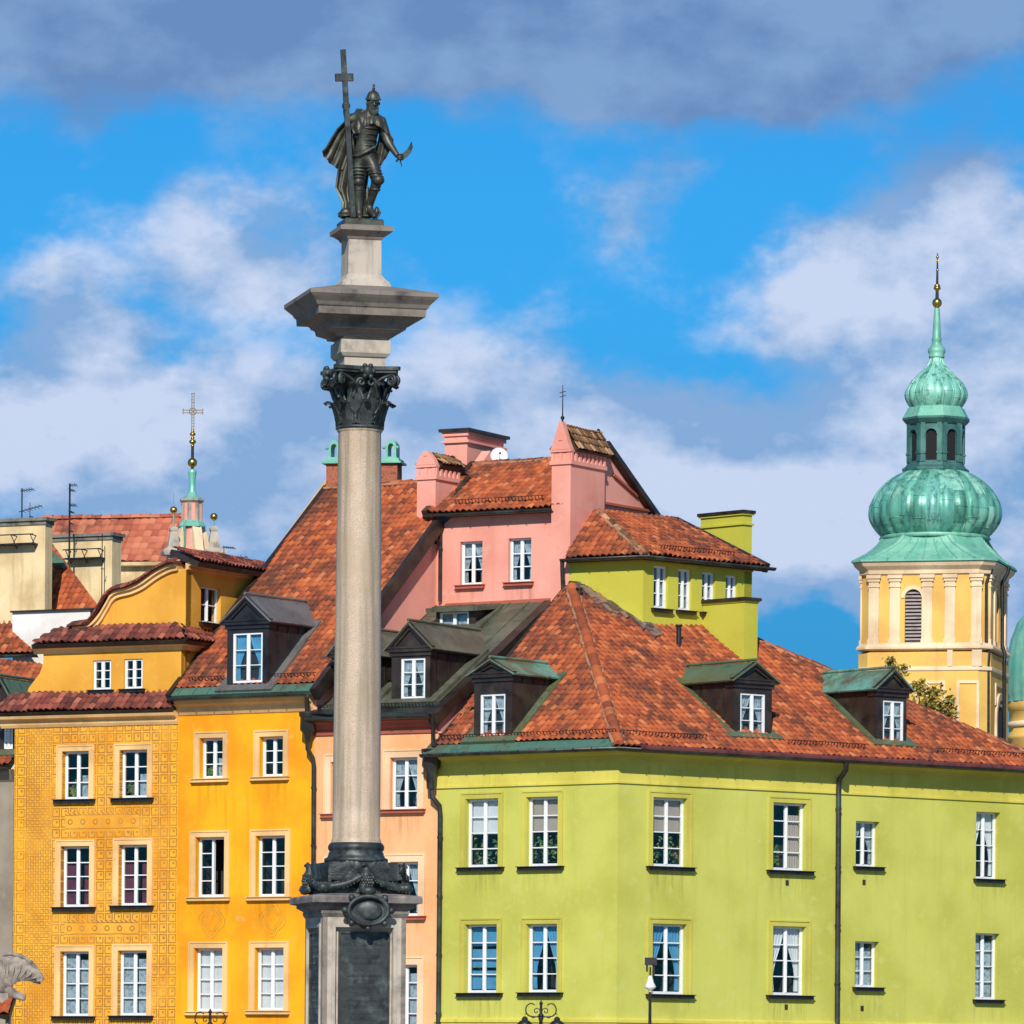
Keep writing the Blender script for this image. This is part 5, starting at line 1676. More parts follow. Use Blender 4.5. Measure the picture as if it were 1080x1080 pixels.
def garland(k):
    A = Plane(cen, Matrix.Rotation(k * math.pi / 2, 3, 'Z') @ CF.U, (0, 0, 1)).off(.74)
    B = Plane(cen, Matrix.Rotation((k + 1) * math.pi / 2, 3, 'Z') @ CF.U, (0, 0, 1)).off(.74)
    # from this eagle's claws round the corner to the next
    pts = []
    c_ = A.w(.74, 0, .0)
    ctl = [A.w(.10, 0, .30), A.w(.40, 0, .20), A.w(.74, 0, .12), c_ + (A.N + B.N) * .16, B.w(-.74, 0, .12), B.w(-.40, 0, .20), B.w(-.10, 0, .30)]
    zs_ = [.36, .20, .13, .12, .13, .20, .36]
    P3 = [Vector((p.x, p.y, zE0 + zz)) for p, zz in zip(ctl, zs_)]
    out_ = []
    for i in range(len(P3) - 1):
        p0 = P3[max(i - 1, 0)]; a = P3[i]; b_ = P3[i + 1]; q3 = P3[min(i + 2, len(P3) - 1)]
        for s in [j / 6 for j in range(6)]:
            out_.append(.5 * ((2 * a) + (b_ - p0) * s + (2 * p0 - 5 * a + 4 * b_ - q3) * s * s + (3 * a - p0 - 3 * b_ + q3) * s ** 3))
    out_.append(P3[-1])
    mb = MB(); n = len(out_)
    mb.tube(out_, [.045 + .055 * math.sin(math.pi * i / (n - 1)) + (.006 if i % 2 else -.004) for i in range(n)], 10)
    rr_ = random.Random(k)
    for i in range(1, n - 1):
        for q in range(5):
            a = rr_.uniform(0, 6.28); rad = .05 + .05 * math.sin(math.pi * i / (n - 1))
            mb.ball(out_[i] + Vector((math.cos(a) * rad * .9, -abs(math.sin(a)) * rad * .3, math.sin(a) * rad * .9)), .028, 6)
    T.part('garland', mb, M['bronze_dark'])
for k in range(4): eagle_part(k); garland(k)
for k in (0,):
    A = Plane(cen, Matrix.Rotation(k * math.pi / 2, 3, 'Z') @ CF.U, (0, 0, 1)).off(hd)
    mb = MB(); zz = z_(961); cu_ = .0
    out_ = []; inn = []
    for i in range(48):
        a = 2 * math.pi * i / 48; f = 1 + .09 * math.cos(8 * a)
        out_.append((cu_ + .46 * f * math.cos(a), zz + .34 * f * math.sin(a))); inn.append((cu_ + .35 * math.cos(a), zz + .24 * math.sin(a)))
    mb.prism(A, out_, -.05, .34, [inn]); mb.prism(A, inn, -.02, .28)
    pts = [A.w(cu_ + .41 * math.cos(a), zz + .29 * math.sin(a), .36) for a in [2 * math.pi * i / 40 for i in range(41)]]
    mb.tube(pts, .045, 7)
    for i in range(8):
        a = 2 * math.pi * (i + .0) / 8
        mb.ball(A.w(cu_ + .49 * math.cos(a), zz + .37 * math.sin(a), .33), .07, 10)
    mb.ball(A.w(cu_, zz + .40, .33), .10, 10, sc=(1.6, 1, 1))
    mb.ball(A.w(cu_, zz, .27), .30, 16, sc=(1, .25, .7))
    T.part('cartouche', mb, M['bronze_dark'])

# ================================================================== STATUE
TS = Thing('statue', 'dark bronze statue of a cloaked knight with tall cross and curved sabre, on the column', 'statue', tuple(at(380, 236, YC)))
YS0 = YC
def sp(x, y, d=0.0):
    """statue point: photo position, d metres towards the square"""
    return at(270 + x / 4.696, 30 + y / 4.696, YS0 - d)
mb = MB()
F_ = wallp((at(380, 236, YC).x, YC, 0), 14)
pz = zc(235.5)
mb.loft((at(380, 236, YC).x, YC, 0), [(.41, pz), (.41, pz + .10), (.38, pz + .13)], 4, RT)
TS.part('plinth', mb, M['bronze'])
V_ = [sp(540, 640, 0), sp(545, 570, .03), sp(552, 500, .06), sp(562, 450, .04), sp(572, 415, .06), sp(578, 372, .10), sp(580, 335, .08),   # 0-6 pelvis..head top
      sp(505, 440, .02), sp(452, 452, .02), sp(443, 385, .10),                         # 7-9 raised arm (viewer's left)
      sp(622, 462, .03), sp(652, 560, .08), sp(698, 628, .22), sp(712, 642, .26),       # 10-13 sabre arm
      sp(512, 665, .02), sp(508, 765, .06), sp(508, 860, .00), sp(512, 925, .03), sp(516, 942, .18),    # 14-18 standing leg
      sp(570, 665, .05), sp(602, 755, .25), sp(578, 820, .10), sp(560, 885, -.02), sp(580, 925, .12), sp(592, 938, .20)]   # 19-24 bent leg
E_ = [(0, 1), (1, 2), (2, 3), (3, 4), (4, 5), (5, 6), (3, 7), (7, 8), (8, 9), (3, 10), (10, 11), (11, 12), (12, 13), (0, 14), (14, 15), (15, 16), (16, 17), (17, 18), (0, 19), (19, 20), (20, 21), (21, 22), (22, 23), (23, 24)]
Rr = [(.25, .21), (.215, .18), (.27, .21), (.22, .17), (.095, .095), (.15, .16), (.12, .13),
      .13, .095, .06, .13, .095, .062, .05,
      .175, .12, .105, .075, .06, .175, .13, .10, .08, .07, .055]
body = MB(); body.add_mesh(skin(V_, E_, Rr, 2, 0))
# knee caps, greave rims, skirt of plates
for (p, r_) in ((sp(508, 760, .10), .125), (sp(606, 752, .30), .13)): body.ball(p, r_, 12, sc=(1, .9, .85))
for (a, b_, n_) in ((sp(512, 690, .03), sp(509, 740, .07), 4), (sp(575, 690, .08), sp(598, 735, .24), 4)):
    for i in range(n_):
        p = a.lerp(b_, i / (n_ - 1)); body.ball(p, .185 - .012 * i, 14, sc=(1, 1, .28))
for i in range(6): body.ball(V_[0].lerp(V_[2], i / 5) + Vector((0, -.02, 0)), .235 + .02 * math.cos(i), 18, sc=(1, .85, .22))
# face: nose, brows, moustache, beard
hd_ = sp(580, 372, .10)
fd_ = Vector((.18, -1, -.18)).normalized(); sd_ = Vector((1, .18, 0)).normalized(); ud_ = sd_.cross(fd_) * -1
ud_ = Vector((0.05, -.15, 1)).normalized()
def fp(x, y, z_q): return hd_ + sd_ * x * 1.15 + ud_ * y * 1.1 + fd_ * z_q * 1.18
body.tube([fp(0, .03, .125), fp(0, -.03, .175), fp(0, -.04, .15)], [.016, .026, .012], 8)
for s_ in (-1, 1):
    body.ball(fp(.045 * s_, .02, .100), .014, 8); body.tube([fp(.015 * s_, .045, .128), fp(.075 * s_, .042, .105)], .010, 6)
    body.tube([fp(.0, -.065, .145), fp(.045 * s_, -.075, .13), fp(.085 * s_, -.10, .10)], [.02, .02, .008], 6)
    body.ball(fp(.118 * s_, .0, .0), .03, 8, sc=(.5, 1, 1.2))
for i in range(9):
    a = (i - 4) / 4; body.tube([fp(.07 * a, -.07, .10), fp(.06 * a, -.15, .12), fp(.03 * a, -.235 + .03 * abs(a), .12)], [.028, .032, .008], 6)
body.tube([fp(-.03, -.095, .137), fp(.03, -.095, .137)], .012, 6)
# hands: five fingers closed round shaft and hilt
def hand(mb, wrist, axis, toward, side, s=1.0):
    """palm at wrist, fingers wrapped round a rod along axis"""
    axis = axis.normalized(); toward = toward.normalized(); side = side.normalized()
    mb.ball(wrist + toward * .03, .062 * s, 10, sc=(1, 1, 1))
    for i in range(4):
        o = axis * ((i - 1.5) * .032 * s); l_ = (1, 1.08, 1.02, .85)[i]
        b_ = wrist + toward * .04 + o
        mb.tube([b_ + side * .045, b_ + side * .06 + toward * .05 * l_, b_ + side * .02 + toward * .095 * l_, b_ - side * .03 + toward * .075 * l_], [.017, .016, .015, .012], 7)
    b_ = wrist + axis * .045
    mb.tube([b_ - side * .02, b_ - side * .055 + toward * .04, b_ - side * .03 + toward * .085 + axis * .01], [.02, .017, .013], 7)
crossax = sp(430, 105, .12) - sp(480, 935, .12)
hand(body, sp(448, 385, .05), crossax, Vector((-.2, -1, 0)), Vector((1, -.2, 0)), 1.45)
sab_ax = sp(720, 636, .3) - sp(704, 650, .3)
hand(body, sp(710, 641, .27), sp(716, 600, .3) - sp(712, 660, .3), Vector((.3, -1, .1)), Vector((1, .3, 0)))
# boots' turned tops, belt and sash across the chest
for p in (sp(509, 800, .04), sp(590, 800, .17)): body.ball(p, .118, 12, sc=(1, 1, .35))
sash = [sp(480, 520, .14), sp(510, 560, .24), sp(545, 590, .27), sp(590, 575, .2), sp(610, 540, .1)]
body.tube([sp(478, 632, .1), sp(510, 628, .23), sp(550, 610, .27), sp(590, 585, .18)], [.03, .04, .04, .03], 7)
TS.part('figure', body, M['bronze'])
# helmet crown with spike and brim
mb = MB(); hc_ = sp(580, 352, .09)
g = []
for i in range(9):
    a = i / 8 * math.pi / 2; r_ = .142 * math.cos(a); zz = .19 * math.sin(a)
    g.append([hc_ + sd_ * (r_ * math.cos(t_)) + fd_ * (r_ * math.sin(t_) * 1.1) + ud_ * (zz + .0) for t_ in [2 * math.pi * k / 20 for k in range(20)]])
mb.grid(g, 0, True, True)
ring = [hc_ + sd_ * (.147 * math.cos(t_)) + fd_ * (.165 * math.sin(t_)) + ud_ * .005 for t_ in [2 * math.pi * k / 20 for k in range(21)]]
mb.tube(ring, .022, 6, cap=False)
for k in range(8):
    t_ = 2 * math.pi * k / 8; mb.tube([hc_ + sd_ * (.142 * math.cos(t_)) + fd_ * (.158 * math.sin(t_)) + ud_ * .02, hc_ + sd_ * (.10 * math.cos(t_)) + fd_ * (.115 * math.sin(t_)) + ud_ * .135, hc_ + ud_ * .195], .010, 5)
top = hc_ + ud_ * .19
mb.ball(top + ud_ * .03, .035, 8); mb.tube([top, top + ud_ * .13], [.016, .012], 6); mb.tube([top + ud_ * .09 - sd_ * .03, top + ud_ * .09 + sd_ * .03], .012, 5)
TS.part('helmet', mb, M['bronze'])
# cross: flat bars
mb = MB(); a = sp(480, 935, .14); b_ = sp(431, 105, .14); d_ = (b_ - a).normalized(); sx = Vector((math.cos(R(14)), math.sin(R(14)), 0)); sx = (sx - d_ * sx.dot(d_)).normalized(); sy = d_.cross(sx)
w_ = .052
mb.box(a - sx * w_ - sy * .04, sx * 2 * w_, (b_ - a), sy * .08)
mb.box(a - sx * (w_ * .5) - sy * .05, sx * w_, (b_ - a) * .998, sy * .10)
c_ = sp(437, 243, .14)
mb.box(c_ - sx * .185 - sy * .055 - d_ * .075, sx * .37, d_ * .15, sy * .11)
TS.part('cross', mb, M['bronze_dark'])
# sabre: blade curving up, guard and pommel
mb = MB()
bl = [sp(712, 641, .32), sp(735, 630, .35), sp(755, 610, .38), sp(768, 585, .40), sp(770, 562, .42)]
g = []
for i, p in enumerate(bl):
    w_ = .06 * (1 - (i / 4) ** 3 * .85); dr = (bl[min(i + 1, 4)] - bl[max(i - 1, 0)]).normalized(); nn = dr.cross(Vector((0, 1, 0))).normalized()
    g.append([p - nn * w_, p, p + nn * w_])
mb.sheet(g, .018)
mb.tube([sp(712, 641, .32), sp(700, 652, .28)], .02, 6); mb.ball(sp(698, 655, .28), .03, 8)
mb.tube([sp(703, 612, .33), sp(712, 641, .32), sp(722, 684, .32)], [.012, .018, .010], 6)
TS.part('sabre', mb, M['bronze_dark'])
# cloak: collar over the shoulders, big fall behind on the left, a shorter one on the right
def cloth_sheet(mb, cols, amp=.05, n=10, freq=3.0, th=.035, ph=0):
    """cols = list of vertical polylines; interpolated with folds"""
    nc = len(cols); g = []
    M_ = 6
    for i in range(n + 1):
        f = i / n * (len(cols[0]) - 1); k = min(int(f), len(cols[0]) - 2); ff = f - k
        row = []
        for c_ in range(nc - 1):
            for s in range(M_ + (1 if c_ == nc - 2 else 0)):
                q = s / M_
                a = cols[c_][k].lerp(cols[c_][k + 1], ff); b_ = cols[c_ + 1][k].lerp(cols[c_ + 1][k + 1], ff)
                p = a.lerp(b_, q); x = (c_ + q)
                fo = math.sin(x * freq * 2.1 + ph + i * .12) + .4 * math.sin(x * freq * 4.7 + i * .3)
                row.append(p + Vector((.3, -1, 0)) * (amp * fo * (.35 + .65 * i / n)))
        g.append(row)
    mb.sheet(g, th)
mb = MB()
cloth_sheet(mb, [[sp(470, 425, .0), sp(400, 500, -.1), sp(345, 590, -.12), sp(326, 612, -.12)],
                 [sp(480, 420, -.1), sp(415, 520, -.2), sp(372, 620, -.22), sp(352, 652, -.2)],
                 [sp(500, 415, -.16), sp(445, 540, -.22), sp(412, 640, -.25), sp(392, 688, -.25)],
                 [sp(530, 420, -.2), sp(490, 540, -.22), sp(452, 640, -.25), sp(432, 705, -.25)]], .055, 12, 3.2)
cloth_sheet(mb, [[sp(440, 560, -.14), sp(405, 700, -.2), sp(392, 790, -.2), sp(428, 865, -.16), sp(424, 940, -.1)],
                 [sp(490, 540, -.2), sp(440, 700, -.24), sp(424, 790, -.24), sp(446, 865, -.2), sp(440, 945, -.16)],
                 [sp(540, 540, -.22), sp(500, 700, -.25), sp(478, 800, -.25), sp(478, 870, -.22), sp(470, 945, -.2)],
                 [sp(600, 560, -.2), sp(560, 700, -.25), sp(545, 800, -.25), sp(540, 870, -.22), sp(535, 945, -.2)]], .06, 12, 3.0, ph=1)
cloth_sheet(mb, [[sp(600, 440, -.1), sp(610, 540, -.16), sp(585, 640, -.18), sp(578, 690, -.18)],
                 [sp(630, 455, -.08), sp(640, 540, -.12), sp(622, 620, -.14), sp(610, 690, -.16)],
                 [sp(645, 480, .0), sp(664, 540, -.03), sp(645, 600, -.06), sp(618, 672, -.1)],
                 [sp(650, 500, .06), sp(680, 552, .06), sp(668, 585, .02), sp(640, 640, -.04)]], .03, 10, 2.6, ph=2)
TS.part('cloak', mb, M['bronze'])
mb = MB()
cloth_sheet(mb, [[sp(500, 398, -.1), sp(478, 440, -.02), sp(470, 490, .05), sp(480, 520, .10)],
                 [sp(525, 400, .06), sp(505, 450, .16), sp(500, 500, .22), sp(510, 520, .22)],
                 [sp(552, 412, .12), sp(542, 440, .22), sp(545, 462, .27), sp(548, 478, .27)],
                 [sp(585, 425, .14), sp(585, 440, .22), sp(585, 455, .26), sp(585, 470, .27)],
                 [sp(610, 430, .08), sp(622, 455, .18), sp(630, 480, .22), sp(640, 510, .2)],
                 [sp(625, 440, -.06), sp(645, 475, .05), sp(660, 515, .1), sp(676, 555, .1)]], .022, 8, 3.4, th=.03, ph=.5)
TS.part('cape_collar', mb, M['bronze'])
# armour heaped by the feet
mb = MB(); rr_ = random.Random(3)
# a helmet, a round shield on edge, a cuirass and a folded flag
for (x, y, r_, d_, sc_) in ((446, 912, .13, .05, (1, .9, .8)), (598, 912, .13, -.1, (.45, 1, 1)), (560, 870, .09, -.2, (1, .8, 1.3)), (430, 930, .07, .0, (1.5, 1, .6)), (545, 930, .08, -.05, (1.6, 1, .5))):
    mb.ball(sp(x, y, d_), r_, 14, sc=sc_)
mb.tube([sp(446 + 38 * math.cos(a), 918 + 8 * math.sin(a), .1 + .1 * math.sin(a)) for a in [2 * math.pi * k / 16 for k in range(17)]], .018, 6)
mb.tube([sp(600, 885, -.06), sp(616, 912, -.04), sp(600, 938, -.04)], .02, 6)
mb.tube([sp(420, 935, .12), sp(470, 905, -.1), sp(540, 850, -.25)], .016, 6)
cloth_sheet(mb, [[sp(525, 790, -.15), sp(525, 880, -.12), sp(530, 940, -.05)], [sp(548, 780, -.18), sp(550, 870, -.15), sp(575, 940, -.08)], [sp(560, 790, -.2), sp(562, 870, -.2), sp(600, 940, -.15)]], .04, 8, 3)
TS.part('armour_pile', mb, M['bronze'])

# ================================================================== CHURCH TOWER
YT = 250.0; s_t = FPX / YT
tc_ = at(986, 620, YT)
T = Thing('church_tower', 'cream and yellow church tower with green copper onion domes at the right', 'church tower', (tc_.x, tc_.y + 3, 0))
TC = Vector((at(985.5, 640, YT + 3).x, YT + 3, 0)); YTC = TC.y
def zt_(y): return at(986, y, YTC).z
AT = wallp((TC.x, TC.y, 0), -14)
HS = 2.90; CH = .5
def chsq(h, ch, rot=R(-14)):
    pts = []
    for k in range(4):
        a = rot + k * math.pi / 2; ux = Vector((math.cos(a), math.sin(a))); nx = Vector((math.sin(a), -math.cos(a)))
        pts += [nx * h - ux * (h - ch), nx * h + ux * (h - ch)]
    return pts
def chl(mb, prof, mi=0, cap=True):
    g = [[Vector((TC.x + p.x, TC.y + p.y, z0)) for p in chsq(h, ch)] for h, ch, z0 in prof]
    mb.grid(g, mi, False, True)
    if cap: mb.face(g[0][::-1], mi); mb.face(g[-1], mi)
mb = MB()
za, zbb, zcc, ztop_ = 0, zt_(687), zt_(612), zt_(600)
# the front openings are cut out of the wall plane; body inside
hw_ = .38
u_w = AT.off(HS).h2(963, 650)[0]
arch = [(u_w - hw_, zt_(684)), (u_w + hw_, zt_(684)), (u_w + hw_, zt_(636))] + [(u_w + hw_ * math.cos(a), zt_(636) + hw_ * math.sin(a)) for a in [math.pi * k / 8 for k in range(1, 8)]] + [(u_w - hw_, zt_(636))]
chl(mb, [(HS + .12, CH, 0), (HS + .12, CH, zt_(694)), (HS - .25, CH, zt_(689)), (HS - .25, CH, zt_(606))])
A0 = AT.off(HS)
mb.prism(A0, [(-HS + CH, zt_(690)), (HS - CH, zt_(690)), (HS - CH, zt_(606)), (-HS + CH, zt_(606))], -.245, 0, [arch])
for k in (1, 2, 3):
    Ak = Plane(TC, Matrix.Rotation(k * math.pi / 2, 3, 'Z') @ AT.U, (0, 0, 1)).off(HS)
    ar2 = [(x - u_w, y) for x, y in arch]
    mb.prism(Ak, [(-HS + CH, zt_(690)), (HS - CH, zt_(690)), (HS - CH, zt_(606)), (-HS + CH, zt_(606))], -.245, 0, [ar2])
for k in range(4):
    a = R(-14) + k * math.pi / 2; nx = Vector((math.sin(a), -math.cos(a), 0)); ux = Vector((math.cos(a), math.sin(a), 0))
    p = TC + nx * HS + ux * (HS - CH); q = TC + nx * (HS - CH) + ux * HS
    C_ = Plane(p, q - p, (0, 0, 1)); w_ = (q - p).length
    mb.prism(C_, [(0, zt_(690)), (w_, zt_(690)), (w_, zt_(606)), (0, zt_(606))], -.3, 0)
T.part('walls', mb, M['towery'])
# lower storey panels: sunk arch window on the right face
mb = MB()
def pil(F, u_, w_, z0, z1, pr=.07):
    mb.pbox(F, u_ - w_ / 2, u_ + w_ / 2, z0, z1, .0, pr)
    mb.pbox(F, u_ - w_ / 2 - .06, u_ + w_ / 2 + .06, z1 - .30, z1 - .20, .0, pr + .05)
    mb.pbox(F, u_ - w_ / 2 - .04, u_ + w_ / 2 + .04, z1 - .55, z1 - .48, .0, pr + .04)
    mb.pbox(F, u_ - w_ / 2 - .10, u_ + w_ / 2 + .10, z1 - .16, z1 - .0, .0, pr + .08)
    mb.pbox(F, u_ - w_ / 2 - .05, u_ + w_ / 2 + .05, z0, z0 + .25, .0, pr + .04)
for x in (921.5, 944, 978, 1002, 1030): pil(A0, A0.h2(x, 650)[0], .46, zt_(685), zt_(612))
for k in (1, 2, 3):
    Ak = Plane(TC, Matrix.Rotation(k * math.pi / 2, 3, 'Z') @ AT.U, (0, 0, 1)).off(HS)
    for x in (-2.2, -.9, .9, 2.2): pil(Ak, x, .46, zt_(685), zt_(612))
chl(mb, [(HS + .02, CH, zt_(691)), (HS + .22, CH, zt_(689.5)), (HS + .22, CH, zt_(687.5)), (HS + .12, CH, zt_(684.5)), (HS + .01, CH, zt_(683))])
chl(mb, [(HS + .121, CH, zt_(713)), (HS + .18, CH, zt_(712)), (HS + .18, CH, zt_(709)), (HS + .121, CH, zt_(708))])
chl(mb, [(HS + .03, CH, zt_(612)), (HS + .10, CH, zt_(611)), (HS + .12, CH, zt_(607)), (HS + .30, CH, zt_(603)), (HS + .38, CH, zt_(599)), (HS + .30, CH, zt_(598))])
# archivolt of the louvred window
ao = [(u_w + (hw_ + .17) * math.cos(a), zt_(636) + (hw_ + .17) * math.sin(a)) for a in [math.pi * k / 10 for k in range(11)]]
ai = [(u_w + (hw_ + .01) * math.cos(a), zt_(636) + (hw_ + .01) * math.sin(a)) for a in [math.pi * k / 10 for k in range(10, -1, -1)]]
mb.prism(A0, ao + ai, .0, .06)
# sunk framed fields on the lower storey
Al = AT.off(HS + .12)
def fram(F, u0, u1, z0, z1, w_=.13, pr=.06):
    mb.prism(F, [(u0, z0), (u1, z0), (u1, z1), (u0, z1)], 0.0, pr, [[(u0 + w_, z0 + w_), (u1 - w_, z0 + w_), (u1 - w_, z1 - w_), (u0 + w_, z1 - w_)]])
fram(Al, Al.h2(1009, 750)[0], Al.h2(1033, 750)[0], zt_(800), zt_(723))
fram(Al, Al.h2(977, 750)[0], Al.h2(997, 750)[0], zt_(800), zt_(723))
fram(Al, Al.h2(921, 750)[0], Al.h2(968, 750)[0], zt_(800), zt_(723))
mb.pbox(Al, Al.h2(1002, 697)[0] - .12, Al.h2(1002, 697)[0] + .12, zt_(708), zt_(691), 0, .06); mb.pbox(Al, Al.h2(1031, 697)[0] - .25, Al.h2(1031, 697)[0] + .2, zt_(708), zt_(691), 0, .06)
AR_ = Plane(TC, Matrix.Rotation(math.pi / 2, 3, 'Z') @ AT.U, (0, 0, 1)).off(HS + .12)
fram(AR_, -1.3, 1.3, zt_(746), zt_(723)); 
ar3o = [(-1.3, zt_(800)), (-1.3, zt_(762))] + [(-1.3 * math.cos(a), zt_(762) + 1.3 * math.sin(a)) for a in [math.pi * k / 10 for k in range(1, 10)]] + [(1.3, zt_(762)), (1.3, zt_(800))]
ar3i = [(x * .76, z0 + (0 if i not in (0, len(ar3o) - 1) else .01)) if z0 <= zt_(761.9) else (x * .76, zt_(762) + (z0 - zt_(762)) * .76) for i, (x, z0) in enumerate(ar3o)]
mb.prism(AR_, ar3o[::-1] , .0, .10, [ar3i[::-1]])
T.part('pilasters', mb, M['towerw'])
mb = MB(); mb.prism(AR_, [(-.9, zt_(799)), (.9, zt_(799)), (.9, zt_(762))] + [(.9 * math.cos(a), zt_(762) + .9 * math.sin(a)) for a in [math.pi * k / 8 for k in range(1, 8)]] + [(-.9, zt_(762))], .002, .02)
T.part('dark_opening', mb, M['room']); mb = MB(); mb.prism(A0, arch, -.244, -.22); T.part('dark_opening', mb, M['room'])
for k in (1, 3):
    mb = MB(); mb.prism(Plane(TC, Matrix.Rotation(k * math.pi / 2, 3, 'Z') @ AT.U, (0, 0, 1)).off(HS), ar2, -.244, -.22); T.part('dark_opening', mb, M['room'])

mb = MB()
n = 15
for i in range(n):
    z0 = zt_(684) + (zt_(628) - zt_(684)) * i / n
    w_ = hw_ if z0 < zt_(636) else math.sqrt(max(.01, hw_ ** 2 - (z0 - zt_(636)) ** 2))
    mb.box(A0.w(u_w - w_ + .01, z0, -.03), A0.U * (2 * w_ - .02), -A0.N * .14 + Vector((0, 0, .10)), Vector((0, 0, .022)))
T.part('louvres', mb, simple('grey_louvres', (.40, .33, .30), .8))
# copper: skirt roof, onion, lantern, upper onion, spire
mb = MB()
def OT(prof, rib=0, nrib=0, n=96, **k): mb.loft(TC, prof, n, R(-14), rib=rib, nrib=nrib, **k)
px2 = YTC / FPX
g = [[Vector((TC.x + p.x, TC.y + p.y, z0)) for p in chsq(h, ch)] for h, ch, z0 in ((HS + .45, CH + .05, zt_(598.5)), (HS + .45, CH + .05, zt_(596.5)), (HS - .1, CH + .3, zt_(587)), (HS - .45, CH + .6, zt_(577)), (HS - .62, CH + .7, zt_(569)))]
mb.grid(g, 0, False, True)
for k in range(28):      # seams on the skirt
    i = k // 7; f = (k % 7 + .5) / 7
    rr0 = [g[q][2 * i].lerp(g[q][2 * i + 1], f) + Vector((0, 0, .02)) for q in range(1, 5)]
    mb.tube(rr0, .03, 5)
T.part('skirt_roof', mb, M['patina2'])
def onion(name, prof, nr, mat):
    mb_ = MB(); nn_ = 16 * 8
    pr_ = []
    # smooth the profile
    for i in range(len(prof) - 1):
        p0 = Vector(prof[max(i - 1, 0)]); a = Vector(prof[i]); b_ = Vector(prof[i + 1]); q3 = Vector(prof[min(i + 2, len(prof) - 1)])
        for s in [j / 4 for j in range(4)]: pr_.append(.5 * ((2 * a) + (b_ - p0) * s + (2 * p0 - 5 * a + 4 * b_ - q3) * s * s + (3 * a - p0 - 3 * b_ + q3) * s ** 3))
    pr_.append(Vector(prof[-1]))
    g_ = []
    for r_, y in pr_:
        z0 = zt_(y); row = []
        for k in range(nn_):
            a = 2 * math.pi * k / nn_; ph_ = (a * nr / (2 * math.pi)) % 1
            lobe = 1 - .055 * (abs(ph_ - .5) * 2) ** 2.5
            row.append(Vector((TC.x + r_ * px2 * lobe * math.cos(a), TC.y + r_ * px2 * lobe * math.sin(a), z0)))
        g_.append(row)
    mb_.grid(g_, 0, True, True)
    for k in range(nr):      # raised seams in the valleys
        a = 2 * math.pi * k / nr
        mb_.tube([Vector((TC.x + (r_ * .955) * px2 * math.cos(a), TC.y + (r_ * .955) * px2 * math.sin(a), zt_(y))) for r_, y in pr_], .035, 5)
    rr2_ = random.Random(nr)
    for k in range(nr):
        for q in (0.3, .55, .8):
            if rr2_.random() < .75:
                i0 = int(len(pr_) * (q + rr2_.uniform(-.08, .08))); r_, y = pr_[max(1, min(i0, len(pr_) - 2))]
                pts = []
                for j in range(7):
                    a = 2 * math.pi * (k + j / 6) / nr; lobe = 1 - .055 * (abs(j / 6 - .5) * 2) ** 2.5
                    pts.append(Vector((TC.x + r_ * px2 * lobe * 1.002 * math.cos(a), TC.y + r_ * px2 * lobe * 1.002 * math.sin(a), zt_(y))))
                mb_.tube(pts, .018, 4)
    return T.part(name, mb_, M[mat])
def domemat(name, nr, hz, cols):
    m_, t, b, c = newmat(name)
    s_ = t.nodes.new('ShaderNodeSeparateXYZ'); t.links.new(c.outputs['Object'], s_.inputs[0])
    X_ = X(t, s_.outputs[0]) - (TC.x - T.loc.x); Y_ = X(t, s_.outputs[1]) - (TC.y - T.loc.y)
    a_ = ((Y_.op('ARCTAN2', X_) / (2 * math.pi)) * nr + nr).fl()
    wz_ = t.nodes.new('ShaderNodeTexWhiteNoise'); wz_.noise_dimensions = '1D'; t.links.new(a_.s, wz_.inputs['W'])
    zz_ = (X(t, s_.outputs[2]) / hz + X(t, wz_.outputs['Value'])).fl()
    cb = t.nodes.new('ShaderNodeCombineXYZ'); t.links.new(a_.s, cb.inputs[0]); t.links.new(zz_.s, cb.inputs[1])
    wn = t.nodes.new('ShaderNodeTexWhiteNoise'); wn.noise_dimensions = '2D'; t.links.new(cb.outputs[0], wn.inputs['Vector'])
    rp = t.nodes.new('ShaderNodeValToRGB'); t.links.new(wn.outputs['Value'], rp.inputs[0]); e = rp.color_ramp.elements
    e[0].color = (*cols[0], 1); e[1].color = (*cols[-1], 1)
    for i, q in enumerate(cols[1:-1]): el = e.new((i + 1) / (len(cols) - 1)); el.color = (*q, 1)
    v = c.outputs['Object']; n2 = noise(t, vmap(t, v, 3, 3, .3), 1.3, 6, .7); n1 = noise(t, v, 1.6, 5, .65); n3 = noise(t, v, 14, 4, .6)
    cc = mixc(t, n2.smooth(.46, .66) * .85, rp.outputs[0], (.03, .12, .095))
    cc = mixc(t, n1.smooth(.52, .72) * .5, cc, (.42, .66, .52))
    cc = mixc(t, noise(t, vmap(t, v, 2, 2, .5, (7, 2, 1)), 1.1, 5, .7).smooth(.60, .72) * .7, cc, (.12, .11, .06))
    cc = mixc(t, 1.0, cc, mixc(t, n3, (.8, .8, .8), (1.15, 1.15, 1.15)), 'MULTIPLY')
    t.links.new(cc, b.inputs['Base Color']); b.inputs['Metallic'].default_value = .2; b.inputs['Roughness'].default_value = .38
    bump(t, b, n1 * .5 + n3 * .5, .25, .03)
    return m_
M['dome_a'] = domemat('onion_copper', 28, 1.5, [(.06, .24, .17), (.16, .48, .34), (.26, .62, .45), (.34, .68, .50), (.22, .56, .46), (.10, .36, .26)])
M['dome_b'] = domemat('upper_onion_copper', 18, 1.2, [(.14, .44, .32), (.24, .60, .44), (.32, .70, .52), (.18, .50, .38)])
onion('onion_dome', [(55, 571), (57, 566.5), (61, 562.5), (66, 556), (69.5, 549), (70.5, 542), (69.5, 534), (65, 524), (58, 514.5), (49, 506.5), (40, 501), (33, 498)], 28, 'dome_a')
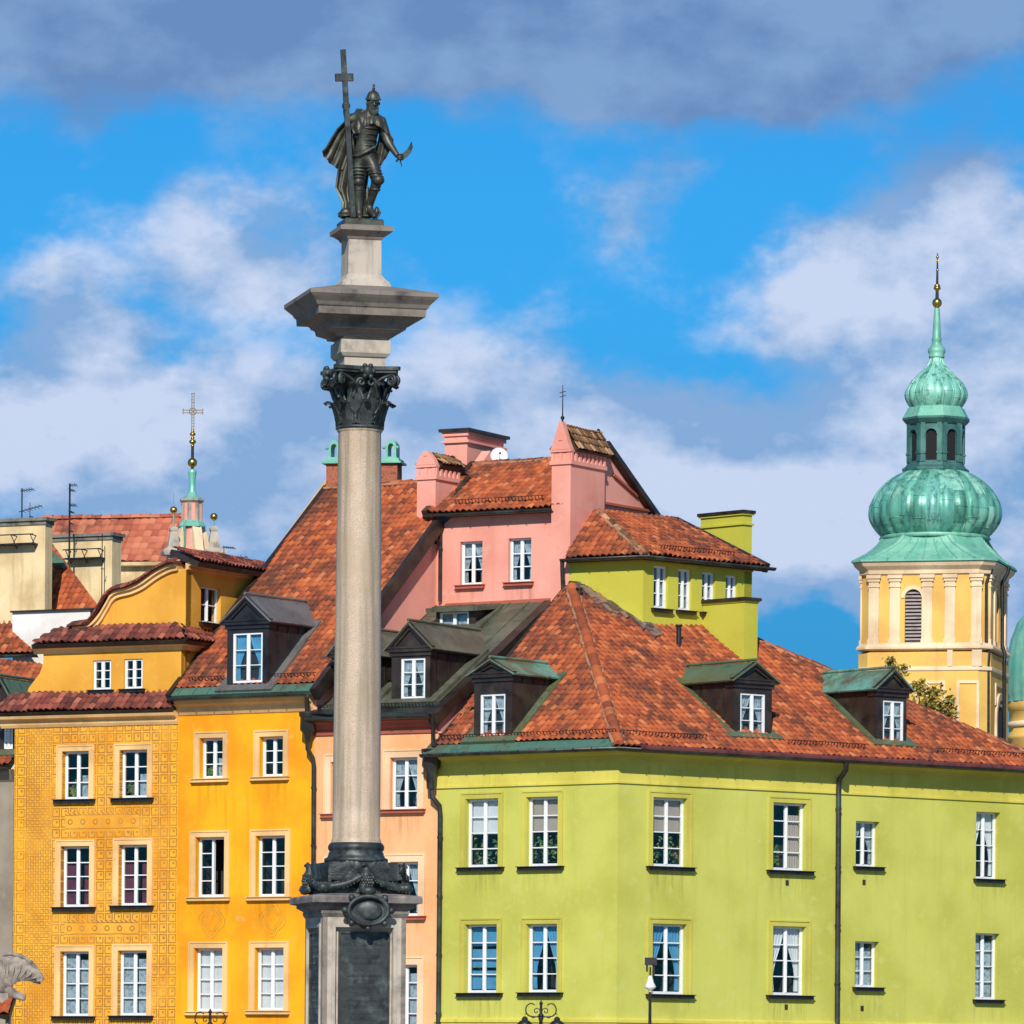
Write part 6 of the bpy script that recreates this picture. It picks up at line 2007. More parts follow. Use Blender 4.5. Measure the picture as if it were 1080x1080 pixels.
mb = MB(); mb.loft(TC, [(57 * px2, zt_(570.5)), (59 * px2, zt_(569)), (57.5 * px2, zt_(566.5))], 64); T.part('dome_ring', mb, M['patina2'])
mb = MB()
mb.loft(TC, [(32 * px2, zt_(499.5)), (33.5 * px2, zt_(497.5)), (33.5 * px2, zt_(495.5)), (30 * px2, zt_(493)), (28 * px2, zt_(489))], 8, R(-14))
mb.loft(TC, [(26.5 * px2, zt_(489.2)), (26.5 * px2, zt_(448))], 8, R(-14), 1)  # solid core, the shade of a hollow lantern painted into its colour
rl_ = 27.8 * px2
sw = rl_ * math.tan(math.pi / 8)
for k in range(8):
    a = R(-14) + k * math.pi / 4
    Fk = Plane(TC, (math.cos(a), math.sin(a), 0), (0, 0, 1)).off(rl_)
    z0, z1, zs0, zs1 = zt_(489.1), zt_(447), zt_(488), zt_(461)
    hw2 = .25
    hole_ = [(-hw2, zs0), (hw2, zs0), (hw2, zs1)] + [(hw2 * math.cos(q), zs1 + hw2 * math.sin(q)) for q in [math.pi * j / 8 for j in range(1, 8)]] + [(-hw2, zs1)]
    mb.prism(Fk, [(-sw, z0), (sw, z0), (sw, z1), (-sw, z1)], -.05, 0, [hole_])
    for s_ in (-1, 1):
        mb.pbox(Fk, s_ * (sw - .12) - .10, s_ * (sw - .12) + .10, z0, z1, 0, .07)
        mb.pbox(Fk, s_ * (sw - .12) - .13, s_ * (sw - .12) + .13, zt_(481), zt_(479), 0, .10)
    mb.prism(Fk, [(-.33, zs1), (-.26, zs1)] + [(-.26 * math.cos(q), zs1 + .26 * math.sin(q)) for q in [math.pi * j / 8 for j in range(1, 8)]] + [(.26, zs1), (.33, zs1)] + [(.36 * math.cos(q), zs1 + .38 * math.sin(q)) for q in [math.pi * j / 8 for j in range(1, 8)]], 0, .08)
mb.loft(TC, [(29 * px2, zt_(449)), (31 * px2, zt_(447)), (33.5 * px2, zt_(444)), (33.5 * px2, zt_(442)), (30 * px2, zt_(441))], 8, R(-14))
T.part('lantern', mb, [M['copper_green'] if False else coppermat('lantern_patina', (.05, .15, .13), (.09, .23, .19), (.015, .04, .035)), M['hollow_shade']])
mb = MB(); mb.loft(TC, [(33.8 * px2, zt_(442)), (31 * px2, zt_(437)), (28 * px2, zt_(431)), (26 * px2, zt_(430))], 8, R(-14)); T.part('skirt_roof', mb, M['patina2'])
onion('onion_dome', [(26, 431.5), (29, 428), (32, 423), (33.4, 418), (32.6, 412), (28, 404), (21, 396.5), (14, 390), (9.5, 384.5), (7.2, 379), (7, 376)], 18, 'dome_b')
mb = MB()
mb.loft(TC, [(r_ * px2, zt_(y)) for r_, y in ((7, 378), (8.5, 377), (8.5, 375.5), (7.5, 375), (9.3, 371.5), (9, 368), (6.5, 365.5), (5.5, 364), (4.6, 360), (5.6, 358), (4.6, 356), (4.0, 345), (3.0, 328), (2.6, 325))], 24)
T.part('spire', mb, M['patina2'])
mb = MB(); mb.tube([Vector((TC.x, TC.y, zt_(325))), Vector((TC.x, TC.y, zt_(268)))], .035, 8); mb.ball(Vector((TC.x, TC.y, zt_(319.5))), 5.2 * px2, 20)
for (y, r_) in ((306, 2.2), (304, 4.0), (301.5, 3.4)): mb.ball(Vector((TC.x, TC.y, zt_(y))), r_ * px2, 12, sc=(1, 1, .6))
for y in (271, 285): mb.ball(Vector((TC.x, TC.y, zt_(y))), 1.6 * px2, 10)
mb.tube([Vector((TC.x - .09, TC.y, zt_(275))), Vector((TC.x + .09, TC.y, zt_(275)))], .03, 6)
T.part('gilded_finial', mb, M['gold'])
mb = MB(); mb.tube([Vector((TC.x, TC.y, zt_(326))), Vector((TC.x, TC.y, zt_(300))), Vector((TC.x, TC.y, zt_(267)))], [.10, .06, .025], 8); T.part('rod', mb, M['iron'])
# two downpipes on the right corner
for (x0, x1, dd) in ((1046, 1040, .45), (1064, 1057, .2)):
    y_ = YTC - HS - .2 + (0 if x0 < 1050 else 2.2)
    pts = [at(x0, 597, y_), at(x0 - 1, 604, y_), at(x1, 615, y_ ), at(x1, 680, y_), at(x1 + 3, 690, y_ - .1), at(x1 + 2, 700, y_ - .1), at(x1 + 2, 850, y_ - .1)]
    pipe(T, pts, .085, 'iron', clips=False)

# far green dome at the edge
YD = 275.0; dc = at(1113, 700, YD); TD = Vector((dc.x, dc.y, 0)); pd = YD / FPX
T = Thing('church_dome', 'green copper dome on a yellow drum, cut off by the right edge of the picture', 'dome', (TD.x, TD.y, 0))
def zd(y): return at(1100, y, YD).z
mb = MB(); mb.loft(TD, [(51 * pd, zd(741)), (51 * pd, zd(735)), (52 * pd, zd(733)), (52 * pd, zd(715)), (51 * pd, zd(695)), (47 * pd, zd(675)), (40 * pd, zd(657)), (30 * pd, zd(645)), (16 * pd, zd(638)), (4 * pd, zd(636))], 96, rib=.02, nrib=24)
T.part('dome', mb, M['patina2'])
mb = MB(); mb.loft(TD, [(49 * pd, 0), (49 * pd, zd(781)), (50 * pd, zd(780)), (50 * pd, zd(777)), (48.5 * pd, zd(775)), (48.5 * pd, zd(751)), (50 * pd, zd(750)), (51 * pd, zd(745)), (51 * pd, zd(741.2))], 16)
T.part('drum', mb, M['towery'])
mb = MB(); mb.loft(TD, [(49 * pd, zd(768)), (51 * pd, zd(767)), (51 * pd, zd(763)), (49 * pd, zd(762))], 16); T.part('moulding', mb, M['towerw'])

# ================================================================== CATHEDRAL TURRET AND FAR ROOF
YU = 190.0; pu = YU / FPX
def zu(y, x=203): return at(x, y, YU).z
fc = at(203, 560, YU)
# far roof with a low wall under it
T = Thing('church', 'long red tiled church roof behind the curved gable with a pink and green cross-topped turret', 'church', (fc.x, fc.y, 0))
FR = wallp(at(120, 600, YU + 6), -12)
zf0 = FR.h2(150, 594)[1]
RF = FR.roof(zf0, .3, .9)
x0 = RF.h2(30, 590)[0]; x1 = RF.h2(196, 590)[0]; vv = RF.h2(150, 547)[1]
tile_roof(T, 'roof', RF, [(x0, 0), (x1, 0), (x1, vv), (x0, vv)], 'tile_far', tw=.28, th=.36, seed=31, amp=.035)
ridge_tiles(T, 'ridge_tiles', RF.w(x0, vv, .08), RF.w(x1, vv, .08), 'tile_far', .13, mortar=False)
wall(T, 'wall', FR, [(x0, 0), (x1 + 1.5, 0), (x1 + 1.5, zf0), (x0, zf0)], [], 'beige')
mb = MB(); mb.sweep([xy(FR.w(x0, 0)), xy(FR.w(x1 + 1.5, 0))], [(0, zf0 - .12), (.3, zf0 - .1), (.33, zf0 + .02), (0, zf0 + .05)]); T.part('cornice', mb, M['beige'])
UC = Vector((fc.x, fc.y, 0))
tx_off = at(202.5, 540, YU).x; UC = Vector((tx_off, YU, 0))
st = MB()
mb = MB(); PW = M['white']; PK = M['pink']
mb.loft(UC, [(10 * pu, zu(552)), (10 * pu, zu(530))], 8, R(10), 0)
T.part('turret_drum', mb, PK)
mb = MB()
for k in range(8):
    a = R(10) + (k) * math.pi / 4
    Fk = Plane(UC, (math.cos(a), math.sin(a), 0), (0, 0, 1)).off(10 * pu); w_ = 10 * pu * math.tan(math.pi / 8)
    for s_ in (-1, 1): mb.pbox(Fk, s_ * (w_ - .035) - .03, s_ * (w_ - .035) + .03, zu(551), zu(531), .0, .03)
mb.loft(UC, [(10 * pu, zu(531)), (12.5 * pu, zu(528.5)), (12.5 * pu, zu(526.5)), (9 * pu, zu(525.5))], 8, R(10))
T.part('turret_trim', mb, M['stone'])
mb = MB()
mb.loft(UC, [(12.7 * pu, zu(526.6)), (8 * pu, zu(524)), (5 * pu, zu(521)), (3.6 * pu, zu(517)), (3.2 * pu, zu(508)), (4.4 * pu, zu(499)), (4.6 * pu, zu(497)), (3 * pu, zu(495))], 16, R(10))
T.part('turret_roof', mb, M['patina'])
# concave base: scrolled fins on four sides over a pink core
mb = MB(); mb.loft(UC, [(15 * pu, 6), (15 * pu, zu(592)), (12 * pu, zu(575)), (10.5 * pu, zu(560)), (10 * pu, zu(552))], 8, R(10)); T.part('turret_base', mb, PK)
finw = []
for k in range(4):
    a = R(28) + k * math.pi / 2
    Fk = Plane(UC, (math.cos(a), math.sin(a), 0), (0, 0, 1))
    pr_ = [(8 * pu, zu(553)), (13 * pu, zu(556)), (16 * pu, zu(565)), (19 * pu, zu(578)), (25 * pu, zu(592)), (25 * pu, zu(600)), (8 * pu, zu(600))]
    m2 = MB(); m2.prism(Fk, pr_[::-1], -.16, .16); T.part('turret_buttress', m2, M['towerw'])
mb = MB(); mb.loft(UC, [(10.2 * pu, zu(549)), (13 * pu, zu(553)), (14 * pu, zu(554.5)), (14 * pu, zu(556)), (9 * pu, zu(556))][::-1], 8, R(10))
Fk = Plane(UC, (math.cos(R(-48)), math.sin(R(-48)), 0), (0, 0, 1))
g = []
for i in range(8):
    f = i / 7; r_ = (12 + 6 * math.sin(f * math.pi / 2)) * pu if False else (13.5 - 1.5 * math.sin(f * math.pi)) * pu
    g.append([UC + Vector((math.cos(q) * r_, math.sin(q) * r_, zu(555) + (zu(585) - zu(555)) * f)) for q in [R(180 + 8 * j) for j in range(0, 9)]])
mb.sheet(g, .04)
T.part('turret_flashing', mb, M['patina'])
mb = MB()
mb.ball(UC + Vector((0, 0, zu(488))), 5.1 * pu, 18)
for (y, r_) in ((470, 2.0), (466, 3.8), (462, 2.2), (458, 3.2), (455, 1.8)): mb.ball(UC + Vector((0, 0, zu(y))), r_ * pu, 12, sc=(1, 1, .7))
T.part('gilded_finial', mb, M['gold'])
mb = MB(); mb.tube([UC + Vector((0, 0, zu(496))), UC + Vector((0, 0, zu(468)))], .05, 8); T.part('stem', mb, M['iron'])
mb = MB()
CrossM = simple('worn_gilt_cross', (.22, .16, .09), .5, metal=.6, var=.5, scale=10)
for s_ in (-1, 1): mb.box(UC + Vector((s_ * .038 - .014, -.02, zu(456))), (.028, 0, 0), (0, .04, 0), (0, 0, zu(415.5) - zu(456)))
k = 0
while zu(456) + k < zu(417): mb.box(UC + Vector((-.024, -.015, zu(456) + k)), (.048, 0, 0), (0, .03, 0), (0, 0, .02)); k += .10
zc0 = zu(434)
for dz_ in (-.045, .045): mb.box(UC + Vector((-.33, -.018, zc0 + dz_ - .013)), (.66, 0, 0), (0, .036, 0), (0, 0, .026))
for s_ in (-1, 1): mb.box(UC + Vector((s_ * .335 - .015, -.019, zc0 - .10)), (.03, 0, 0), (0, .038, 0), (0, 0, .2))
mb.box(UC + Vector((-.07, -.019, zu(415.5))), (.14, 0, 0), (0, .038, 0), (0, 0, .03))
ring = [UC + Vector((.12 * math.cos(q), 0, zc0 + .12 * math.sin(q))) for q in [2 * math.pi * j / 16 for j in range(17)]]; mb.tube(ring, .014, 5)
T.part('cross', mb, CrossM)
for (x, yb, yt, yball) in ((183, 600, 557, 538), (225.5, 600, 565, 545)):
    c_ = at(x, 560, YU - .8 if x < 200 else YU + .3); c_ = Vector((c_.x, c_.y, 0))
    zz = lambda y: at(x, y, c_.y).z
    mb = MB(); mb.loft(c_, [(6 * pu, zz(640)), (6 * pu, zz(586))], 4, R(12)); mb.loft(c_, [(11 * pu, zz(586)), (12 * pu, zz(583)), (12 * pu, zz(581)), (6 * pu, zz(577)), (4.5 * pu, zz(566)), (3.4 * pu, zz(561)), (4.2 * pu, zz(559)), (4.2 * pu, zz(557)), (1.5 * pu, zz(555))], 4, R(12))
    st = T.part('pinnacle', mb, M['stone'])
    mb = MB(); mb.tube([c_ + Vector((0, 0, zz(556))), c_ + Vector((0, 0, zz(yball)))], .03, 6); mb.tube([c_ + Vector((0, 0, zz(yball))), c_ + Vector((0, 0, zz(yball - 18)))], .01, 5); T.part('rod', mb, M['patina2'], st)
    mb = MB(); mb.ball(c_ + Vector((0, 0, zz(yball))), 4.0 * pu, 16); T.part('gilded_ball', mb, M['gold'], st)

# ================================================================== ROOFS AND CHIMNEYS AT THE LEFT EDGE
q4 = at(14, 900, OF.hit(14.5, 900).y + .5)
T = Thing('townhouse', 'grey rendered townhouse with small dormer window, cut off by the left edge', 'house', (q4.x, q4.y, 0))
NF = wallp(q4, -24)
zn = NF.h2(8, 812)[1]; xl = -7.5
wall(T, 'wall', NF, [(xl, 0), (0, 0), (0, zn), (xl, zn)], [], 'grey')
RN = NF.roof(zn + .1, .3, .8); vmx = 2.3
tile_roof(T, 'roof', RN, [(xl, 0), (0, 0), (0, vmx), (xl, vmx)], 'tile', seed=41)
gutter(T, [xy(NF.w(xl, 0)), xy(NF.w(0, 0))], .4, zn + .05, 'gutter', .09)
mb = MB(); mb.sweep([xy(NF.w(xl, 0)), xy(NF.w(0, 0))], [(0, zn - .35), (.05, zn - .3), (.2, zn - .1), (.25, zn), (0, zn + .02)]); T.part('cornice', mb, M['grey'])
dormer(T, NF, RN, (-14, 17, 752, 796), (2, 714), (4.5, 764, 14, 790), 'board', 'copper_olive', '', flash='copper_olive', label='green-roofed dormer at the left edge')
SDW = wallp(NF.w(0, 0), 66)
# roof behind it: orange tiles rising to the left with an upper band
T = Thing('house', 'house with stepped orange roofs and bare white firewall, behind the ochre house', 'house', tuple(at(20, 700, YU - 22) * 1.0)[:2] + (0,))
yb_ = OF.hit(14.5, 900).y + 6
BF = wallp(at(40, 740, yb_), 62)
# slope descending to the right
def slope_poly(name, pts_px, F, ze, e, m_, mat, **k):
    Q = F.roof(ze, e, m_); pl = [Q.h2(*p) for p in pts_px]; return tile_roof(T, name, Q, pl, mat, **k), Q
NL = wallp(at(50, 735, yb_), -24)
ze_ = NL.h2(40, 738)[1]
Qa = NL.roof(ze_, 0, .9)
tile_roof(T, 'lower_roof', Qa, [Qa.h2(-14, 745), Qa.h2(47, 745), Qa.h2(47, 703), Qa.h2(-14, 694)], 'tile', seed=42)
NL2 = NL.off(-3.2); zz2 = NL2.h2(10, 692)[1]
Qb = NL2.roof(zz2, .3, 1.1)
tile_roof(T, 'upper_roof', Qb, [Qb.h2(-14, 690), Qb.h2(14, 690), Qb.h2(14, 634), Qb.h2(-14, 598)], 'tile', seed=43)
tile_roof(T, 'upper_roof', Qb, [Qb.h2(14.2, 690), Qb.h2(39, 690), Qb.h2(14.2, 668)], 'tile', seed=43)
gutter(T, [xy(NL2.w(NL2.h2(-14, 690)[0], 0)), xy(NL2.w(NL2.h2(39, 690)[0], 0))], .35, zz2, 'gutter', .08)
wall(T, 'wall', NL, [NL.h2(-20, 740), NL.h2(50, 740), (NL.h2(50, 740)[0], 0), (NL.h2(-20, 740)[0], 0)][::-1], [], 'beige')
# white firewall step
WH = wallp(at(13, 690, yb_ + 4.5), -20)
mb = MB(); mb.prism(WH, [WH.h2(x, y) for x, y in ((14, 760), (95, 760), (95, 643), (79, 643), (13, 646))], -.6, 0)
T.part('fire_wall', mb, M['white'], label='bare white rendered wall between the roofs')
mb = MB(); mb.prism(WH, [WH.h2(x, y) for x, y in ((12, 646.2), (120, 642.2), (120, 640.5), (12, 644.5))], -.7, .1); T.part('coping', mb, M['board'])
# orange roof between the two chimneys
NB = wallp(at(80, 645, yb_ + 5.5), -24); Qc = NB.roof(NB.h2(80, 645)[1], .2, 1.15)
tile_roof(T, 'back_roof', Qc, [Qc.h2(55, 646), Qc.h2(108, 646), Qc.h2(56, 575), Qc.h2(50, 575)], 'tile_orange', seed=44)
mb = MB(); mb.prism(Qc, [Qc.h2(x, y) for x, y in ((55, 600), (69, 603), (72, 600), (60, 588), (55, 588))], .1, .3); T.part('skylight', mb, M['copper_green'])
def big_chimney(xl, xn, xr, ytop, ybase, Y, lab, bar_y, bx0, bx1, grp=None):
    p = at(xn, (ytop + ybase) / 2, Y); A = wallp(p, 64); B = wallp(p, -26)
    yc = (ytop + ybase) / 2; w1 = -B.h2(xl, yc)[0]; w2 = A.h2(xr, yc)[0]; z1 = at(xn, ytop, Y).z; z0 = at(xn, ybase, Y).z - 1.2
    Tn = Thing('chimney_stack', lab, 'chimney', (p.x, p.y, z0), 'big weathered chimney stacks at the left')
    mb = MB(); mb.pbox(B, -w1, 0, z0, z1, -w2, 0); Tn.part('stack', mb, M['beige'])
    mb = MB(); mb.pbox(B, -w1 - .1, .1, z1, z1 + .1, -w2 - .1, .1); mb.pbox(B, -w1 - .04, .04, z1 - .12, z1 - .001, -w2 - .04, .04); Tn.part('cap', mb, simple('old_concrete', (.22, .20, .16), .9, var=.5))
    mb = MB(); a, zb_1 = B.h2(bx0, bar_y); b_, _ = B.h2(bx1, bar_y); 
    mb.tube([B.w(a, zb_1, .35), B.w(b_, zb_1, .35)], .02, 6)
    for u_ in (a + .1, (a + b_) / 2, b_ - .1): mb.tube([B.w(u_, zb_1, .35), B.w(u_, zb_1 - .02, .0)], .018, 5); mb.tube([B.w(u_, zb_1, .35), B.w(u_, zb_1 - .4, .0)], .015, 5)
    mb.pbox(B, a + .02, b_ - .02, zb_1 - .30, zb_1 - .26, .02, .33)
    Tn.part('walkway', mb, M['iron'])
    return Tn, B, z1
big_chimney(-20, 47.5, 55, 549, 643, yb_ + 4.3, 'big weathered beige chimney stack at the left edge of the picture', 566, -5, 41)
cc2 = big_chimney(54, 118, 127.5, 565, 660, yb_ + 9, 'weathered beige chimney stack with an antenna mast, second from the left edge', 581, 72, 112)
def antenna(x, y0, y1, Y, bars, lab, r=.022):
    mb = MB(); a = at(x, y0, Y); b_ = at(x, y1, Y); mb.tube([a, Vector((a.x, a.y, b_.z))], r, 6)
    for (yb, dx, n, dy, up) in bars:
        p = Vector((a.x, a.y, at(x, yb, Y).z)); q = p + Vector((dx, .3 * dx, up)); mb.tube([p - Vector((dx * .15, 0, 0)), q], .014, 5)
        for i in range(n):
            c_ = p.lerp(q, (i + .5) / n); mb.tube([c_ + Vector((-.05, -.2, dy)), c_ + Vector((.05, .2, -dy))], .010, 4)
    return single('antenna', lab, 'antenna', mb, M['iron'], tuple(a), 'roof antennas')
ya = yb_ + 4.3
antenna(23, 549, 515, ya + .4, ((518, .35, 5, .03, .08), (540, .6, 6, .02, .22)), 'thin two-armed aerial above the leftmost chimney')
antenna(73, 590, 510, yb_ + 8.7, ((512, .22, 3, .03, .03), (517, .15, 3, .03, 0), (533, .2, 4, .03, .02), (540, .12, 3, .02, 0), (552, .1, 2, .02, 0), (560, .1, 2, .02, 0)), 'tall ladder-like aerial mast in front of the second chimney', .03)
antenna(31.5, 549, 530, ya + .4, ((545, .1, 1, .01, .0),), 'short bare rod beside the two-armed aerial', .012)
antenna(107, 660, 563, yb_ + 8.6, ((600, .06, 1, 0, 0),), 'thin lightning rod running down the second chimney', .016)
antenna(236, 600, 576, YU - 12, ((577, .35, 5, .02, -.02), (585, -.25, 3, .02, 0)), 'small aerial on the roof right of the cross turret', .012)
antenna(254, 605, 585, YU - 14, ((588, -.5, 6, .02, .05), (590, .2, 3, .02, .1)), 'faint low aerial over the ochre roof edge', .012)

# ================================================================== TREE BEHIND THE ROOF
def make_tree(name, lab, c_px, Y, blobs, trunk_r, mats, grp=None):
    c_ = at(*c_px, Y)
    T_ = Thing(name, lab, 'tree', (c_.x, c_.y, 0), grp)
    rr_ = random.Random(int(c_px[0]))
    tr_ = MB(); crown = MB()
    tr_.tube([(c_.x, c_.y, 0), (c_.x + .1, c_.y, c_.z * .4), (c_.x - .1, c_.y, c_.z * .8)], [trunk_r, trunk_r * .8, trunk_r * .5], 10)
    for (x, y, r_px, n) in blobs:
        b_ = at(x, y, Y + rr_.uniform(-.6, .6)); r_ = r_px * Y / FPX
        tr_.tube([(c_.x - .1, c_.y, c_.z * .78), ((c_.x + b_.x) / 2, c_.y, (c_.z * .8 + b_.z) / 2 + .1), tuple(b_)], [trunk_r * .35, trunk_r * .2, trunk_r * .07], 6)
        tw = []
        for i in range(7):
            d_ = Vector((rr_.gauss(0, 1), rr_.gauss(0, 1), rr_.gauss(0, 1) + .5)).normalized()
            tip = b_ + d_ * r_ * rr_.uniform(.6, 1.15); tr_.tube([b_, tip], [.03, .012], 4); tw.append(tip)
        for i in range(n):
            f = rr_.random()
            ctr = rr_.choice(tw) if f < .75 else b_
            p = ctr + Vector((rr_.gauss(0, 1), rr_.gauss(0, 1), rr_.gauss(0, 1))) * r_ * .24
            s = rr_.uniform(.05, .11); a = Vector((rr_.uniform(-1, 1), rr_.uniform(-1, 1), rr_.uniform(-1, .6))).normalized() * s
            q = a.cross(Vector((rr_.uniform(-1, 1), rr_.uniform(-1, 1), rr_.uniform(-1, 1)))).normalized() * s * .5
            crown.face([p - a, p - q, p + a, p + q], 0 if (rr_.random() < .42) else 1)
    T_.part('trunk', tr_, simple('bark', (.10, .075, .05), .9, var=.4)); T_.part('crown', crown, mats)
L1 = simple('olive_leaves', (.16, .17, .025), .6, var=.6, scale=1.5, fine=8); L2 = simple('yellow_leaves', (.52, .33, .05), .6, var=.6, scale=2, fine=8); L3 = simple('green_leaves', (.05, .09, .02), .6, var=.5, scale=2, fine=8)
make_tree('autumn_tree', 'small tree turning yellow between the right dormer roof and the church tower', (975, 745), 205, [(978, 742, 17, 700), (966, 752, 14, 420), (990, 752, 13, 380), (1000, 745, 9, 180), (1001, 760, 8, 160), (984, 764, 13, 300), (969, 725, 7, 150), (940, 702, 8, 150), (950, 707, 7, 110), (960, 770, 14, 300)], .25, [L1, L2])

# ================================================================== STREET LAMPS
def lantern(mb, c_, s=1.0, mi=0, gi=1):
    z0 = c_.z
    mb.loft(c_, [(.07 * s, z0), (.15 * s, z0 + .34 * s)], 6, .2, gi)
    for k in range(6):
        a = .2 + (k + 0) * math.pi / 3
        mb.tube([Vector((c_.x + .08 * s * math.cos(a), c_.y + .08 * s * math.sin(a), z0)), Vector((c_.x + .175 * s * math.cos(a), c_.y + .175 * s * math.sin(a), z0 + .34 * s))], .012 * s, 4)
    mb.loft(c_, [(.19 * s, z0 + .34 * s), (.20 * s, z0 + .38 * s), (.13 * s, z0 + .46 * s), (.08 * s, z0 + .48 * s), (.07 * s, z0 + .54 * s), (.02 * s, z0 + .58 * s)], 12)
    mb.loft(c_, [(.03 * s, z0 - .08 * s), (.08 * s, z0)], 8)
def old_lamp(x, ytop, Y, lab, half=14):
    b_ = at(x, ytop + 22, Y); o = Vector((b_.x, b_.y, 0)); zt2 = at(x, ytop, Y).z
    Tn = Thing('street_lamp', lab, 'street lamp', tuple(o), 'old cast iron lamps on the square')
    w_ = half * Y / FPX
    mb = MB(); mb.loft(o, [(.22, 0), (.22, .15), (.14, .3), (.11, .8), (.07, 1.0), (.055, 1.2), (.045, zt2 - .5), (.07, zt2 - .45), (.04, zt2 - .4), (.03, zt2 - .12), (.05, zt2 - .08), (.012, zt2)], 16)
    mb.ball(o + Vector((0, 0, zt2 - .38)), .07, 10)
    Tn.part('post', mb, M['iron'])
    for s_ in (-1, 1):
        mb = MB()
        pts = [o + Vector((0, 0, zt2 - .42))]
        for i in range(15):
            a = -math.pi / 2 + i / 14 * math.pi * 1.25
            pts.append(o + Vector((s_ * (w_ * .62 + w_ * .36 * math.cos(a) * .9), 0, zt2 - .24 + .16 * math.sin(a))))
        mb.tube(pts, .018, 6)
        pts = [o + Vector((s_ * (w_ * .28 + .09 * math.cos(a) * (1 - i / 18)), 0, zt2 - .27 + .09 * math.sin(a) * (1 - i / 18))) for i, a in enumerate([3.4 - j * .5 for j in range(15)])]
        mb.tube(pts, .013, 5)
        pts = [o + Vector((s_ * .03, 0, zt2 - .38)), o + Vector((s_ * w_ * .5, 0, zt2 - .44)), o + Vector((s_ * w_ * .95, 0, zt2 - .32)), o + Vector((s_ * w_ * 1.0, 0, zt2 - .36))]
        mb.tube(pts, .014, 5)
        br_ = Tn.part('bracket', mb, M['iron'])
        mb = MB(); lantern(mb, o + Vector((s_ * w_, 0, zt2 - .98)), 1.0)
        Tn.part('lantern', mb, [M['iron'], M['glass']], br_)
old_lamp(570.5, 1055, 138, 'black double-armed cast iron lamp in front of the green house', 17)
old_lamp(221.5, 1064, 136, 'black double-armed cast iron lamp in front of the golden house', 17)
b_ = at(686, 1010, 140); o = Vector((b_.x, b_.y, 0))
Tn = Thing('lamp_post', 'slim modern lamp with a white cone and dark box head, below the green house windows', 'street lamp', tuple(o))
zl_ = lambda y: at(686, y, 140).z
mb = MB(); mb.tube([o, Vector((o.x, o.y, zl_(1045)))], [.06, .035], 10); mb.tube([Vector((o.x, o.y, zl_(1033))), Vector((o.x, o.y, zl_(1020)))], .02, 6); Tn.part('post', mb, M['iron'])
mb = MB(); mb.loft(o, [(.03, zl_(1047)), (.05, zl_(1044)), (.14, zl_(1042)), (.15, zl_(1040.5)), (.09, zl_(1036)), (.06, zl_(1031)), (.03, zl_(1029))], 16); Tn.part('shade', mb, M['frame'])
mb = MB(); mb.box(Vector((o.x - .14, o.y - .12, zl_(1018))), (.30, 0, 0), (0, .24, 0), (0, 0, zl_(1010) - zl_(1018))); mb.box(Vector((o.x - .11, o.y - .08, zl_(1025))), (.05, 0, 0), (0, .05, 0), (0, 0, zl_(1018) - zl_(1025))); mb.box(Vector((o.x + .05, o.y - .08, zl_(1029))), (.06, 0, 0), (0, .05, 0), (0, 0, zl_(1018) - zl_(1029))); Tn.part('head', mb, M['iron'])

# ================================================================== STONE EAGLE AND TILED LEDGE, LOWER LEFT
YEg = 118.0
def ep_(x, y, d=0): return at(x, y, YEg - d)
b_ = ep_(0, 1080)
Tk = Thing('gate_pier', 'rendered gate pier with a small orange tiled top, lower left corner', 'pier', (b_.x - .3, b_.y, 0))
mb = MB(); mb.box(Vector((b_.x - 1.2, YEg - .4, 0)), (1.35, 0, 0), (0, 1.2, 0), (0, 0, ep_(0, 1071).z)); Tk.part('pier', mb, M['grey'])
GP = wallp((b_.x + .25, YEg - .4, 0), -10); Qg = GP.roof(ep_(5, 1071).z, .1, .9)
tile_roof(Tk, 'tiled_top', Qg, [(-1.6, 0), (.0, 0), (.0, .75), (-1.6, .75)], 'tile_orange', seed=51, tw=.2)
Te = Thing('stone_eagle', 'carved pale stone eagle with raised wing above the tiled pier, lower left', 'statue', tuple(ep_(2, 1050)))
M['carved'] = simple('carved_limestone', (.38, .31, .245), .85, var=.9, scale=5, dark=(.07, .06, .055), streak=.9, col2=(.22, .18, .15))
mb = MB()
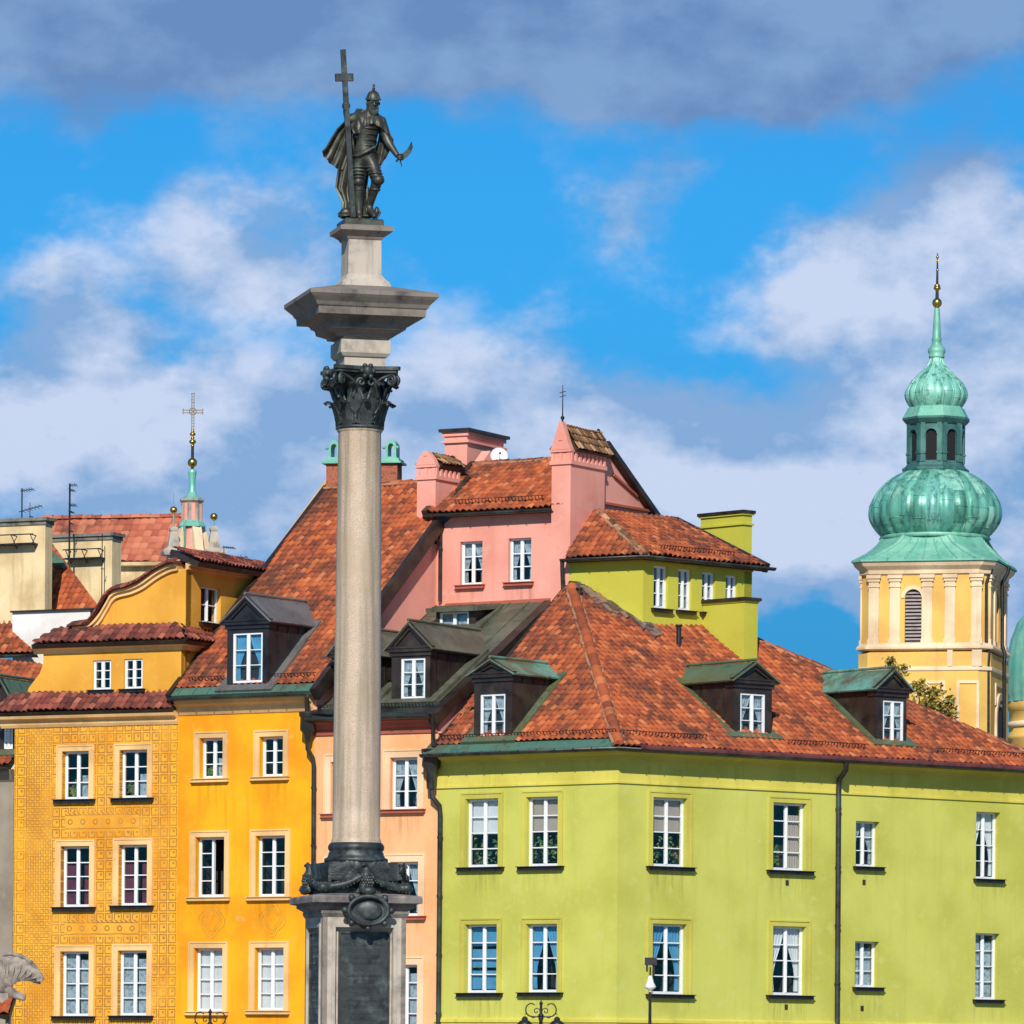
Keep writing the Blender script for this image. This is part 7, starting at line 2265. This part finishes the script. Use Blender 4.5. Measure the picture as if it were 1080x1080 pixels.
mb.add_mesh(skin([ep_(2, 1050), ep_(4, 1036, .05), ep_(-2, 1022, .1), ep_(-10, 1012, .15)], [(0, 1), (1, 2), (2, 3)], [.20, .26, .24, .14], 2))
mb.add_mesh(skin([ep_(4, 1040, .1), ep_(12, 1048, .15), ep_(18, 1051, .18), ep_(27, 1054, .2)], [(0, 1), (1, 2), (2, 3)], [.14, .10, .07, .05], 2))
Te.part('body', mb, M['carved'])
mb = MB()
tops = [(3, 1007), (10, 1006), (18, 1007), (26, 1010), (33, 1015), (39, 1022), (43, 1029), (45, 1034)]
bots = [(6, 1042), (10, 1040), (15, 1037), (20, 1034), (25, 1033), (31, 1033), (37, 1035), (43, 1036)]
g = []
for i in range(25):
    f = i / 24 * 7; k = min(int(f), 6); ff = f - k
    a = Vector(tops[k]).lerp(Vector(tops[k + 1]), ff); b2 = Vector(bots[k]).lerp(Vector(bots[k + 1]), ff)
    g.append([ep_(*(a.lerp(b2, j / 8)), .12 + .10 * math.sin(j / 8 * math.pi) + .012 * math.sin(i * 1.9 + j * .25)) for j in range(9)])
mb.sheet(g, .09)
for k in range(8):
    a = Vector(tops[min(k, 7)]); b2 = Vector(bots[max(0, k - 1)])
    mb.tube([ep_(*a, .16), ep_(*a.lerp(b2, .5), .30), ep_(*a.lerp(b2, .95), .16)], [.015, .03, .012], 6)
mb.tube([ep_(x, y, .18) for x, y in tops], .04, 7)
Te.part('wing', mb, M['carved'])
mb = MB(); pts = [(14, 1042), (20, 1046), (27, 1049), (27, 1054), (18, 1054), (10, 1050)]
mb.prism(Plane(ep_(0, 1080, .1), (1, 0, 0), (0, 0, 1)), [(ep_(x, y).x - ep_(0, 1080).x, ep_(x, y).z - ep_(0, 1080).z) for x, y in pts][::-1], -.05, .05)
Te.part('claw', mb, M['carved'])
mb = MB(); mb.box(Vector((b_.x - .6, YEg - .3, ep_(0, 1060).z - .5)), (.8, 0, 0), (0, .6, 0), (0, 0, .75)); Te.part('base', mb, M['carved'])
